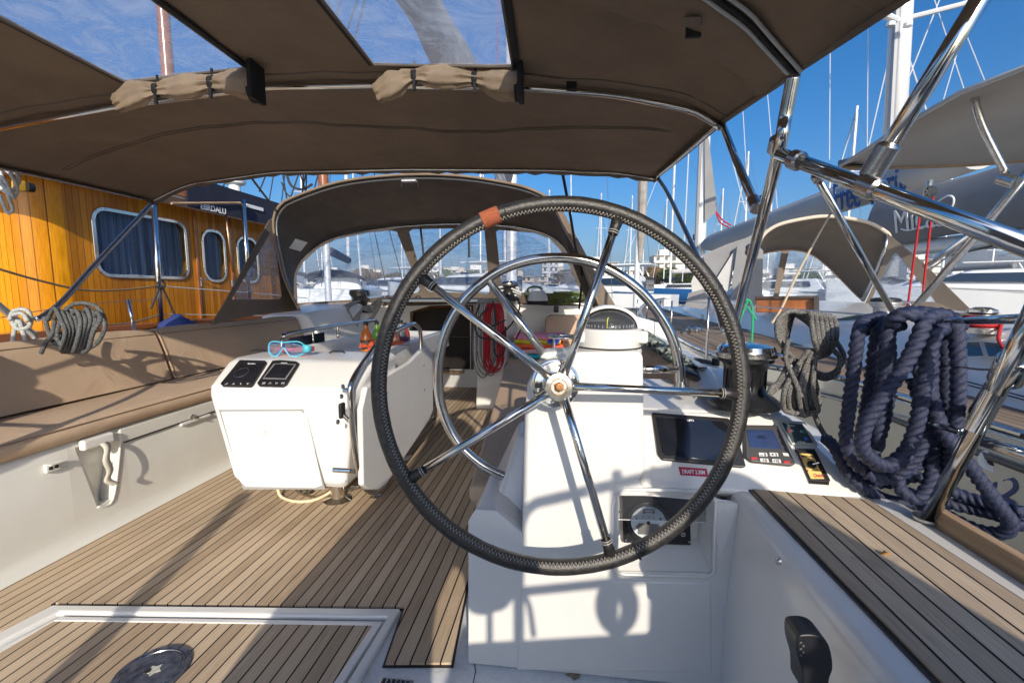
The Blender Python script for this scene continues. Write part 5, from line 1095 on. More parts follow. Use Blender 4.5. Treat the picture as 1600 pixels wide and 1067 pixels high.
pole('port_stanchion', 'short leaning steel stanchion in front of the varnished cabin', [PX(200, 468, -3.0), PX(213, 530, -3.0)], .011, cat='stanchion')

# starboard stern rail (pushpit)
sr = thing('stern_rail', 'welded stainless stern rail with a thick slanting upright and a cross bar', 'stern rail', tuple(PZ(1450, 812, .575)))
u0, u1_ = PZ(1450, 812, .575), PY(1556, 612, .98); u2 = PY(1640, 440, .86)
B().tube([u0, u1_, u2], .0165, 16).build('upright', CHROME, sr, smooth=180)
B().tube([u0 + V(0, 0, .001), u0 + V(0, 0, .008)], .032, 20).build('foot', STEEL, sr)
d = (u2 - u1_).normalized(); c_ = PY(1578, 578, .96)
B().tube([c_ - d * .030, c_ - d * .026, c_ + d * .026, c_ + d * .030], [.021, .026, .026, .021], 20).build('collar', CHROME, sr, smooth=60)
B().tube([PY(1555, 612, .98), PY(1520, 672, 1.0)], .0165, 14).build('second_tube', CHROME, sr)
B().tube([PY(1532, 688, 1.07), PY(1570, 700, 1.03), PY(1640, 722, .95)], .0125, 12).build('cross_bar', CHROME, sr, smooth=180)
B().tube([PY(1600, 498, 1.0) + V(.1, -.25, 0), PY(1600, 498, 1.0), PY(1512, 501, 1.12)], [.0105, .0105, .0085], 12).build('top_rail', CHROME, sr, smooth=180)
B().tube([PY(1560, 590, .99), PY(1545, 610, 1.05), PY(1518, 650, 1.25), PY(1514, 662, 1.35), PY(1520, 672, 1.4)], .0125, 12).build('inner_tube', CHROME, sr, smooth=180)
lw = thing('lifeline', 'steel wire lifeline with turnbuckles running through the navy rope', 'lifeline', tuple(PY(1510, 502, 1.13)))
B().tube([PY(1514, 501, 1.12), PY(1420, 498, 1.27), PY(1330, 490, 1.6), PY(1060, 470, 6.5)], .0032, 8).build('upper_wire', WIRE, lw)
B().tube([PY(1540, 688, 1.06), PY(1500, 675, 1.12), PY(1430, 655, 1.32), PY(1180, 590, 3.0)], .0032, 8).build('lower_wire', WIRE, lw)
B().tube([PY(1500, 675, 1.12), PY(1485, 670, 1.15), PY(1435, 655, 1.28)], [.006, .008, .006], 10).build('turnbuckle', CHROME, lw)
B().tube([PY(1512, 502, 1.12), PY(1500, 501, 1.14), PY(1478, 501, 1.17)], [.006, .008, .005], 10).build('turnbuckle', CHROME, lw)
B().tube([PY(1507 + math.cos(a) * 7, 676 + math.sin(a) * 5, 1.1) for a in [k * math.pi / 6 for k in range(12)]], .003, 6, closed=True).build('shackle', CHROME, lw)
B().tube([PY(1560, 578, 1.0), PY(1530, 577, 1.1), PY(1470, 570, 1.3), PY(1240, 540, 3.0)], .0028, 6).build('middle_wire', WIRE, lw)
# own stanchions along the starboard side deck
for i, (x, yt, yb, Y_, r) in enumerate(((1108, 465, 568, 3.1, .0115), (1050, 470, 528, 4.9, .0115), (1032, 470, 512, 6.2, .0115), (1012, 468, 500, 7.6, .012), (996, 468, 492, 9.2, .012))):
    t = pole('stanchion', '%s steel lifeline stanchion counting forward from the winch' % ORD[i], [PY(x, yt, Y_), PY(x - (5 if i == 0 else 2), yb, Y_)], r * .75, STEEL, 'stanchion', 'stanchions on the starboard deck edge', 8)

# =================================================================== sprayhood (dodger)
sh = thing('sprayhood', 'dark brown canvas sprayhood with clear windows over the companionway', 'sprayhood', (-1.1, 4.3, 1.5))
A = smooth_path([PY(x, y, 3.7) for x, y in ((468, 483), (452, 452), (442, 425), (432, 380), (428, 345), (436, 324), (456, 310), (530, 285), (623, 274), (715, 275), (800, 288), (843, 302), (864, 318), (882, 352), (905, 396), (922, 440), (937, 480))], 8)
Bc = smooth_path([PY(x, y, 4.6) for x, y in ((459, 478), (459, 450), (461, 425), (472, 404), (492, 386), (521, 370), (570, 360), (625, 353), (700, 349), (765, 350), (820, 356), (855, 366), (880, 384), (898, 415), (908, 440), (918, 476))], 8)
def rs(p, n):
    L = [0]
    for a_, b_ in zip(p, p[1:]): L.append(L[-1] + (b_ - a_).length)
    out = []; j = 0
    for i in range(n):
        s = L[-1] * i / (n - 1)
        while j < len(L) - 2 and L[j + 1] < s: j += 1
        k = (s - L[j]) / max(L[j + 1] - L[j], 1e-9); out.append(p[j].lerp(p[j + 1], min(k, 1)))
    return out
n = 70; A_, B_ = rs(A, n), rs(Bc, n)
rows = []
for k in range(9):
    f = k / 8; row = []
    for i in range(n):
        p = A_[i].lerp(B_[i], f); bulge = math.sin(math.pi * f) * .045 * math.sin(math.pi * i / (n - 1)); row.append(p + V(0, 0, bulge + .004 * math.sin(i * .9 + k)))
    rows.append(row)
B().loft(rows).build('canopy', CANVASD, sh, smooth=180, solid=.004)
B().tube([p + V(0, -.01, 0) for p in A_], .011, 8).build('aft_hem', CANVAS, sh, smooth=180)
B().tube([p + V(0, .03, -.02) for p in A_[3:-3]], .011, 8).build('aft_bow', mat('dull_steel', (.3, .3, .3), .35, .8), sh, smooth=180)
B().tube([p + V(0, -.015, -.012) for p in B_], .010, 8).build('front_bow', STEEL, sh, smooth=180)
def WS(x, y, d=0): return PY(x, y, 4.62 + (y - 350) / 120 * .62 + d)
wo = [WS(x, y) for x, y in ((455, 482), (457, 445), (461, 420), (472, 402), (492, 385), (521, 369), (570, 358), (625, 351), (700, 347), (765, 348), (820, 354), (855, 364), (882, 384), (900, 415), (910, 440), (920, 484), (780, 470), (640, 478), (540, 486))]
panes = [[(463, 474), (463, 428), (475, 408), (497, 388), (524, 374), (575, 363), (612, 360), (620, 362), (656, 452), (652, 458), (560, 468)],
         [(639, 362), (645, 358), (752, 356), (757, 360), (765, 455), (762, 459), (672, 456), (664, 450)],
         [(775, 362), (780, 359), (836, 364), (858, 372), (874, 388), (892, 418), (906, 452), (908, 467), (795, 455), (784, 450)]]
plate('windscreen_frame', [wo] + [[WS(x, y) for x, y in q] for q in panes], CANVASD, sh, thick=.008)
for q, mm in zip(panes, (VINYL, VINYL, VINYLR)):
    plate('windscreen_pane', [[WS(x, y, .003) for x, y in q]], mm, sh, thick=.001)
# port wing with triangular window
w_o = [PX(x, y, -2.5) for x, y in ((329, 508), (352, 470), (420, 345), (430, 338), (443, 430), (458, 466), (470, 485), (400, 492))]
w_i = [PX(x, y, -2.5) for x, y in ((361, 468), (366, 460), (424, 360), (427, 362), (440, 462), (436, 468))]
plate('port_wing', [w_o, w_i], CANVASD, sh, thick=.006); plate('wing_pane', [[p + V(.002, 0, 0) for p in w_i]], VINYLR, sh, thick=.001)
w_o = [PY(x, y, 3.74) for x, y in ((866, 318), (878, 326), (902, 372), (930, 425), (962, 478), (985, 505), (960, 505), (940, 482), (924, 446), (905, 400), (884, 356))]
plate('starboard_wing', [w_o], CANVASD, sh, thick=.01)
w_o = [PY(x, y, 4.0) for x, y in ((880, 352), (904, 394), (922, 440), (940, 485), (920, 478), (905, 440), (893, 408))]
plate('starboard_flap', [w_o], CANVASD, sh, thick=.01)
q = [PY(x, y, 3.78) for x, y in ((462, 373), (481, 379), (470, 393), (452, 388))]
B().prism(q, (.0, -.003, 0)).build('care_label', mat('cloth_label', (.42, .40, .36), .9), sh)
q = PY(640, 283, 3.72); B().box((q.x - .06, q.y - .03, q.z - .01), (q.x + .06, q.y + .02, q.z + .006)).build('light_strip', GREYLBL, sh, bevel=.004)
for dx in (-.07, .07): B().tube([q + V(dx, 0, -.01), q + V(dx, 0, -.045)], .004, 6).build('tie', BLACKWEB, sh)
st_ = thing('tension_strap', 'dark webbing strap from the port bimini corner down to the sprayhood', 'strap', tuple(PY(432, 330, 3.7)))
B().tube([PY(385, 268, 3.02), PY(432, 330, 3.68)], .009, 6).build('webbing', CANVASD, st_)
st_ = thing('tension_strap', 'long black strap from the bimini front edge down past the sprayhood corner', 'strap', tuple(PY(905, 480, 4.2)))
B().tube(smooth_path([PY(878, 266, 3.02), PY(890, 330, 3.3), PY(900, 390, 3.6), PY(909, 430, 4.0), PY(905, 482, 4.4)], 6), .010, 6).build('webbing', DARKROPE, st_)
for (x1, y1, x2, y2, lab) in ((657, 356, 662, 400, 'left'), (732, 352, 733, 402, 'right')):
    t = thing('sprayhood_strap', 'short black strap hanging in the %s part of the centre windscreen pane' % lab, 'strap', tuple(PY(x2, y2, 4.5))); B().tube([PY(x1, y1, 4.55), PY(x2, y2, 4.5)], .011, 6).build('webbing', DARKROPE, t)

# own mast, boom and mainsail
om = thing('own_mast', 'white mast with grey stowed mainsail and boom standing forward of the sprayhood', 'mast', (-1.15, 8.5, 1))
B().lathe([(.10, 0), (.10, 16), (.06, 16.2)], V(-1.02, 8.5, .9), seg=20).build('spar', ALU, om)
bo = [V(-1.1, 8.3, 3.0), V(-1.12, 6.4, 3.12), V(-1.14, 4.0, 3.26), V(-1.15, 2.4, 3.32)]
B().tube(bo, .085, 14).build('boom', ALU, om)
rows = []
for i in range(14):
    k = i / 13; c = bo[0].lerp(bo[-1], k); h = .95 * (1 - k) + .22; wd = .17 + .04 * math.sin(i * 1.7)
    rows.append([c + V(math.cos(a) * wd * (1 if math.sin(a) < .2 else .6) + .01 * math.sin(i + 3 * a), 0, (h / 2) * math.sin(a) + h / 2 - .08) for a in [2 * math.pi * j / 18 for j in range(18)]])
B().loft(rows, True, True).build('sail_cover', MGREY, om, smooth=60)
B().tube([V(-1.02, 8.4, 17), V(-1.15, -1.2, 3.0)], .004, 5).build('backstay', WIRE, om)
for s in (-1, 1):
    B().tube([V(-1.02, 8.5, 16), V(-1.02 + s * 1.3, 8.8, 10), V(-1.02 + s * 1.9, 9, 1)], .005, 5).build('shroud', WIRE, om)
    B().tube([V(-1.02, 8.5, 8), V(-1.02 + s * 1.0, 8.7, 8.1)], .03, 6).build('spreader', ALU, om)
    B().tube([V(-1.02, 8.5, 7.8), V(-1.1 + s * .2, 6, 3.4), ], .004, 5).build('lazy_jack', WIRE, om)
B().tube([V(-1.0, 8.3, 9), V(-1.0, 8.2, 1.1)], .006, 5).build('halyard', WHITEROPE, om); B().tube([V(-1.1, 8.35, 12), V(-1.3, 8.1, 1.1)], .006, 5).build('halyard', REDROPE, om)
# foredeck of own boat
b = B().loft([[V(-1.1 + s * w2, y, z) for s, w2, z in ((-1, 2.05, .55), (-1, 1.3, .62), (-1, .8, .78), (1, .8, .78), (1, 1.3, .62), (1, 2.05, .55))] for y in (9.4,)] + [[V(-1.1 + s * w2, 13.5, z) for s, w2, z in ((-1, .9, .62), (-1, .6, .66), (-1, .3, .7), (1, .3, .7), (1, .6, .66), (1, .9, .62))]] + [[V(-1.1 + s * .05, 16, .7) for s in (-1, -1, -1, 1, 1, 1)]])
struct(b.build('foredeck', GRP, solid=.02))
b = B().loft([[V(-3.2, -1.2, -.3), V(-3.25, 3, -.3), V(-3.15, 9.4, -.3), V(-2.0, 13.5, -.3), V(-1.15, 16, -.3)], [V(-3.2, -1.2, .84), V(-3.2, 5, .84), V(-3.15, 9.4, .56), V(-2.0, 13.5, .62), V(-1.15, 16, .7)]])
struct(b.build('hull_port_side', GRP, solid=.01))

# =================================================================== varnished wooden motor sailer to port
gu = thing('wooden_cabin_boat', 'varnished orange wooden boat cabin with chrome framed windows alongside to port', 'boat', (-4.2, 4, 0))
XW = -4.2; z0, z1 = .55, 2.06
def rr4(y0, y1, za, zb, r, x, n=6):
    out = []
    for cy, cz, a0 in ((y1 - r, zb - r, 0), (y0 + r, zb - r, 90), (y0 + r, za + r, 180), (y1 - r, za + r, 270)):
        for k in range(n + 1): a = R(a0 + 90 * k / n); out.append(V(x, cy + math.cos(a) * r, cz + math.sin(a) * r))
    return out
wins = [(3.66, 4.63, 1.30, 1.88, .11), (4.88, 5.20, 1.28, 1.85, .13), (5.44, 5.80, 1.28, 1.83, .13)]
outw = [V(XW, 3.42, z0), V(XW, 6.7, z0), V(XW, 6.7, z1), V(XW, 3.42, z1)]
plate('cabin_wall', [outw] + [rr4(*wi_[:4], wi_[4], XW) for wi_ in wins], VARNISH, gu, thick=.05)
rows = []
for k in range(9):
    a = R(90 * k / 8); rows.append([V(XW - .22 + .245 * math.cos(a), 3.42 - .245 * math.sin(a), z) for z in (z0, z1)])
rows.append([V(-7.5, 3.175, z) for z in (z0, z1)])
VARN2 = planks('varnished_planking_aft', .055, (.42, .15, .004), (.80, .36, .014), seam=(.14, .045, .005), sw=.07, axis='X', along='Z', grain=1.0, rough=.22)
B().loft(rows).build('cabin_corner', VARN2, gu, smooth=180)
for (ya, yb, za, zb, r) in wins:
    fr_ = rr4(ya - .02, yb + .02, za - .02, zb + .02, r + .02, XW + .03)
    f = plate('window_frame', [rr4(ya - .026, yb + .026, za - .026, zb + .026, r + .022, XW + .032), rr4(ya + .008, yb - .008, za + .008, zb - .008, r - .01, XW + .032)], CHROME, gu, thick=.02, bevel=.004)
    for p in rr4(ya - .013, yb + .013, za - .013, zb + .013, r + .01, XW + .044, 2): B().lathe([(.006, 0), (.006, .003), (.001, .004)], p, (1, 0, 0), 6).build('screw', STEEL, f)
    plate('pane', [rr4(ya, yb, za, zb, r, XW + .012)], vinyl('window_glass', .01, (.62, .72, .84), .05), f, thick=.004)
    # curtain
    rows = []; nn = int((yb - ya) * 110)
    for i in range(nn + 1):
        y = ya - .05 + (yb - ya + .1) * i / nn; d = .02 * math.sin(y * 95 + 1.5 * math.sin(y * 31)) + .012 * math.sin(y * 210)
        rows.append([V(XW - .06 + d, y, za - .06), V(XW - .06 + d * .8, y, zb + .06)])
    B().loft(rows).build('curtain', mat('striped_curtain', (.09, .12, .16), .9, vscale=1.0, col2=(.66, .66, .64), stretch=(1, 34, .1), detail=3), gu, smooth=180)
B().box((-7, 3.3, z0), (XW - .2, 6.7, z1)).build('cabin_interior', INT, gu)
# door lines, trims, handle
B().box((XW + .026, 4.76, z0), (XW + .045, 4.79, z1 - .02)).build('door_post', WOODRED, gu, bevel=.003)
B().box((XW + .026, 5.30, z0), (XW + .045, 5.335, z1 - .02)).build('door_post', WOODRED, gu, bevel=.003)
for z in (1.2, 1.78): B().box((XW + .03, 5.27, z), (XW + .05, 5.30, z + .09)).build('hinge', STEEL, gu, bevel=.003)
p = PX(312, 440, XW + .03); B().box((XW + .027, p.y - .03, p.z - .06), (XW + .04, p.y + .02, p.z + .05)).build('lock_plate', CHROME, gu, bevel=.004); B().tube([p + V(.01, 0, .02), p + V(.05, 0, .02), p + V(.05, .07, .02)], .008, 8).build('door_handle', CHROME, gu)
# overhang, fascia, roof
SOFF = mat('white_soffit', (.70, .66, .60), .6)
B().loft([[V(XW - .3, y, z1 - .01), V(-3.84, y, z1 + .012), V(-3.84, y, z1 + .03), V(XW - .3, y, z1 + .02)] for y in (2.5, 6.9)], True, True).build('soffit', SOFF, gu)
B().box((-3.87, 2.5, z1 + .03), (-3.82, 6.95, z1 + .10)).build('fascia', WOODRED, gu, bevel=.006)
B().box((-7.5, 2.5, z1 + .035), (-3.88, 6.95, z1 + .08)).build('roof', WHITE, gu)
B().box((-7.5, 2.5, z1 - .01), (XW - .25, 3.4, z1 + .03)).build('aft_soffit', SOFF, gu)
for x, y in ((210, 311), (310, 337), (80, 285)):
    p = PZ(x, y, z1 + .0); B().lathe([(.05, 0), (.055, -.004), (.045, -.010), (.03, -.006), (.001, -.006)], V(-4.0, p.y, z1 + .004), seg=24).build('soffit_lamp', STEEL, gu)
bw = B()
rows = []
for i in range(30):
    y = 3.6 + i * .12; rows.append([V(-3.9 + math.cos(a) * (.07 + .012 * math.sin(i * 1.3)), y, z1 + .17 + .015 * math.sin(i * .9) + math.sin(a) * (.075 + .01 * math.sin(i * 2.1 + a))) for a in [2 * math.pi * k / 14 for k in range(14)]])
bw.loft(rows, True, True).build('rolled_awning', NAVYC, gu, smooth=60)
B().box((-3.815, 4.3, z1 - .06), (-3.805, 6.9, z1 + .25)).build('name_board', NAVYC, gu)
text('name_letters', 'EBRDALU', PX(334, 327, -3.795), (0, 1, 0), (0, 0, 1), .085, WHITEP, gu, bold=.002)
B().box((-3.797, 5.15, z1 + .085), (-3.79, 5.45, z1 + .125)).build('white_patch', WHITEP, gu)
B().tube([PX(268, 318, -3.78), PX(375, 317, -3.78)], .012, 8).build('awning_batten', WOODP, gu)
# deck rail and bulwark of wooden boat
B().box((-4.0, .5, .80), (-3.80, 9.5, .86)).build('cap_rail', WOODRED, gu, bevel=.01)
B().box((-3.98, .5, -.9), (-3.86, 9.5, .80)).build('bulwark', mat('wooden_hull', (.30, .11, .02), .3, coat=.3, var=.2, vscale=3, stretch=(1, .1, 1)), gu)
B().box((-7.5, .5, .5), (-3.98, 9.5, .56)).build('side_deck', TEAKN, gu)
for i, (x, yt, yb) in enumerate(((240, 312, 530), (380, 312, 480))):
    t = pole('awning_post', ('bright steel awning post in front of the curtained window of the wooden boat', 'bright steel awning post nearer the sprayhood on the wooden boat')[i], [PX(x, yt, -3.75), PX(x + (252 - 240) * (yb - yt) / 205, yb, -3.75)], .024, CHROME, 'post', 'awning posts of the wooden boat')
t = pole('boat_hook', 'thin copper coloured rod standing against the wooden cabin door', [PX(351, 322, -3.85), PX(358, 380, -3.85), PX(364, 425, -3.85)], .012, mat('copper_rod', (.45, .27, .15), .3, .8), 'rod')
def ln(name, label, pts, r, m, cat='rope', laid=False, group=None):
    b = B(); (laid_rope(b, pts, r) if laid else b.tube(smooth_path(pts, 6), r, 6)); return tag(b.build(name, m, None, smooth=180), label, cat, group)
ln('guard_rope', 'twisted dark guard rope sagging across the varnished cabin', [PX(x, y, -3.75) for x, y in ((-20, 415), (60, 438), (130, 453), (190, 453), (248, 447))], .008, mat('brown_rope', (.16, .11, .06), .8, vscale=100, var=.4), laid=True)
ln('guard_wire', 'white cord from the steel post across the cabin door', [PX(x, y, -3.75) for x, y in ((250, 447), (330, 453), (420, 460), (480, 466))], .006, WHITEROPE, 'cord')
ln('guard_wire', 'thin grey wire across the middle of the varnished cabin', [PX(x, y, -3.75) for x, y in ((-20, 500), (60, 486), (160, 473), (250, 468))], .003, WIRE, 'wire')
ln('guard_rope', 'lower twisted rope above the port cushion back', [PX(x, y, -3.75) for x, y in ((150, 508), (200, 505), (250, 492))], .006, GREYROPE2, laid=True)
ln('guard_wire', 'lower white cord right of the steel post', [PX(x, y, -3.75) for x, y in ((252, 491), (330, 492), (450, 494))], .005, WHITEROPE, 'cord')
kn = [[PX(x, y, -3.7) for x, y in q] for q in (((246, 443), (252, 438), (258, 446), (250, 452), (244, 446)), ((250, 448), (243, 465), (236, 482)), ((252, 446), (260, 462), (272, 490), (280, 505), (270, 510)), ((272, 490), (285, 503), (290, 515)))]
rope_thing('knotted_cord', 'black cord knotted round the steel post with dangling ends', kn, .009, DARKROPE)
fe = thing('navy_fender', 'navy fender cover hanging below the cord knot', 'fender', tuple(PX(278, 515, -3.6)))
B().lathe([(.03, .16), (.06, .13), (.14, .08), (.16, 0), (.16, -.3)], PX(278, 518, -3.55), seg=20).build('cover', mat('navy_blue_cloth', (.02, .04, .16), .8), fe, smooth=60)
sm = thing('search_light', 'yellow and black search light under the eave at the left edge', 'lamp', tuple(PX(30, 295, -4.0)))
B().hexa([PX(18, 300, -3.9), PX(42, 300, -3.9), PX(42, 300, -4.0), PX(18, 300, -4.0), PX(18, 280, -3.9), PX(42, 284, -3.9), PX(42, 284, -4.0), PX(18, 280, -4.0)]).build('body', mat('yellow_plastic', (.6, .33, .03), .5), sm, bevel=.01)
B().tube([PX(40, 292, -3.9), PX(50, 294, -3.9)], .035, 16).build('lens', BLACK, sm)
fn = thing('funnel_mast', 'short white funnel post with ring collars above the wooden boat', 'mast', tuple(PY(369, 330, 9)))
c = PY(369, 330, 9); B().lathe([(.11, -.6), (.11, .52), (.20, .55), (.22, .60), (.12, .66), (.08, .9)], c, seg=20).build('post', WHITE, fn)
wm = thing('wooden_mast', 'tall varnished orange wooden mast behind the sprayhood', 'mast', tuple(PY(512, 340, 16)))
c = PY(513, 460, 16); B().lathe([(.19, 1.9), (.17, 12), (.1, 16)], c, seg=20).build('spar', WOODRED, wm); B().lathe([(.12, -2), (.12, 1.9)], c, seg=20).build('lower_spar', ALU, wm)
for dx in (-1.3, 1.3, -1.0, 1.0): B().tube([c + V(0, 0, 12), c + V(dx * 2.2, 0, .5)], .02, 5).build('shroud', DARKROPE, wm)
rg = thing('wooden_mast', 'second tall wooden mast seen orange through the left roof window', 'mast', (-6.0, 5.6, 2)); 
B().lathe([(.075, 0), (.06, 12)], V(-5.1, 5.6, 2.1), seg=20).build('spar', WOODRED, rg)
lines = [((447, 330), (470, 262)), ((452, 335), (440, 262)), ((466, 330), (482, 250)), ((478, 300), (462, 250)), ((485, 318), (500, 262)), ((405, 300), (420, 262)), ((335, 292), (352, 262)), ((345, 300), (362, 262)), ((472, 326), (474, 262)), ((478, 318), (479, 262))]
rg2 = thing('rigging', 'dark shrouds and hanging cables above the port side of the sprayhood', 'rigging', tuple(PY(460, 330, 11)))
for (a_, c_) in lines: B().tube([PY(*a_, 11), PY(a_[0] + (c_[0] - a_[0]) * 6, a_[1] + (c_[1] - a_[1]) * 6, 11)], .018, 5).build('shroud', DARKROPE, rg2)
B().tube(smooth_path([PY(x, y, 11) for x, y in ((448, 272), (455, 290), (472, 296), (488, 288))], 6), .03, 6).build('cable', DARKROPE, rg2); B().tube(smooth_path([PY(x, y, 11) for x, y in ((440, 285), (450, 305), (470, 312), (480, 305))], 6), .018, 6).build('cable', DARKROPE, rg2)

# =================================================================== neighbouring yacht to starboard
ny = thing('sailing_yacht', 'pale hulled sailing yacht moored alongside to starboard with blue lettering', 'yacht', (2.2, 3, 0))
ed = [V(2.05, -1.5, .6), V(1.85, .6, .6)] + [PZ(x, y, .6) for x, y in ((1600, 690), (1334, 603), (1278, 590), (1200, 577), (1123, 562))] + [V(1.2, 5.2, .62), V(1.42, 9, .68), V(1.9, 12, .75), V(2.6, 14.5, .85), V(3.2, 15.6, .9)]
ed = smooth_path(ed, 5)
B().loft([[p + V(.0, 0, 0) for p in ed], [p + V(.02, 0, -.3) for p in ed], [p + V(.10, 0, -.8) for p in ed], [p + V(.5, 0, -1.5) for p in ed]]).build('hull', HULLN, ny, smooth=180)
B().loft([[p + V(.015, 0, 0) for p in ed], [V(max(p.x + .05, 3.9 if p.y < 12 else p.x + .3), p.y, p.z + .02) for p in ed]]).build('deck', GRP, ny, smooth=0)
B().loft([[p + V(.06, 0, .006) for p in ed], [V(2.3 if p.y < 12 else p.x + .2, p.y, p.z + .012) for p in ed]]).build('teak_side_deck', TEAKN, ny, smooth=0)
B().tube([p + V(.02, 0, .02) for p in ed], .018, 6).build('toe_rail', STEEL, ny, smooth=180)
b = B()
for i in range(2, len(ed) - 2, 1): b.tube([ed[i] + V(-.008, 0, .02), ed[i] + V(-.002, 0, .02)], .010, 8)
b.build('toe_rail_slots', BLACKP, ny)
B().loft([[p + V(-.006 + .0, 0, -.09) for p in ed], [p + V(-.003, 0, -.115) for p in ed]]).build('sheer_stripe', mat('dark_stripe', (.10, .10, .10), .4), ny, smooth=180, solid=.002)
# lower blue bootstripe seen beneath
B().loft([[p + V(.060, 0, -.62) for p in ed], [p + V(.085, 0, -.72) for p in ed]]).build('boot_stripe', NAVYP, ny, smooth=180, solid=.004)
# cabin trunk and coaming
b = B(); prof = [(2.05, .60), (2.10, .66), (2.18, .88), (2.26, .93), (2.5, .95), (3.6, .97)]
b.loft([[V(x + dx, y, z + dz) for x, z in prof] for y, dx, dz in ((-1, .0, 0), (1.8, .0, .0), (3.6, .08, 0.0), (4.3, .12, -.04), (4.7, .12, -.22))]); b.build('cockpit_coaming', GRP, ny, smooth=50)
b = B(); prof = [(2.28, .60), (2.34, .84), (2.42, .93), (2.7, .99), (3.3, 1.03), (3.9, 1.0), (4.3, .6)]
b.loft([[V(x + dx, y, z + dz) for x, z in prof] for y, dx, dz in ((4.6, .0, -.06), (6.5, 0, 0), (8.5, .05, .0), (10.5, .25, -.05), (12.5, .6, -.32))], caps=False); b.build('coachroof', GRP, ny, smooth=40)
for q in (((1139, 481), (1150, 483), (1148, 499), (1136, 496)), ((1155, 485), (1172, 487), (1171, 508), (1154, 504))):
    pass
def cabwin(q, m=GLASS, off=.0):
    pts = []
    for x, y in q:
        d = ray(x, y); P0 = V(2.30, 6, .7); N = V(-.24, 0, -.06 + .0).normalized(); N = Vector((-.97, 0, .24)); pts.append(CAM + d * ((P0 + N * (.012 + off) - CAM).dot(N) / d.dot(N)))
    return pts
for q in (((1048, 489), (1058, 490), (1054, 502), (1043, 501)), ((1061, 492), (1074, 494), (1070, 507), (1057, 505))):
    fr_ = cabwin(q); c = sum(fr_, V(0, 0, 0)) / 4
    f = B().prism([c + (p - c) * 1.25 for p in fr_], V(-.015, 0, .004)).build('cabin_window', GRP, ny, bevel=.005)
    B().prism([p + V(-.016, 0, .004) for p in fr_], V(-.006, 0, .002)).build('pane', GLASS, f)
p = cabwin([(1099, 496)])[0]; text('name_plate_text', '235', p + V(-.02, 0, 0), (0, -1, 0), (0, 0, 1), .12, WIN, ny, bold=.003)
for y1_, y2_ in ((505, 524), (500, 518)): 
    a_, b_ = cabwin([(1076, y1_ - 3), (1170, y1_ + 16)]); B().tube([a_, b_], .006, 4).build('cabin_stripe', BLACKP, ny)
# side windows of coaming, stripes
def coamp(x, y, off=.006):
    N = Vector((-.94, 0, .34)); P0 = V(2.14, 3, .78); d = ray(x, y); return CAM + d * ((P0 + N * off - CAM).dot(N) / d.dot(N))
for q in (((1506, 535), (1530, 535), (1537, 556), (1513, 557)), ((1538, 535), (1560, 536), (1570, 556), (1545, 557)), ((1572, 537), (1600, 538), (1612, 558), (1580, 557))):
    P = [coamp(x, y) for x, y in q]; B().prism(P, V(-.004, 0, .002)).build('coaming_window', GLASS, ny, bevel=.002)
for (ya, yb) in ((593, 625), (598, 630)): B().tube([coamp(1480, ya - 5), coamp(1640, yb + 5)], .0035, 4).build('coaming_stripe', BLACKP, ny)
# hull text, through-hull
def HP(x, y, off=.004): return PX(x, y, 1.70 - off)
B().tube([PX(1553, 720, 1.688), PX(1553, 720, 1.70)], .045, 24).build('through_hull_ring', WHITE, ny, smooth=40)
B().tube([PX(1553, 720, 1.684), PX(1553, 720, 1.70)], .02, 16).build('through_hull_hole', BLACKP, ny)
for s, x, y, h in (('S', 1434, 715, .12), ('x', 1452, 726, .1), ('e', 1473, 732, .12), ('5', 1546, 748, .15), ('2', 1574, 766, .15)):
    text('hull_letter', s, PX(x, y, 1.688), (0, -1, 0), (0, 0, 1), h, NAVYP, ny, shear=.15, bold=.002)
# its mast
t = thing('yacht_mast', 'grey and white mast of the pale neighbouring yacht with a furled grey sail corner', 'mast', tuple(PY(1092, 450, 9.8)))
c = PY(1091, 452, 12.4); B().lathe([(.13, 0), (.13, 18)], c, seg=16).build('spar', ALU, t); B().lathe([(.045, .2), (.045, 18)], c + V(-.13, -.1, 0), seg=8).build('dark_track', ALUD, t)
plate('sail_corner', [[PY(x, y, 12.2) for x, y in ((1101, 190), (1108, 222), (1121, 330), (1101, 348))]], MGREY, t, thick=.02)
B().box((c.x - .2, c.y - .1, c.z + 1.25), (c.x - .1, c.y, c.z + 1.4)).build('mast_box', BLACK, t, bevel=.02)
ln('sheet_line', 'red line from the furled sail corner to the boom', [PY(x, y, 9.6) for x, y in ((1119, 331), (1130, 345), (1142, 352))], .014, REDROPE)
ln('sheet_line', 'second red line beside it running down to the boom block', [PY(x, y, 9.6) for x, y in ((1119, 333), (1126, 348), (1140, 356))], .014, REDROPE)
# boom with name
bm_ = thing('yacht_boom', 'long white sail cover along the boom with blue Free Spirit lettering', 'boom', tuple(PY(1110, 385, 9.4)))
b0, b1_, b2 = PY(1103, 383, 12.2), PY(1420, 275, 6.0), PY(1530, 236, 4.95)
B().tube([b0, b0.lerp(b1_, .06), b0.lerp(b1_, .5), b1_, b2], [.13, .19, .195, .185, .17], 20).build('cover', LGREY, bm_, smooth=60)
d = (b1_ - b0).normalized(); side = (CAM - b1_); side = (side - d * side.dot(d)).normalized(); upv = side.cross(d); upv = upv if upv.z > 0 else -upv
B().tube([b0 + upv * .14, b0.lerp(b1_, .06) + upv * .19, b1_ + upv * .188, b2 + upv * .175], .009, 6).build('red_piping', REDROPE, bm_)
def onboom(x, y):
    N = side; dd = ray(x, y); return CAM + dd * ((b1_ + side * .193 - CAM).dot(N) / dd.dot(N))
SCR = mat('script_blue', (.02, .10, .32), .6)
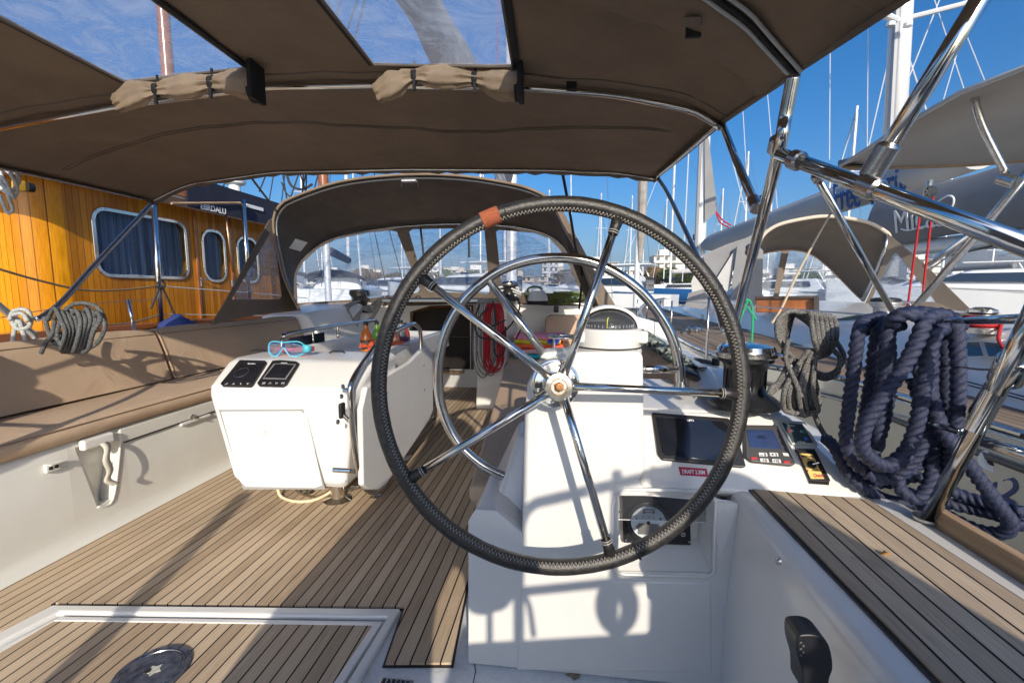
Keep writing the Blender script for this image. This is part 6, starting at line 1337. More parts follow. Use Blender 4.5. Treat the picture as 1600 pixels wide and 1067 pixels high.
for s, xa, ya, xb, yb, hh in (('Free', 1300, 310, 1343, 300, .44), ('Spirit', 1347, 300, 1418, 283, .44)):
    pa, pb = onboom(xa, ya), onboom(xb, yb)
    text('lettering', s, (pa + pb) / 2, pb - pa, upv, 1, SCR, bm_, shear=.45, ext=.006, bold=.006, fit=((pb - pa).length, hh * .85))
    # keep letters slightly proud of the curved cover
# grey cover "Micasa"
mb = thing('covered_boom', 'dark grey covered boom with white Mica lettering and a white spar below', 'boom', tuple(PY(1385, 340, 8)))
m0, m1 = PY(1376, 345, 8.2), PY(1640, 295, 6.0)
rows = []
for i in range(9):
    k = i / 8; c = m0.lerp(m1, k); h = .40 + .03 * math.sin(i); wd = .20
    rows.append([c + V(math.cos(a) * wd * (1 - .3 * max(0, math.sin(a))), 0, h * math.sin(a)) for a in [2 * math.pi * j / 20 for j in range(20)]])
B().loft(rows, True, True).build('cover', MGREY, mb, smooth=60)
B().tube([m0 + V(.15, 0, -.47), m1 + V(0, 0, -.52)], .11, 14).build('spar', ALU, mb)
dm = (m1 - m0).normalized(); sm_ = (CAM - m0.lerp(m1, .3)); sm_ = (sm_ - dm * sm_.dot(dm)).normalized(); um = sm_.cross(dm); um = um if um.z > 0 else -um
def onm(x, y, o=.22): dd = ray(x, y); return CAM + dd * ((m0 + sm_ * o - CAM).dot(sm_) / dd.dot(sm_))
pa, pb = onm(1398, 347), onm(1492, 330)
text('lettering', 'Micasa', (pa + pb) / 2, pb - pa, um, 1, WHITEP, mb, ext=.004, fit=((pb - pa).length, .34))
B().tube(smooth_path([onm(x, y) for x, y in ((1460, 320), (1470, 312), (1482, 306), (1490, 310), (1488, 322), (1478, 332))], 5), .012, 6).build('swirl', WHITEP, mb)
B().tube(smooth_path([onm(x, y) for x, y in ((1408, 358), (1420, 360), (1440, 355), (1465, 352))], 5), .012, 6).build('underline', WHITEP, mb)
t = thing('yacht_mast', 'thick white mast with two spreaders at the upper right', 'mast', tuple(PY(1388, 330, 8.2)))
c0_, c1_ = PY(1390, 350, 8.3), PY(1409, 0, 8.3); dv = (c1_ - c0_); 
B().tube([c0_ - dv * .25, c0_ + dv * 2.2], .15, 18).build('spar', ALU, t, smooth=180); B().tube([c0_ + V(-.12, -.1, 0), c0_ + dv * 2.2 + V(-.12, -.1, 0)], .05, 8).build('track', ALUD, t)
p = PY(1402, 33, 8.2); B().tube([p, PY(1366, 17, 7.8)], .05, 8).build('spreader', ALU, t); B().tube([p, PY(1500, 8, 8.8), PY(1560, -10, 9)], .04, 8).build('spreader', ALU, t)
for x in (1391, 1418): B().tube([PY(x, 42, 8.0), PY(x + 1, 36, 8.0)], .06, 8).build('fitting', ALU, t)
# neighbour bimini
nb = thing('neighbour_bimini', 'grey canvas bimini of the neighbouring yacht at the right edge', 'awning', tuple(PY(1500, 255, 4.5)))
r0 = [PY(1309, 262, 4.5), PY(1350, 236, 4.0), PY(1400, 203, 3.55), PY(1500, 145, 3.0), PY(1600, 106, 2.7), PY(1760, 60, 2.4)]
r1 = [PY(1309, 263, 4.52), PY(1380, 262, 4.5), PY(1450, 260, 4.5), PY(1520, 257, 4.5), PY(1600, 251, 4.5), PY(1800, 235, 4.5)]
B().loft([r0, [a_.lerp(b_, .5) + V(.0, 0, .06) for a_, b_ in zip(r0, r1)], r1]).build('canopy', GREYC, nb, smooth=180, solid=.008)
B().tube(r0, .014, 6).build('edge_piping', LGREY, nb); B().tube(r1, .02, 6).build('front_hem', TAUPE, nb)
B().tube(smooth_path([PY(1527, 140, 3.1), PY(1524, 160, 3.1), PY(1538, 205, 3.1), PY(1572, 272, 3.1)], 6), .020, 12).build('bow', STEEL, nb, smooth=180)
B().tube([PY(1562, 278, 3.1), PY(1584, 285, 3.05)], .035, 14).build('joint', STEEL, nb)
B().tube([PY(1610, 265, 3.0), PY(1545, 345, 3.3), PY(1428, 482, 3.8)], .025, 12).build('leg', STEEL, nb, smooth=180)
B().tube([PY(1520, 365, 4.2), PY(1446, 417, 4.6)], .025, 10).build('brace', CHROME, nb); B().tube([PY(1516, 376, 4.2), PY(1455, 420, 4.6)], .008, 6).build('brace', ALUD, nb)
B().tube([PY(1600, 372, 4.2), PY(1548, 385, 4.4), PY(1480, 400, 4.6)], .01, 6).build('wire', DARKROPE, nb)
# pulley with red lines
pl = thing('pulley_block', 'steel pulley block with red lines below the Free Spirit boom', 'pulley', tuple(PY(1452, 300, 3.9)))
B().tube([PY(1452, 300, 3.88), PY(1452, 300, 3.93)], .045, 20).build('cheek', CHROME, pl, smooth=40)
for k in range(6):
    a = k * math.pi / 3; c = PY(1452, 300, 3.875) + V(math.cos(a) * .028, 0, math.sin(a) * .028); B().tube([c, c + V(0, -.002, 0)], .007, 8).build('cheek_hole', BLACKP, pl)
B().tube([PY(1452, 294, 3.9), PY(1454, 282, 3.9)], .022, 8).build('strop', STEEL, pl)
ln('mainsheet', 'left of two red lines falling from the pulley block', [PY(1441, 308, 3.9), PY(1436, 345, 3.9), PY(1418, 480, 4.0)], .0075, REDROPE)
ln('mainsheet', 'right of two red lines falling from the pulley block', [PY(1458, 308, 3.9), PY(1453, 360, 3.9), PY(1437, 500, 4.0)], .0075, REDROPE)
# neighbour sprayhood
ns = thing('neighbour_sprayhood', 'taupe canvas sprayhood with clear windows on the neighbouring yacht', 'sprayhood', tuple(PY(1300, 480, 6)))
A2 = rs(smooth_path([PY(x, y, 6.0) for x, y in ((1178, 478), (1180, 420), (1184, 384), (1194, 366), (1215, 352), (1250, 343), (1290, 338), (1330, 342), (1362, 350), (1385, 363), (1425, 400), (1470, 445), (1512, 484))], 8), 60)
B2 = rs(smooth_path([PY(x, y, 7.1) for x, y in ((1185, 482), (1188, 430), (1192, 396), (1205, 391), (1240, 389), (1272, 398), (1300, 420), (1322, 442), (1345, 462), (1356, 474), (1364, 480))], 8), 60)
rows = [[a_.lerp(b_, k / 6) + V(0, 0, .06 * math.sin(math.pi * k / 6) * math.sin(math.pi * i / 59)) for i, (a_, b_) in enumerate(zip(A2[:44], B2[:44]))] for k in range(7)]
top_o = [PY(x, y, Yv) for x, y, Yv in ((1184, 384, 6), (1194, 366, 6), (1215, 352, 6), (1250, 343, 6), (1290, 338, 6), (1330, 342, 6), (1362, 350, 6), (1385, 363, 6), (1390, 370, 6))]
top_i = [PY(x, y, Yv) for x, y, Yv in ((1188, 398, 7), (1200, 394, 7), (1222, 391, 7), (1245, 391, 7), (1270, 398, 7), (1298, 420, 7), (1320, 442, 6.9), (1340, 462, 6.7), (1350, 470, 6.5))]
B().loft([rs(smooth_path([o.lerp(i_, k / 5) + V(0, 0, .05 * math.sin(math.pi * k / 5)) for o, i_ in zip(top_o, top_i)], 5), 40) for k in range(6)]).build('canopy', TAUPE2, ns, smooth=180, solid=.01)
B().tube(smooth_path(top_o, 5), .022, 8).build('light_edge', mat('beige_edge', (.55, .48, .38), .9), ns, smooth=180)
B().tube(smooth_path(top_i, 5), .016, 8).build('front_bow', WOODP, ns, smooth=180)
B().tube([PY(1387, 366, 6), PY(1382, 392, 6), PY(1368, 428, 6.2), PY(1348, 470, 6.4)], .022, 8).build('side_bow', STEEL, ns, smooth=180)
so_ = [PY(x, y, 6 - (x - 1385) / 132 * .6) for x, y in ((1388, 366), (1440, 408), (1517, 484), (1505, 488), (1352, 474), (1372, 430), (1384, 395))]
si_ = [PY(x, y, 6 - (x - 1385) / 132 * .6) for x, y in ((1397, 396), (1402, 396), (1462, 472), (1362, 468), (1374, 440), (1386, 415))]
plate('starboard_wing', [so_, si_], TAUPE2, ns, thick=.012); plate('wing_pane', [si_], VINYLR, ns, thick=.003)
fp_ = [(1188, 398), (1222, 392), (1250, 393), (1272, 400), (1300, 424), (1322, 446), (1345, 468), (1348, 480), (1188, 480)]
plate('front_pane', [[PY(x, y, 7.2) for x, y in fp_]], VINYL, ns, thick=.003)
B().hexa([PY(1205, 480, 7.12), PY(1213, 480, 7.12), PY(1213, 480, 7.16), PY(1205, 480, 7.16), PY(1221, 392, 7.12), PY(1233, 392, 7.12), PY(1233, 392, 7.16), PY(1221, 392, 7.16)]).build('window_divider', CANVASD, ns)
pw = [PY(x, y, 6.1) for x, y in ((1184, 384), (1192, 392), (1190, 480), (1155, 482), (1160, 440), (1172, 396))]
plate('port_wing', [pw], MGREY, ns, thick=.02)
wb = thing('companion_board', 'varnished brown board along the cockpit of the neighbouring yacht', 'board', tuple(PY(1230, 478, 5.6)))
B().hexa([PY(1181, 488, 5.5), PY(1278, 491, 5.2), PY(1278, 491, 5.3), PY(1181, 488, 5.6), PY(1181, 467, 5.5), PY(1280, 466, 5.2), PY(1280, 466, 5.3), PY(1181, 467, 5.6)]).build('panel', WOODRED, wb, bevel=.01)
B().tube([PY(1180, 466, 5.5), PY(1278, 465, 5.2)], .02, 8).build('trim', mat('dark_wood_trim', (.07, .05, .04), .5), wb)
B().hexa([PY(1272, 491, 5.15), PY(1280, 491, 5.1), PY(1280, 491, 5.2), PY(1272, 491, 5.25), PY(1272, 465, 5.15), PY(1280, 465, 5.1), PY(1280, 465, 5.2), PY(1272, 465, 5.25)]).build('end_post', mat('grey_wood', (.2, .17, .14), .6), wb)
# its winches
winch('yacht_winch', 'low silver winch on the neighbouring coaming under the two red lines', PY(1380, 512, 3.9), 1.1, mat('silver_drum', (.5, .5, .5), .3, .7), BLACK, 'winches on the neighbouring yacht')
wt_ = thing('yacht_winch', 'wide winch wound with bright red rope on the neighbouring coaming', 'winch', tuple(PY(1533, 525, 2.8)), 'winches on the neighbouring yacht')
c = PY(1531, 520, 2.75); B().lathe([(.085, 0), (.088, .03), (.07, .035), (.05, .05), (.05, .10), (.07, .11)], c, seg=28).build('drum', STEEL, wt_)
for k in range(4): B().tube([c + V(math.cos(a) * (.068 + .004 * (k % 2)), math.sin(a) * .068, .045 + k * .014) for a in [j * math.pi / 12 for j in range(24)]], .0075, 6, closed=True).build('rope_turn', REDROPE, wt_)
B().lathe([(.06, .11), (.062, .125), (.03, .14), (.001, .14)], c, seg=24).build('cap', CHROME, wt_)
ln('red_sheet', 'red line led across the coaming and down from the wound winch', [c + V(.07, 0, .07), c + V(.25, .02, .06), PY(1600, 506, 2.6)], .008, REDROPE); ln('red_sheet', 'red tail falling from the wound winch to the side deck', [c + V(.05, -.06, .06), PY(1560, 530, 2.6), PY(1572, 550, 2.5)], .008, REDROPE)
ln('mast_stay', 'beige rope slanting from the boom to the neighbouring deck', [PY(1297, 335, 4.4), PY(1250, 420, 4.0), PY(1222, 480, 3.8), PY(1206, 505, 3.7)], .010, mat('beige_rope', (.45, .36, .25), .9))
gl = thing('genoa_car', 'pair of chrome deck blocks on the neighbouring side deck', 'deck blocks', tuple(PZ(1090, 520, .64)))
for x in (1079, 1091): c = PY(x, 516, 5.8); B().lathe([(.05, -.06), (.05, .05), (.03, .07), (.001, .07)], c, (-.3, -1, .2), 20).build('sheave', CHROME, gl)
B().box((c.x - .2, c.y - .04, c.z - .1), (c.x + .08, c.y + .06, c.z - .02)).build('base', BLACK, gl, bevel=.01)
for (q, lab) in ((((1182, 500), (1166, 478), (1159, 475), (1160, 470), (1170, 469), (1175, 480), (1176, 505), (1174, 540)), 'green line looped over the wire beside the wheel rim'), (((1168, 470), (1160, 490), (1153, 510)), 'green tail of the loop beside the wheel rim')):
    ln('green_line', lab, [PY(x, y, 3.0) for x, y in q], .007, GREENROPE)
# grey covers on its foredeck
gt = thing('foredeck_awning', 'grey canvas awning draped over the foredeck of the neighbouring yacht', 'awning', tuple(PY(1130, 460, 8.6)))
def sheet(q, m, Y_, t, th=.01): return plate('panel', [[PY(x, y, Y_ + (dz[0] if dz else 0)) for x, y, *dz in q]], m, t, thick=th)
sheet(((1098, 398), (1135, 382), (1165, 372), (1210, 352), (1215, 375), (1180, 400), (1118, 440), (1112, 452)), MGREY, 8.6, gt)
sheet(((1118, 438), (1152, 384), (1138, 462), (1122, 470), (1090, 470), (1112, 446)), LGREY, 8.5, gt)
sheet(((1152, 384), (1168, 374), (1172, 440), (1162, 482), (1140, 482), (1144, 440)), MGREY, 8.4, gt)
sheet(((1070, 478), (1076, 458), (1098, 452), (1112, 470), (1160, 474), (1172, 492), (1110, 486)), MGREY, 8.3, gt)
sheet(((1098, 398), (1112, 452), (1082, 472), (1080, 440)), LGREY, 8.8, gt)
for i, (x1, y1, x2, y2, lab) in enumerate(((1130, 375, 1215, 340, 'boom end'),)): pass
# thin rigging lines in the sky, each with own label
rigs = [((1183, -40), (1215, 330), .006, 'left'), ((1298, -60), (1296, 250), .008, ''), ((1357, -40), (1355, 230), .008, ''), ((1396, 60), (1350, 260), .01, ''), ((1128, 190), (1165, 330), .008, ''), ((1160, 160), (1170, 330), .006, ''), ((1468, 0), (1350, 300), .01, ''), ((1410, 60), (1450, 180), .012, ''), ((1500, 30), (1540, 130), .008, ''), ((1520, 0), (1470, 170), .008, ''), ((1460, 0), (1508, 145), .008, ''), ((892, 268), (893, 420), .012, ''), ((1078, 200), (1066, 440), .01, '')]
rg3 = thing('rigging', 'thin pale shrouds and stays against the sky at the upper right', 'rigging', tuple(PY(1300, 250, 9)))
for (a_, c_, r, l_) in rigs: B().tube([PY(*a_, 9), PY(*c_, 9)], r, 5).build('stay', ALU, rg3)

# =================================================================== far harbour, shore, hills, water
ww = bpy.data.materials.new('sea_water'); ww.use_nodes = True; n_ = ww.node_tree; pr = n_.nodes['Principled BSDF']; pr.inputs['Base Color'].default_value = (.02, .06, .08, 1); pr.inputs['Roughness'].default_value = .12
tn = n_.nodes.new('ShaderNodeTexNoise'); tn.inputs['Scale'].default_value = 2.5; tn.inputs['Detail'].default_value = 4; tcn = n_.nodes.new('ShaderNodeTexCoord'); n_.links.new(tcn.outputs['Object'], tn.inputs[0]); bpn = n_.nodes.new('ShaderNodeBump'); bpn.inputs['Strength'].default_value = .5; bpn.inputs['Distance'].default_value = .1; n_.links.new(tn.outputs[0], bpn.inputs['Height']); n_.links.new(bpn.outputs[0], pr.inputs['Normal'])
struct(B().add([V(-9000, -3000, -1), V(9000, -3000, -1), V(9000, 9000, -1), V(-9000, 9000, -1)], [(0, 1, 2, 3)]).build('sea', ww, smooth=0))
struct(B().box((-700, 190, -1.5), (900, 1500, .4)).build('shore_ground', mat('shore_earth', (.22, .2, .16), .9, var=.2, vscale=.1)))
HILL = mat('hill_scrub', (.10, .11, .10), .95, var=.35, vscale=.004)
def hills(name, prof, Yh, depth):
    rows = []
    for k in range(10):
        f = k / 9; rows.append([V(PY(x, 455, Yh).x * (1 + f * depth / Yh * .2), Yh - 300 + depth * f, -2 + max(0, (PY(x, y, Yh).z)) * math.sin(math.pi * (.06 + .5 * f)) * (1 + .08 * math.sin(x * .09 + k * 2.1)) ) for x, y in prof])
    struct(B().loft(rows).build(name, HILL, smooth=180))
hp_ = [(x, 446 - 42 * math.exp(-((x - 1080) / 85) ** 2) - 66 * math.exp(-((x - 1555) / 120) ** 2) - 12 * math.exp(-((x - 1330) / 60) ** 2) - 3 * math.sin(x * .05) - 2 * math.sin(x * .13)) for x in range(380, 2100, 12)]
hills('far_hills', hp_, 3200, 900)
rnd = random.Random(11)
def make_building(i):
    t = thing('apartment_building', 'x', 'building', (0, 0, 0), 'white apartment blocks along the far shore')
    nfl = (4, 5, 3)[i]; wd = (20, 15, 26)[i]; dp = 12; mw = (CONC, CONC, CONC2)[i]
    b = B().box((-wd / 2, 0, 0), (wd / 2, dp, nfl * 3)); b.build('walls', mw, t)
    B().box((-wd / 2 + 3, 2, nfl * 3 + .01), (-wd / 2 + 8, 7, nfl * 3 + 2.4)).build('roof_hut', mw, t)
    for f in range(nfl):
        z = f * 3
        B().box((-wd / 2 - .2, -1.5, z + 2.85), (wd / 2 + .2, -.02, z + 3.0)).build('balcony', mw, t)
        B().box((-wd / 2 + .1, -1.45, z + (.1 if f == 0 else 0.02)), (wd / 2 - .1, -1.40, z + .85)).build('parapet', mw, t)
        for k in range(int(wd / 4)):
            x = -wd / 2 + 2 + k * 4; B().box((x - .9, -.05, z + .3), (x + .9, -.011, z + 2.4)).build('window', WIN, t)
    return t
protos = [make_building(i) for i in range(3)]
spots = []
for x in list(range(500, 1120, 26)) + list(range(1140, 1560, 34)): spots.append((x + rnd.uniform(-6, 6), rnd.uniform(255, 330)))
spots.sort()
used = [0, 0, 0]
for i, (x, Y_) in enumerate(spots):
    k = rnd.randrange(3); src = protos[k]
    o = src if not used[k] else copy_tree(src); used[k] = 1
    p = PY(x, 455, Y_); o.location = (p.x, Y_, .4); s = rnd.uniform(.75, 1.25); o.scale = (s, 1, rnd.uniform(.8, 1.2) * (1.25 if 700 < x < 1060 else 1)); o.rotation_euler = (0, 0, rnd.uniform(-.25, .25))
    o['label'] = 'pale apartment block on the far shore, number %s from the left of the town row' % ORD[i % 20] if i < 20 else 'pale apartment block on the far shore, number %s from the right of the town row' % ORD[len(spots) - 1 - i]
# a dozen more set back and higher
# trees
def crown_mesh(name, m, rad, h, nleaf, seed):
    r_ = random.Random(seed); vs_, fs_ = [], []
    blobs = [(V(r_.uniform(-.6, .6) * rad, r_.uniform(-.6, .6) * rad, h * r_.uniform(.45, .85)), rad * r_.uniform(.35, .6)) for _ in range(7)]
    for _ in range(nleaf):
        c, br = r_.choice(blobs); d = Vector((r_.gauss(0, 1), r_.gauss(0, 1), r_.gauss(0, 1))).normalized() * br * r_.uniform(.55, 1.05); p = c + d
        u = Vector((r_.gauss(0, 1), r_.gauss(0, 1), r_.gauss(0, 1))).normalized(); v = u.orthogonal().normalized(); s = r_.uniform(.18, .42)
        n = len(vs_); vs_ += [p + u * s, p + v * s * .8, p - u * s, p - v * s * .8]; fs_.append((n, n + 1, n + 2, n + 3))
    me = bpy.data.meshes.new(name); me.from_pydata(vs_, [], fs_); me.materials.append(m); return me
tp_ = []
for i, (m2, h) in enumerate(((LEAF, 7), (LEAFB, 8), (LEAF, 5.5))):
    t = thing('shore_tree', 'x', 'tree', (0, 0, 0), 'trees along the far quay')
    o = bpy.data.objects.new('crown', crown_mesh('crown', m2, h * .5, h, 2600, i)); link(o, t)
    b = B().tube([V(0, 0, 0), V(.1, 0, h * .3), V(.0, .1, h * .6)], [.3, .22, .1], 8).tube([V(.1, 0, h * .3), V(h * .2, .2, h * .6)], [.14, .06], 6).tube([V(.1, 0, h * .3), V(-h * .2, -.2, h * .62)], [.14, .06], 6)
    b.build('trunk', BARK, t); tp_.append(t)
ut = [0, 0, 0]; xs_ = sorted([560, 585, 612, 640, 668, 700, 735, 880, 900, 922, 948, 972, 995, 1016, 1030, 1052, 1068, 1085, 1120, 1160, 1210, 1260, 1320, 1500, 1540])
for i, x in enumerate(xs_):
    k = {972: 0, 1016: 1, 1052: 0, 1068: 0, 1085: 1, 1030: 1}.get(x, rnd.randrange(3)); o = tp_[k] if not ut[k] else copy_tree(tp_[k]); ut[k] = 1
    Y_ = rnd.uniform(205, 235); p = PY(x, 455, Y_); o.location = (p.x, Y_, .4); o.scale = [rnd.uniform(1.1, 1.6)] * 3; o.rotation_euler = (0, 0, rnd.uniform(0, 6))
    nm = ('green', 'bronze leaved', 'small green')[k]
    o['label'] = '%s tree on the far quay, %s in the row counted from the left' % (nm, ORD[i]) if i < 20 else '%s tree on the far quay, %s in the row counted from the right' % (nm, ORD[len(xs_) - 1 - i])
# moored yachts, far
def make_yacht(kind):
    t = thing('moored_yacht', 'x', 'yacht', (0, 0, -1), 'yachts moored across the harbour'); hm = (WHITE, mat('blue_hull', (.02, .10, .28), .3), WHITE)[kind]
    secs = []
    for y, w2, zt in ((-6, 1.5, 1.1), (-3, 1.9, 1.1), (0, 2.0, 1.15), (3, 1.5, 1.3), (5, .7, 1.45), (6.2, .05, 1.6)):
        secs.append([V(-w2, y, zt), V(-w2 * .9, y, .4), V(-w2 * .5, y, -.2), V(w2 * .5, y, -.2), V(w2 * .9, y, .4), V(w2, y, zt)])
    B().loft(secs, True, True).build('hull', hm, t, smooth=50)
    B().hexa([V(-1.2, -2.5, 1.1), V(1.2, -2.5, 1.1), V(.8, 3, 1.25), V(-.8, 3, 1.25), V(-1, -2.3, 1.75), V(1, -2.3, 1.75), V(.5, 2.4, 1.6), V(-.5, 2.4, 1.6)]).build('coachroof', WHITE, t, bevel=.1)
    for s in (-1, 1): B().box((s * 1.08 - .03, -1.6, 1.35), (s * 1.08 + .03, 1.2, 1.58)).build('cabin_window', GLASS, t)
    B().loft([[V(math.cos(a) * 1.3, y, 1.6 + math.sin(a) * .75 * f) for a in [math.pi * k / 10 for k in range(11)]] for y, f in ((-3.6, .6), (-2.2, .55), (-1.7, .2))]).build('sprayhood', (NAVYC, MGREY, LGREY)[kind], t, solid=.03)
    B().tube([V(0, 1, 1.4), V(0, 1, 15.5)], .10, 8).build('mast', ALU, t)
    B().tube([V(0, .9, 2.8), V(0, -3.8, 2.9)], .2, 10).build('boom', (NAVYC, LGREY, MGREY)[kind], t)
    for z, l in ((6, 1.0), (10.5, .8)): B().tube([V(-l, .9, z), V(l, .9, z)], .04, 5).build('spreader', ALU, t)
    for s in (-1, 1): B().tube([V(0, 1, 15.3), V(s * 1.0, .9, 6), V(s * 1.7, .6, 1.2)], .018, 4).build('shroud', WIRE, t)
    B().tube([V(0, 1, 15.3), V(0, 6, 1.7)], .06 if kind != 1 else .02, 5).build('furled_jib', WHITE, t); B().tube([V(0, 1, 15.4), V(0, -6, 1.2)], .015, 4).build('backstay', WIRE, t)
    return t
yp = [make_yacht(k) for k in range(3)]; uy = [0, 0, 0]
ys_ = [(540, 26, 0, .3), (628, 60, 0, .2), (690, 52, 2, .3), (745, 46, 0, -.2), (790, 38, 2, .1), (860, 70, 2, .1), (940, 64, 2, .1), (985, 62, 0, .1), (1006, 75, 2, .05), (1040, 80, 0, .2), (1064, 48, 1, 1.3), (1128, 75, 2, .2), (1168, 45, 0, .1), (1205, 55, 2, .2), (1290, 60, 2, 0), (1330, 42, 0, .1), (1440, 60, 0, .1), (1490, 44, 2, .3), (1560, 52, 0, .2), (470, 40, 2, .2), (500, 60, 0, .1)]
ys_.sort()
for i, (x, Y_, k, rz) in enumerate(ys_):
    o = yp[k] if not uy[k] else copy_tree(yp[k]); uy[k] = 1
    p = PY(x, 455, Y_); o.location = (p.x, Y_, -1); o.rotation_euler = (0, rnd.uniform(-.015, .015), rz); s = rnd.uniform(.85, 1.1); o.scale = (s, s, s)
    if x == 1062: o.scale = (.7, .7, .55)
    nm = ('white yacht with navy covers', 'blue hulled yacht with grey canvas', 'white yacht with grey covers')[k]
    o['label'] = '%s, %s mast from the left across the harbour' % (nm, ORD[i]) if i < 20 else '%s, %s mast from the right across the harbour' % (nm, ORD[len(ys_) - 1 - i])
# motor yachts
def make_motor():
    t = thing('motor_yacht', 'x', 'motor yacht', (0, 0, -1), 'white motor yachts moored across the harbour')
    secs = []
    for y, w2, zt in ((-7, 2.2, 1.4), (-2, 2.4, 1.5), (3, 2.1, 1.9), (6, 1.1, 2.3), (8, .05, 2.6)): secs.append([V(-w2, y, zt), V(-w2 * .85, y, .3), V(w2 * .85, y, .3), V(w2, y, zt)])
    B().loft(secs, True, True).build('hull', WHITE, t, smooth=50)
    B().hexa([V(-1.9, -5, 1.5), V(1.9, -5, 1.5), V(1.0, 4, 2.0), V(-1.0, 4, 2.0), V(-1.7, -4, 3.1), V(1.7, -4, 3.1), V(.9, .5, 3.0), V(-.9, .5, 3.0)]).build('superstructure', WHITE, t, bevel=.2)
    for s in (-1, 1): B().hexa([V(s * 1.86 - .05, -3.5, 2.2), V(s * 1.86 + .05, -3.5, 2.2), V(s * 1.25 + .05, 2.5, 2.3), V(s * 1.25 - .05, 2.5, 2.3), V(s * 1.78 - .05, -3.3, 2.8), V(s * 1.78 + .05, -3.3, 2.8), V(s * 1.2 + .05, 1.2, 2.8), V(s * 1.2 - .05, 1.2, 2.8)]).build('side_window', GLASS, t)
    B().box((-1.5, -5.2, 3.9), (1.5, -1, 4.0)).build('hardtop', WHITE, t, bevel=.03)
    for x in (-1.3, 1.3): B().tube([V(x, -4.5, 3.0), V(x, -4, 3.95)], .06, 6).build('hardtop_post', WHITE, t)
    B().box((-1.7, -4.9, 1.7), (1.7, -4.85, 2.9)).build('aft_window', GLASS, t)
    return t
mp = make_motor(); ms = [(930, 34, 1.2), (720, 30, 1.2), (1215, 46, 1.0), (1470, 34, 1.0), (1530, 26, 1.1), (1600, 40, 1.0), (610, 36, 1.3)]; ms.sort()
for i, (x, Y_, rz) in enumerate(ms):
    o = mp if i == 0 else copy_tree(mp); p = PY(x, 455, Y_); o.location = (p.x, Y_, -1); o.rotation_euler = (0, 0, rz); s = .8; o.scale = (s, s, s)
    o['label'] = 'white motor yacht, %s of the motor yachts counted from the left' % ORD[i]
# masts with furled sail just ahead
fs = thing('furled_sail_mast', 'mast with a furled brownish grey sail rising right of the compass', 'mast', tuple(PY(997, 470, 22)))
c0_ = PY(993, 480, 22); c1_ = PY(1001, 275, 22); dv = c1_ - c0_
B().tube([c0_, c0_ + dv * 2.4], .13, 10).build('spar', ALU, fs); B().tube([c0_ + dv * .35 + V(.1, -.1, 0), c0_ + dv * .55 + V(.12, -.1, 0), c0_ + dv * 1.5 + V(.08, -.1, 0), c0_ + dv * 2.4], [.08, .20, .20, .08], 10).build('furled_sail', mat('furled_cloth', (.30, .28, .25), .9, var=.2, vscale=3), fs)
# =================================================================== unseen stern parts and added shadow blockers behind the photographer (their shadows and reflections show)
pw_ = copy_tree(wh); pw_.name = 'steering_wheel'; pw_.location = wh.location + V(-2.46, -.25, 0); pw_['label'] = 'port steering wheel just outside the left edge, throwing arcs of shadow on the cushions'
ph_ = thing('helm_pedestal', 'port steering pedestal outside the left edge, shading the port backrest', 'pedestal', (-2.4, 1.35, 0))
B().prism([V(-2.70, .95, 0), V(-2.36, .95, 0), V(-2.36, .95, .98), V(-2.40, .95, 1.02), V(-2.66, .95, 1.02), V(-2.70, .95, .98)], (0, .2, 0)).build('column', GRP, ph_, bevel=.02, seg=3)
B().lathe([(.12, 0), (.12, .06), (.10, .12), (.05, .16), (.001, .17)], V(-2.52, 1.05, 1.02), seg=24).build('compass_dome', GRP, ph_)
Yk = -.55
dg = thing('photographer_blocker', 'unseen flat blocker shaped to cast the shadow of the photographer', 'shadow blocker', (-.1, Yk, .3))  # unseen silhouette of the person at the camera, added for its shadow
ol = [(-.60, .3), (-.56, .75), (-.44, 1.0), (-.28, 1.27), (-.14, 1.48), (-.02, 1.78), (.10, 1.92), (.24, 1.90), (.33, 1.72), (.335, 1.3), (.325, 1.03), (.26, .97), (.20, .965), (.15, 1.01), (.09, .93), (.04, .8), (.01, .3)]
B().prism(smooth_path([V(x, Yk, z) for x, z in ol], 4, closed=True), (0, .12, 0)).build('blocker_shape', MGREY, dg, bevel=.03, seg=4)
ob = thing('starboard_blocker', 'unseen flat blocker added to shade the starboard teak and console', 'outboard', (.9, Yk, .9))  # added out of view, outline shaped to the shade on teak and console
ol = [(.72, .80), (.715, 1.40), (.78, 1.435), (.95, 1.44), (1.04, 1.41), (1.075, 1.33), (1.08, 1.0), (1.06, .80)]
ol[0] = (.75, .80); ol[1] = (.745, 1.38)
B().prism(smooth_path([V(x, Yk, z) for x, z in ol], 4, closed=True), (0, .07, 0)).build('cover', NAVYC, ob, bevel=.03, seg=4)
B().box((.85, Yk - .2, .2), (.95, Yk - .1, .82)).build('leg', BLACK, ob, bevel=.01)
hsx = thing('stern_bench', 'white moulded stern bench behind the photographer', 'bench', (.6, Yk, 0))
B().hexa([V(.17, Yk - .35, -.1), V(1.0, Yk - .35, -.1), V(1.0, Yk, -.1), V(.17, Yk, -.1), V(.17, Yk - .35, .865), V(1.0, Yk - .35, 1.0), V(1.0, Yk, 1.0), V(.17, Yk, .865)]).build('body', GRP, hsx, bevel=.006)
hr = thing('stern_pulpit', 'welded tube pulpit on the stern behind the photographer', 'pulpit', (.4, Yk, .9))
B().tube(smooth_path([V(.345, Yk, .85), V(.345, Yk, 1.15), V(.352, Yk, 1.27), V(.385, Yk, 1.325), V(.45, Yk, 1.35), V(.72, Yk, 1.43), V(1.0, Yk, 1.50)], 6), .016, 10).build('top_tube', CHROME, hr, smooth=180)
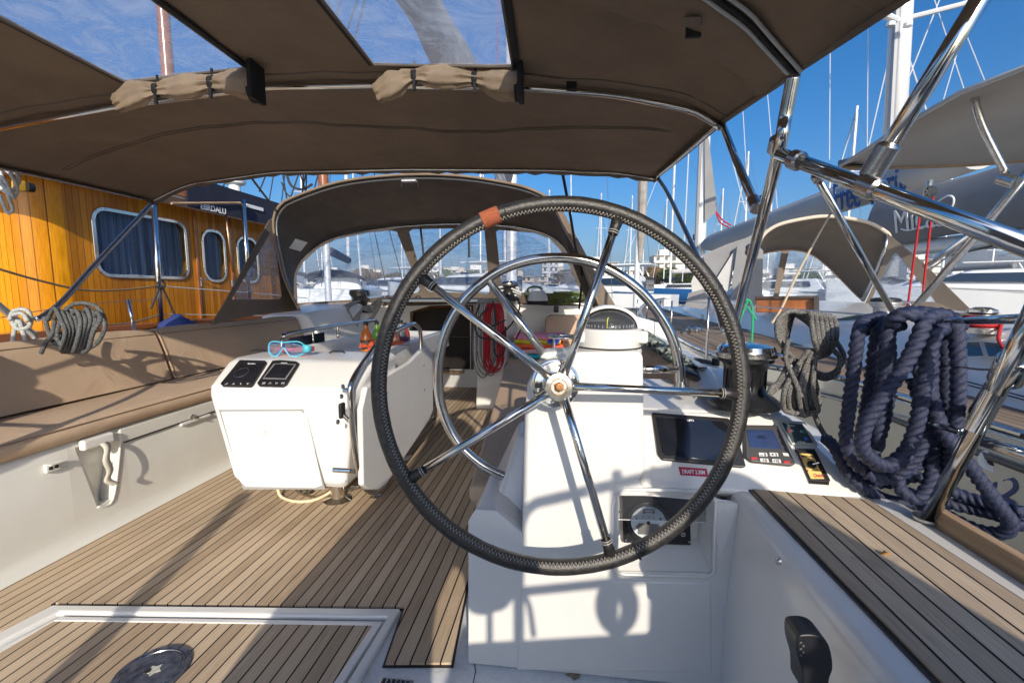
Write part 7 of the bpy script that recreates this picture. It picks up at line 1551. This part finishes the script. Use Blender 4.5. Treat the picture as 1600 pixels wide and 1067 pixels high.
B().tube([V(.32, Yk, 1.045), V(.74, Yk, 1.125)], .0145, 10).build('middle_tube', CHROME, hr); B().tube([V(.625, Yk, .98), V(.625, Yk, 1.44)], .014, 10).build('post', CHROME, hr)
B().tube([V(.255, Yk, .86), V(.255, Yk, 1.0)], .010, 8).build('post', CHROME, hr)
B().tube(smooth_path([V(.34, Yk + .02, 1.06), V(.37, Yk + .02, 1.0), V(.385, Yk + .02, .9)], 6), .009, 8).build('hanging_cable', DARKROPE, hr)
hb = [[V(.63 + math.cos(a) * w_, Yk + .02, 1.02 + math.sin(a) * h_) for a in [j * math.pi / 10 for j in range(21)]] for w_, h_ in ((.045, .075), (.03, .07), (.055, .085), (.02, .06))] + [[V(.63, Yk + .02, 1.12), V(.63, Yk + .02, 1.08), V(.66, Yk + .02, .99)]]
rope_thing('hanging_coil', 'small dark coil hanging from the pulpit behind the photographer', hb, .009, DARKROPE)
fp_ = thing('ensign_staff', 'short thick staff standing at the stern behind the photographer', 'pole', (-1.06, Yk, 0))
B().tube([V(-1.06, Yk, -.1), V(-1.06, Yk, 1.24)], .042, 14).build('staff', WOODRED, fp_)
struct(B().box((-9, -7.5, -1.2), (9, -3.5, -.1)).build('quay', mat('quay_concrete', (.32, .30, .27), .9, var=.15, vscale=1)))

fd = thing('outer_blocker', 'unseen rounded blocker added to shade the outer starboard teak', 'fender', (1.42, Yk, 1.0))  # added out of view to shade the outer edge of the teak
B().lathe([(.001, -.45), (.10, -.42), (.16, -.32), (.17, 0), (.16, .2), (.10, .29), (.03, .31)], V(1.44, Yk, .97), seg=20).build('body', NAVYC, fd, smooth=60)

# distant air
hz = B().box((-7000, -60, -2.2), (9000, 4700, 420)).build('haze', bpy.data.materials.new('haze_air'), smooth=0); hz['kind'] = 'stuff'
hm_ = hz.data.materials[0]; hm_.use_nodes = True; n_ = hm_.node_tree; n_.nodes.clear(); pv = n_.nodes.new('ShaderNodeVolumePrincipled'); pv.inputs['Color'].default_value = (.75, .85, 1, 1); pv.inputs['Density'].default_value = .00011; mo = n_.nodes.new('ShaderNodeOutputMaterial'); n_.links.new(pv.outputs[0], mo.inputs['Volume'])
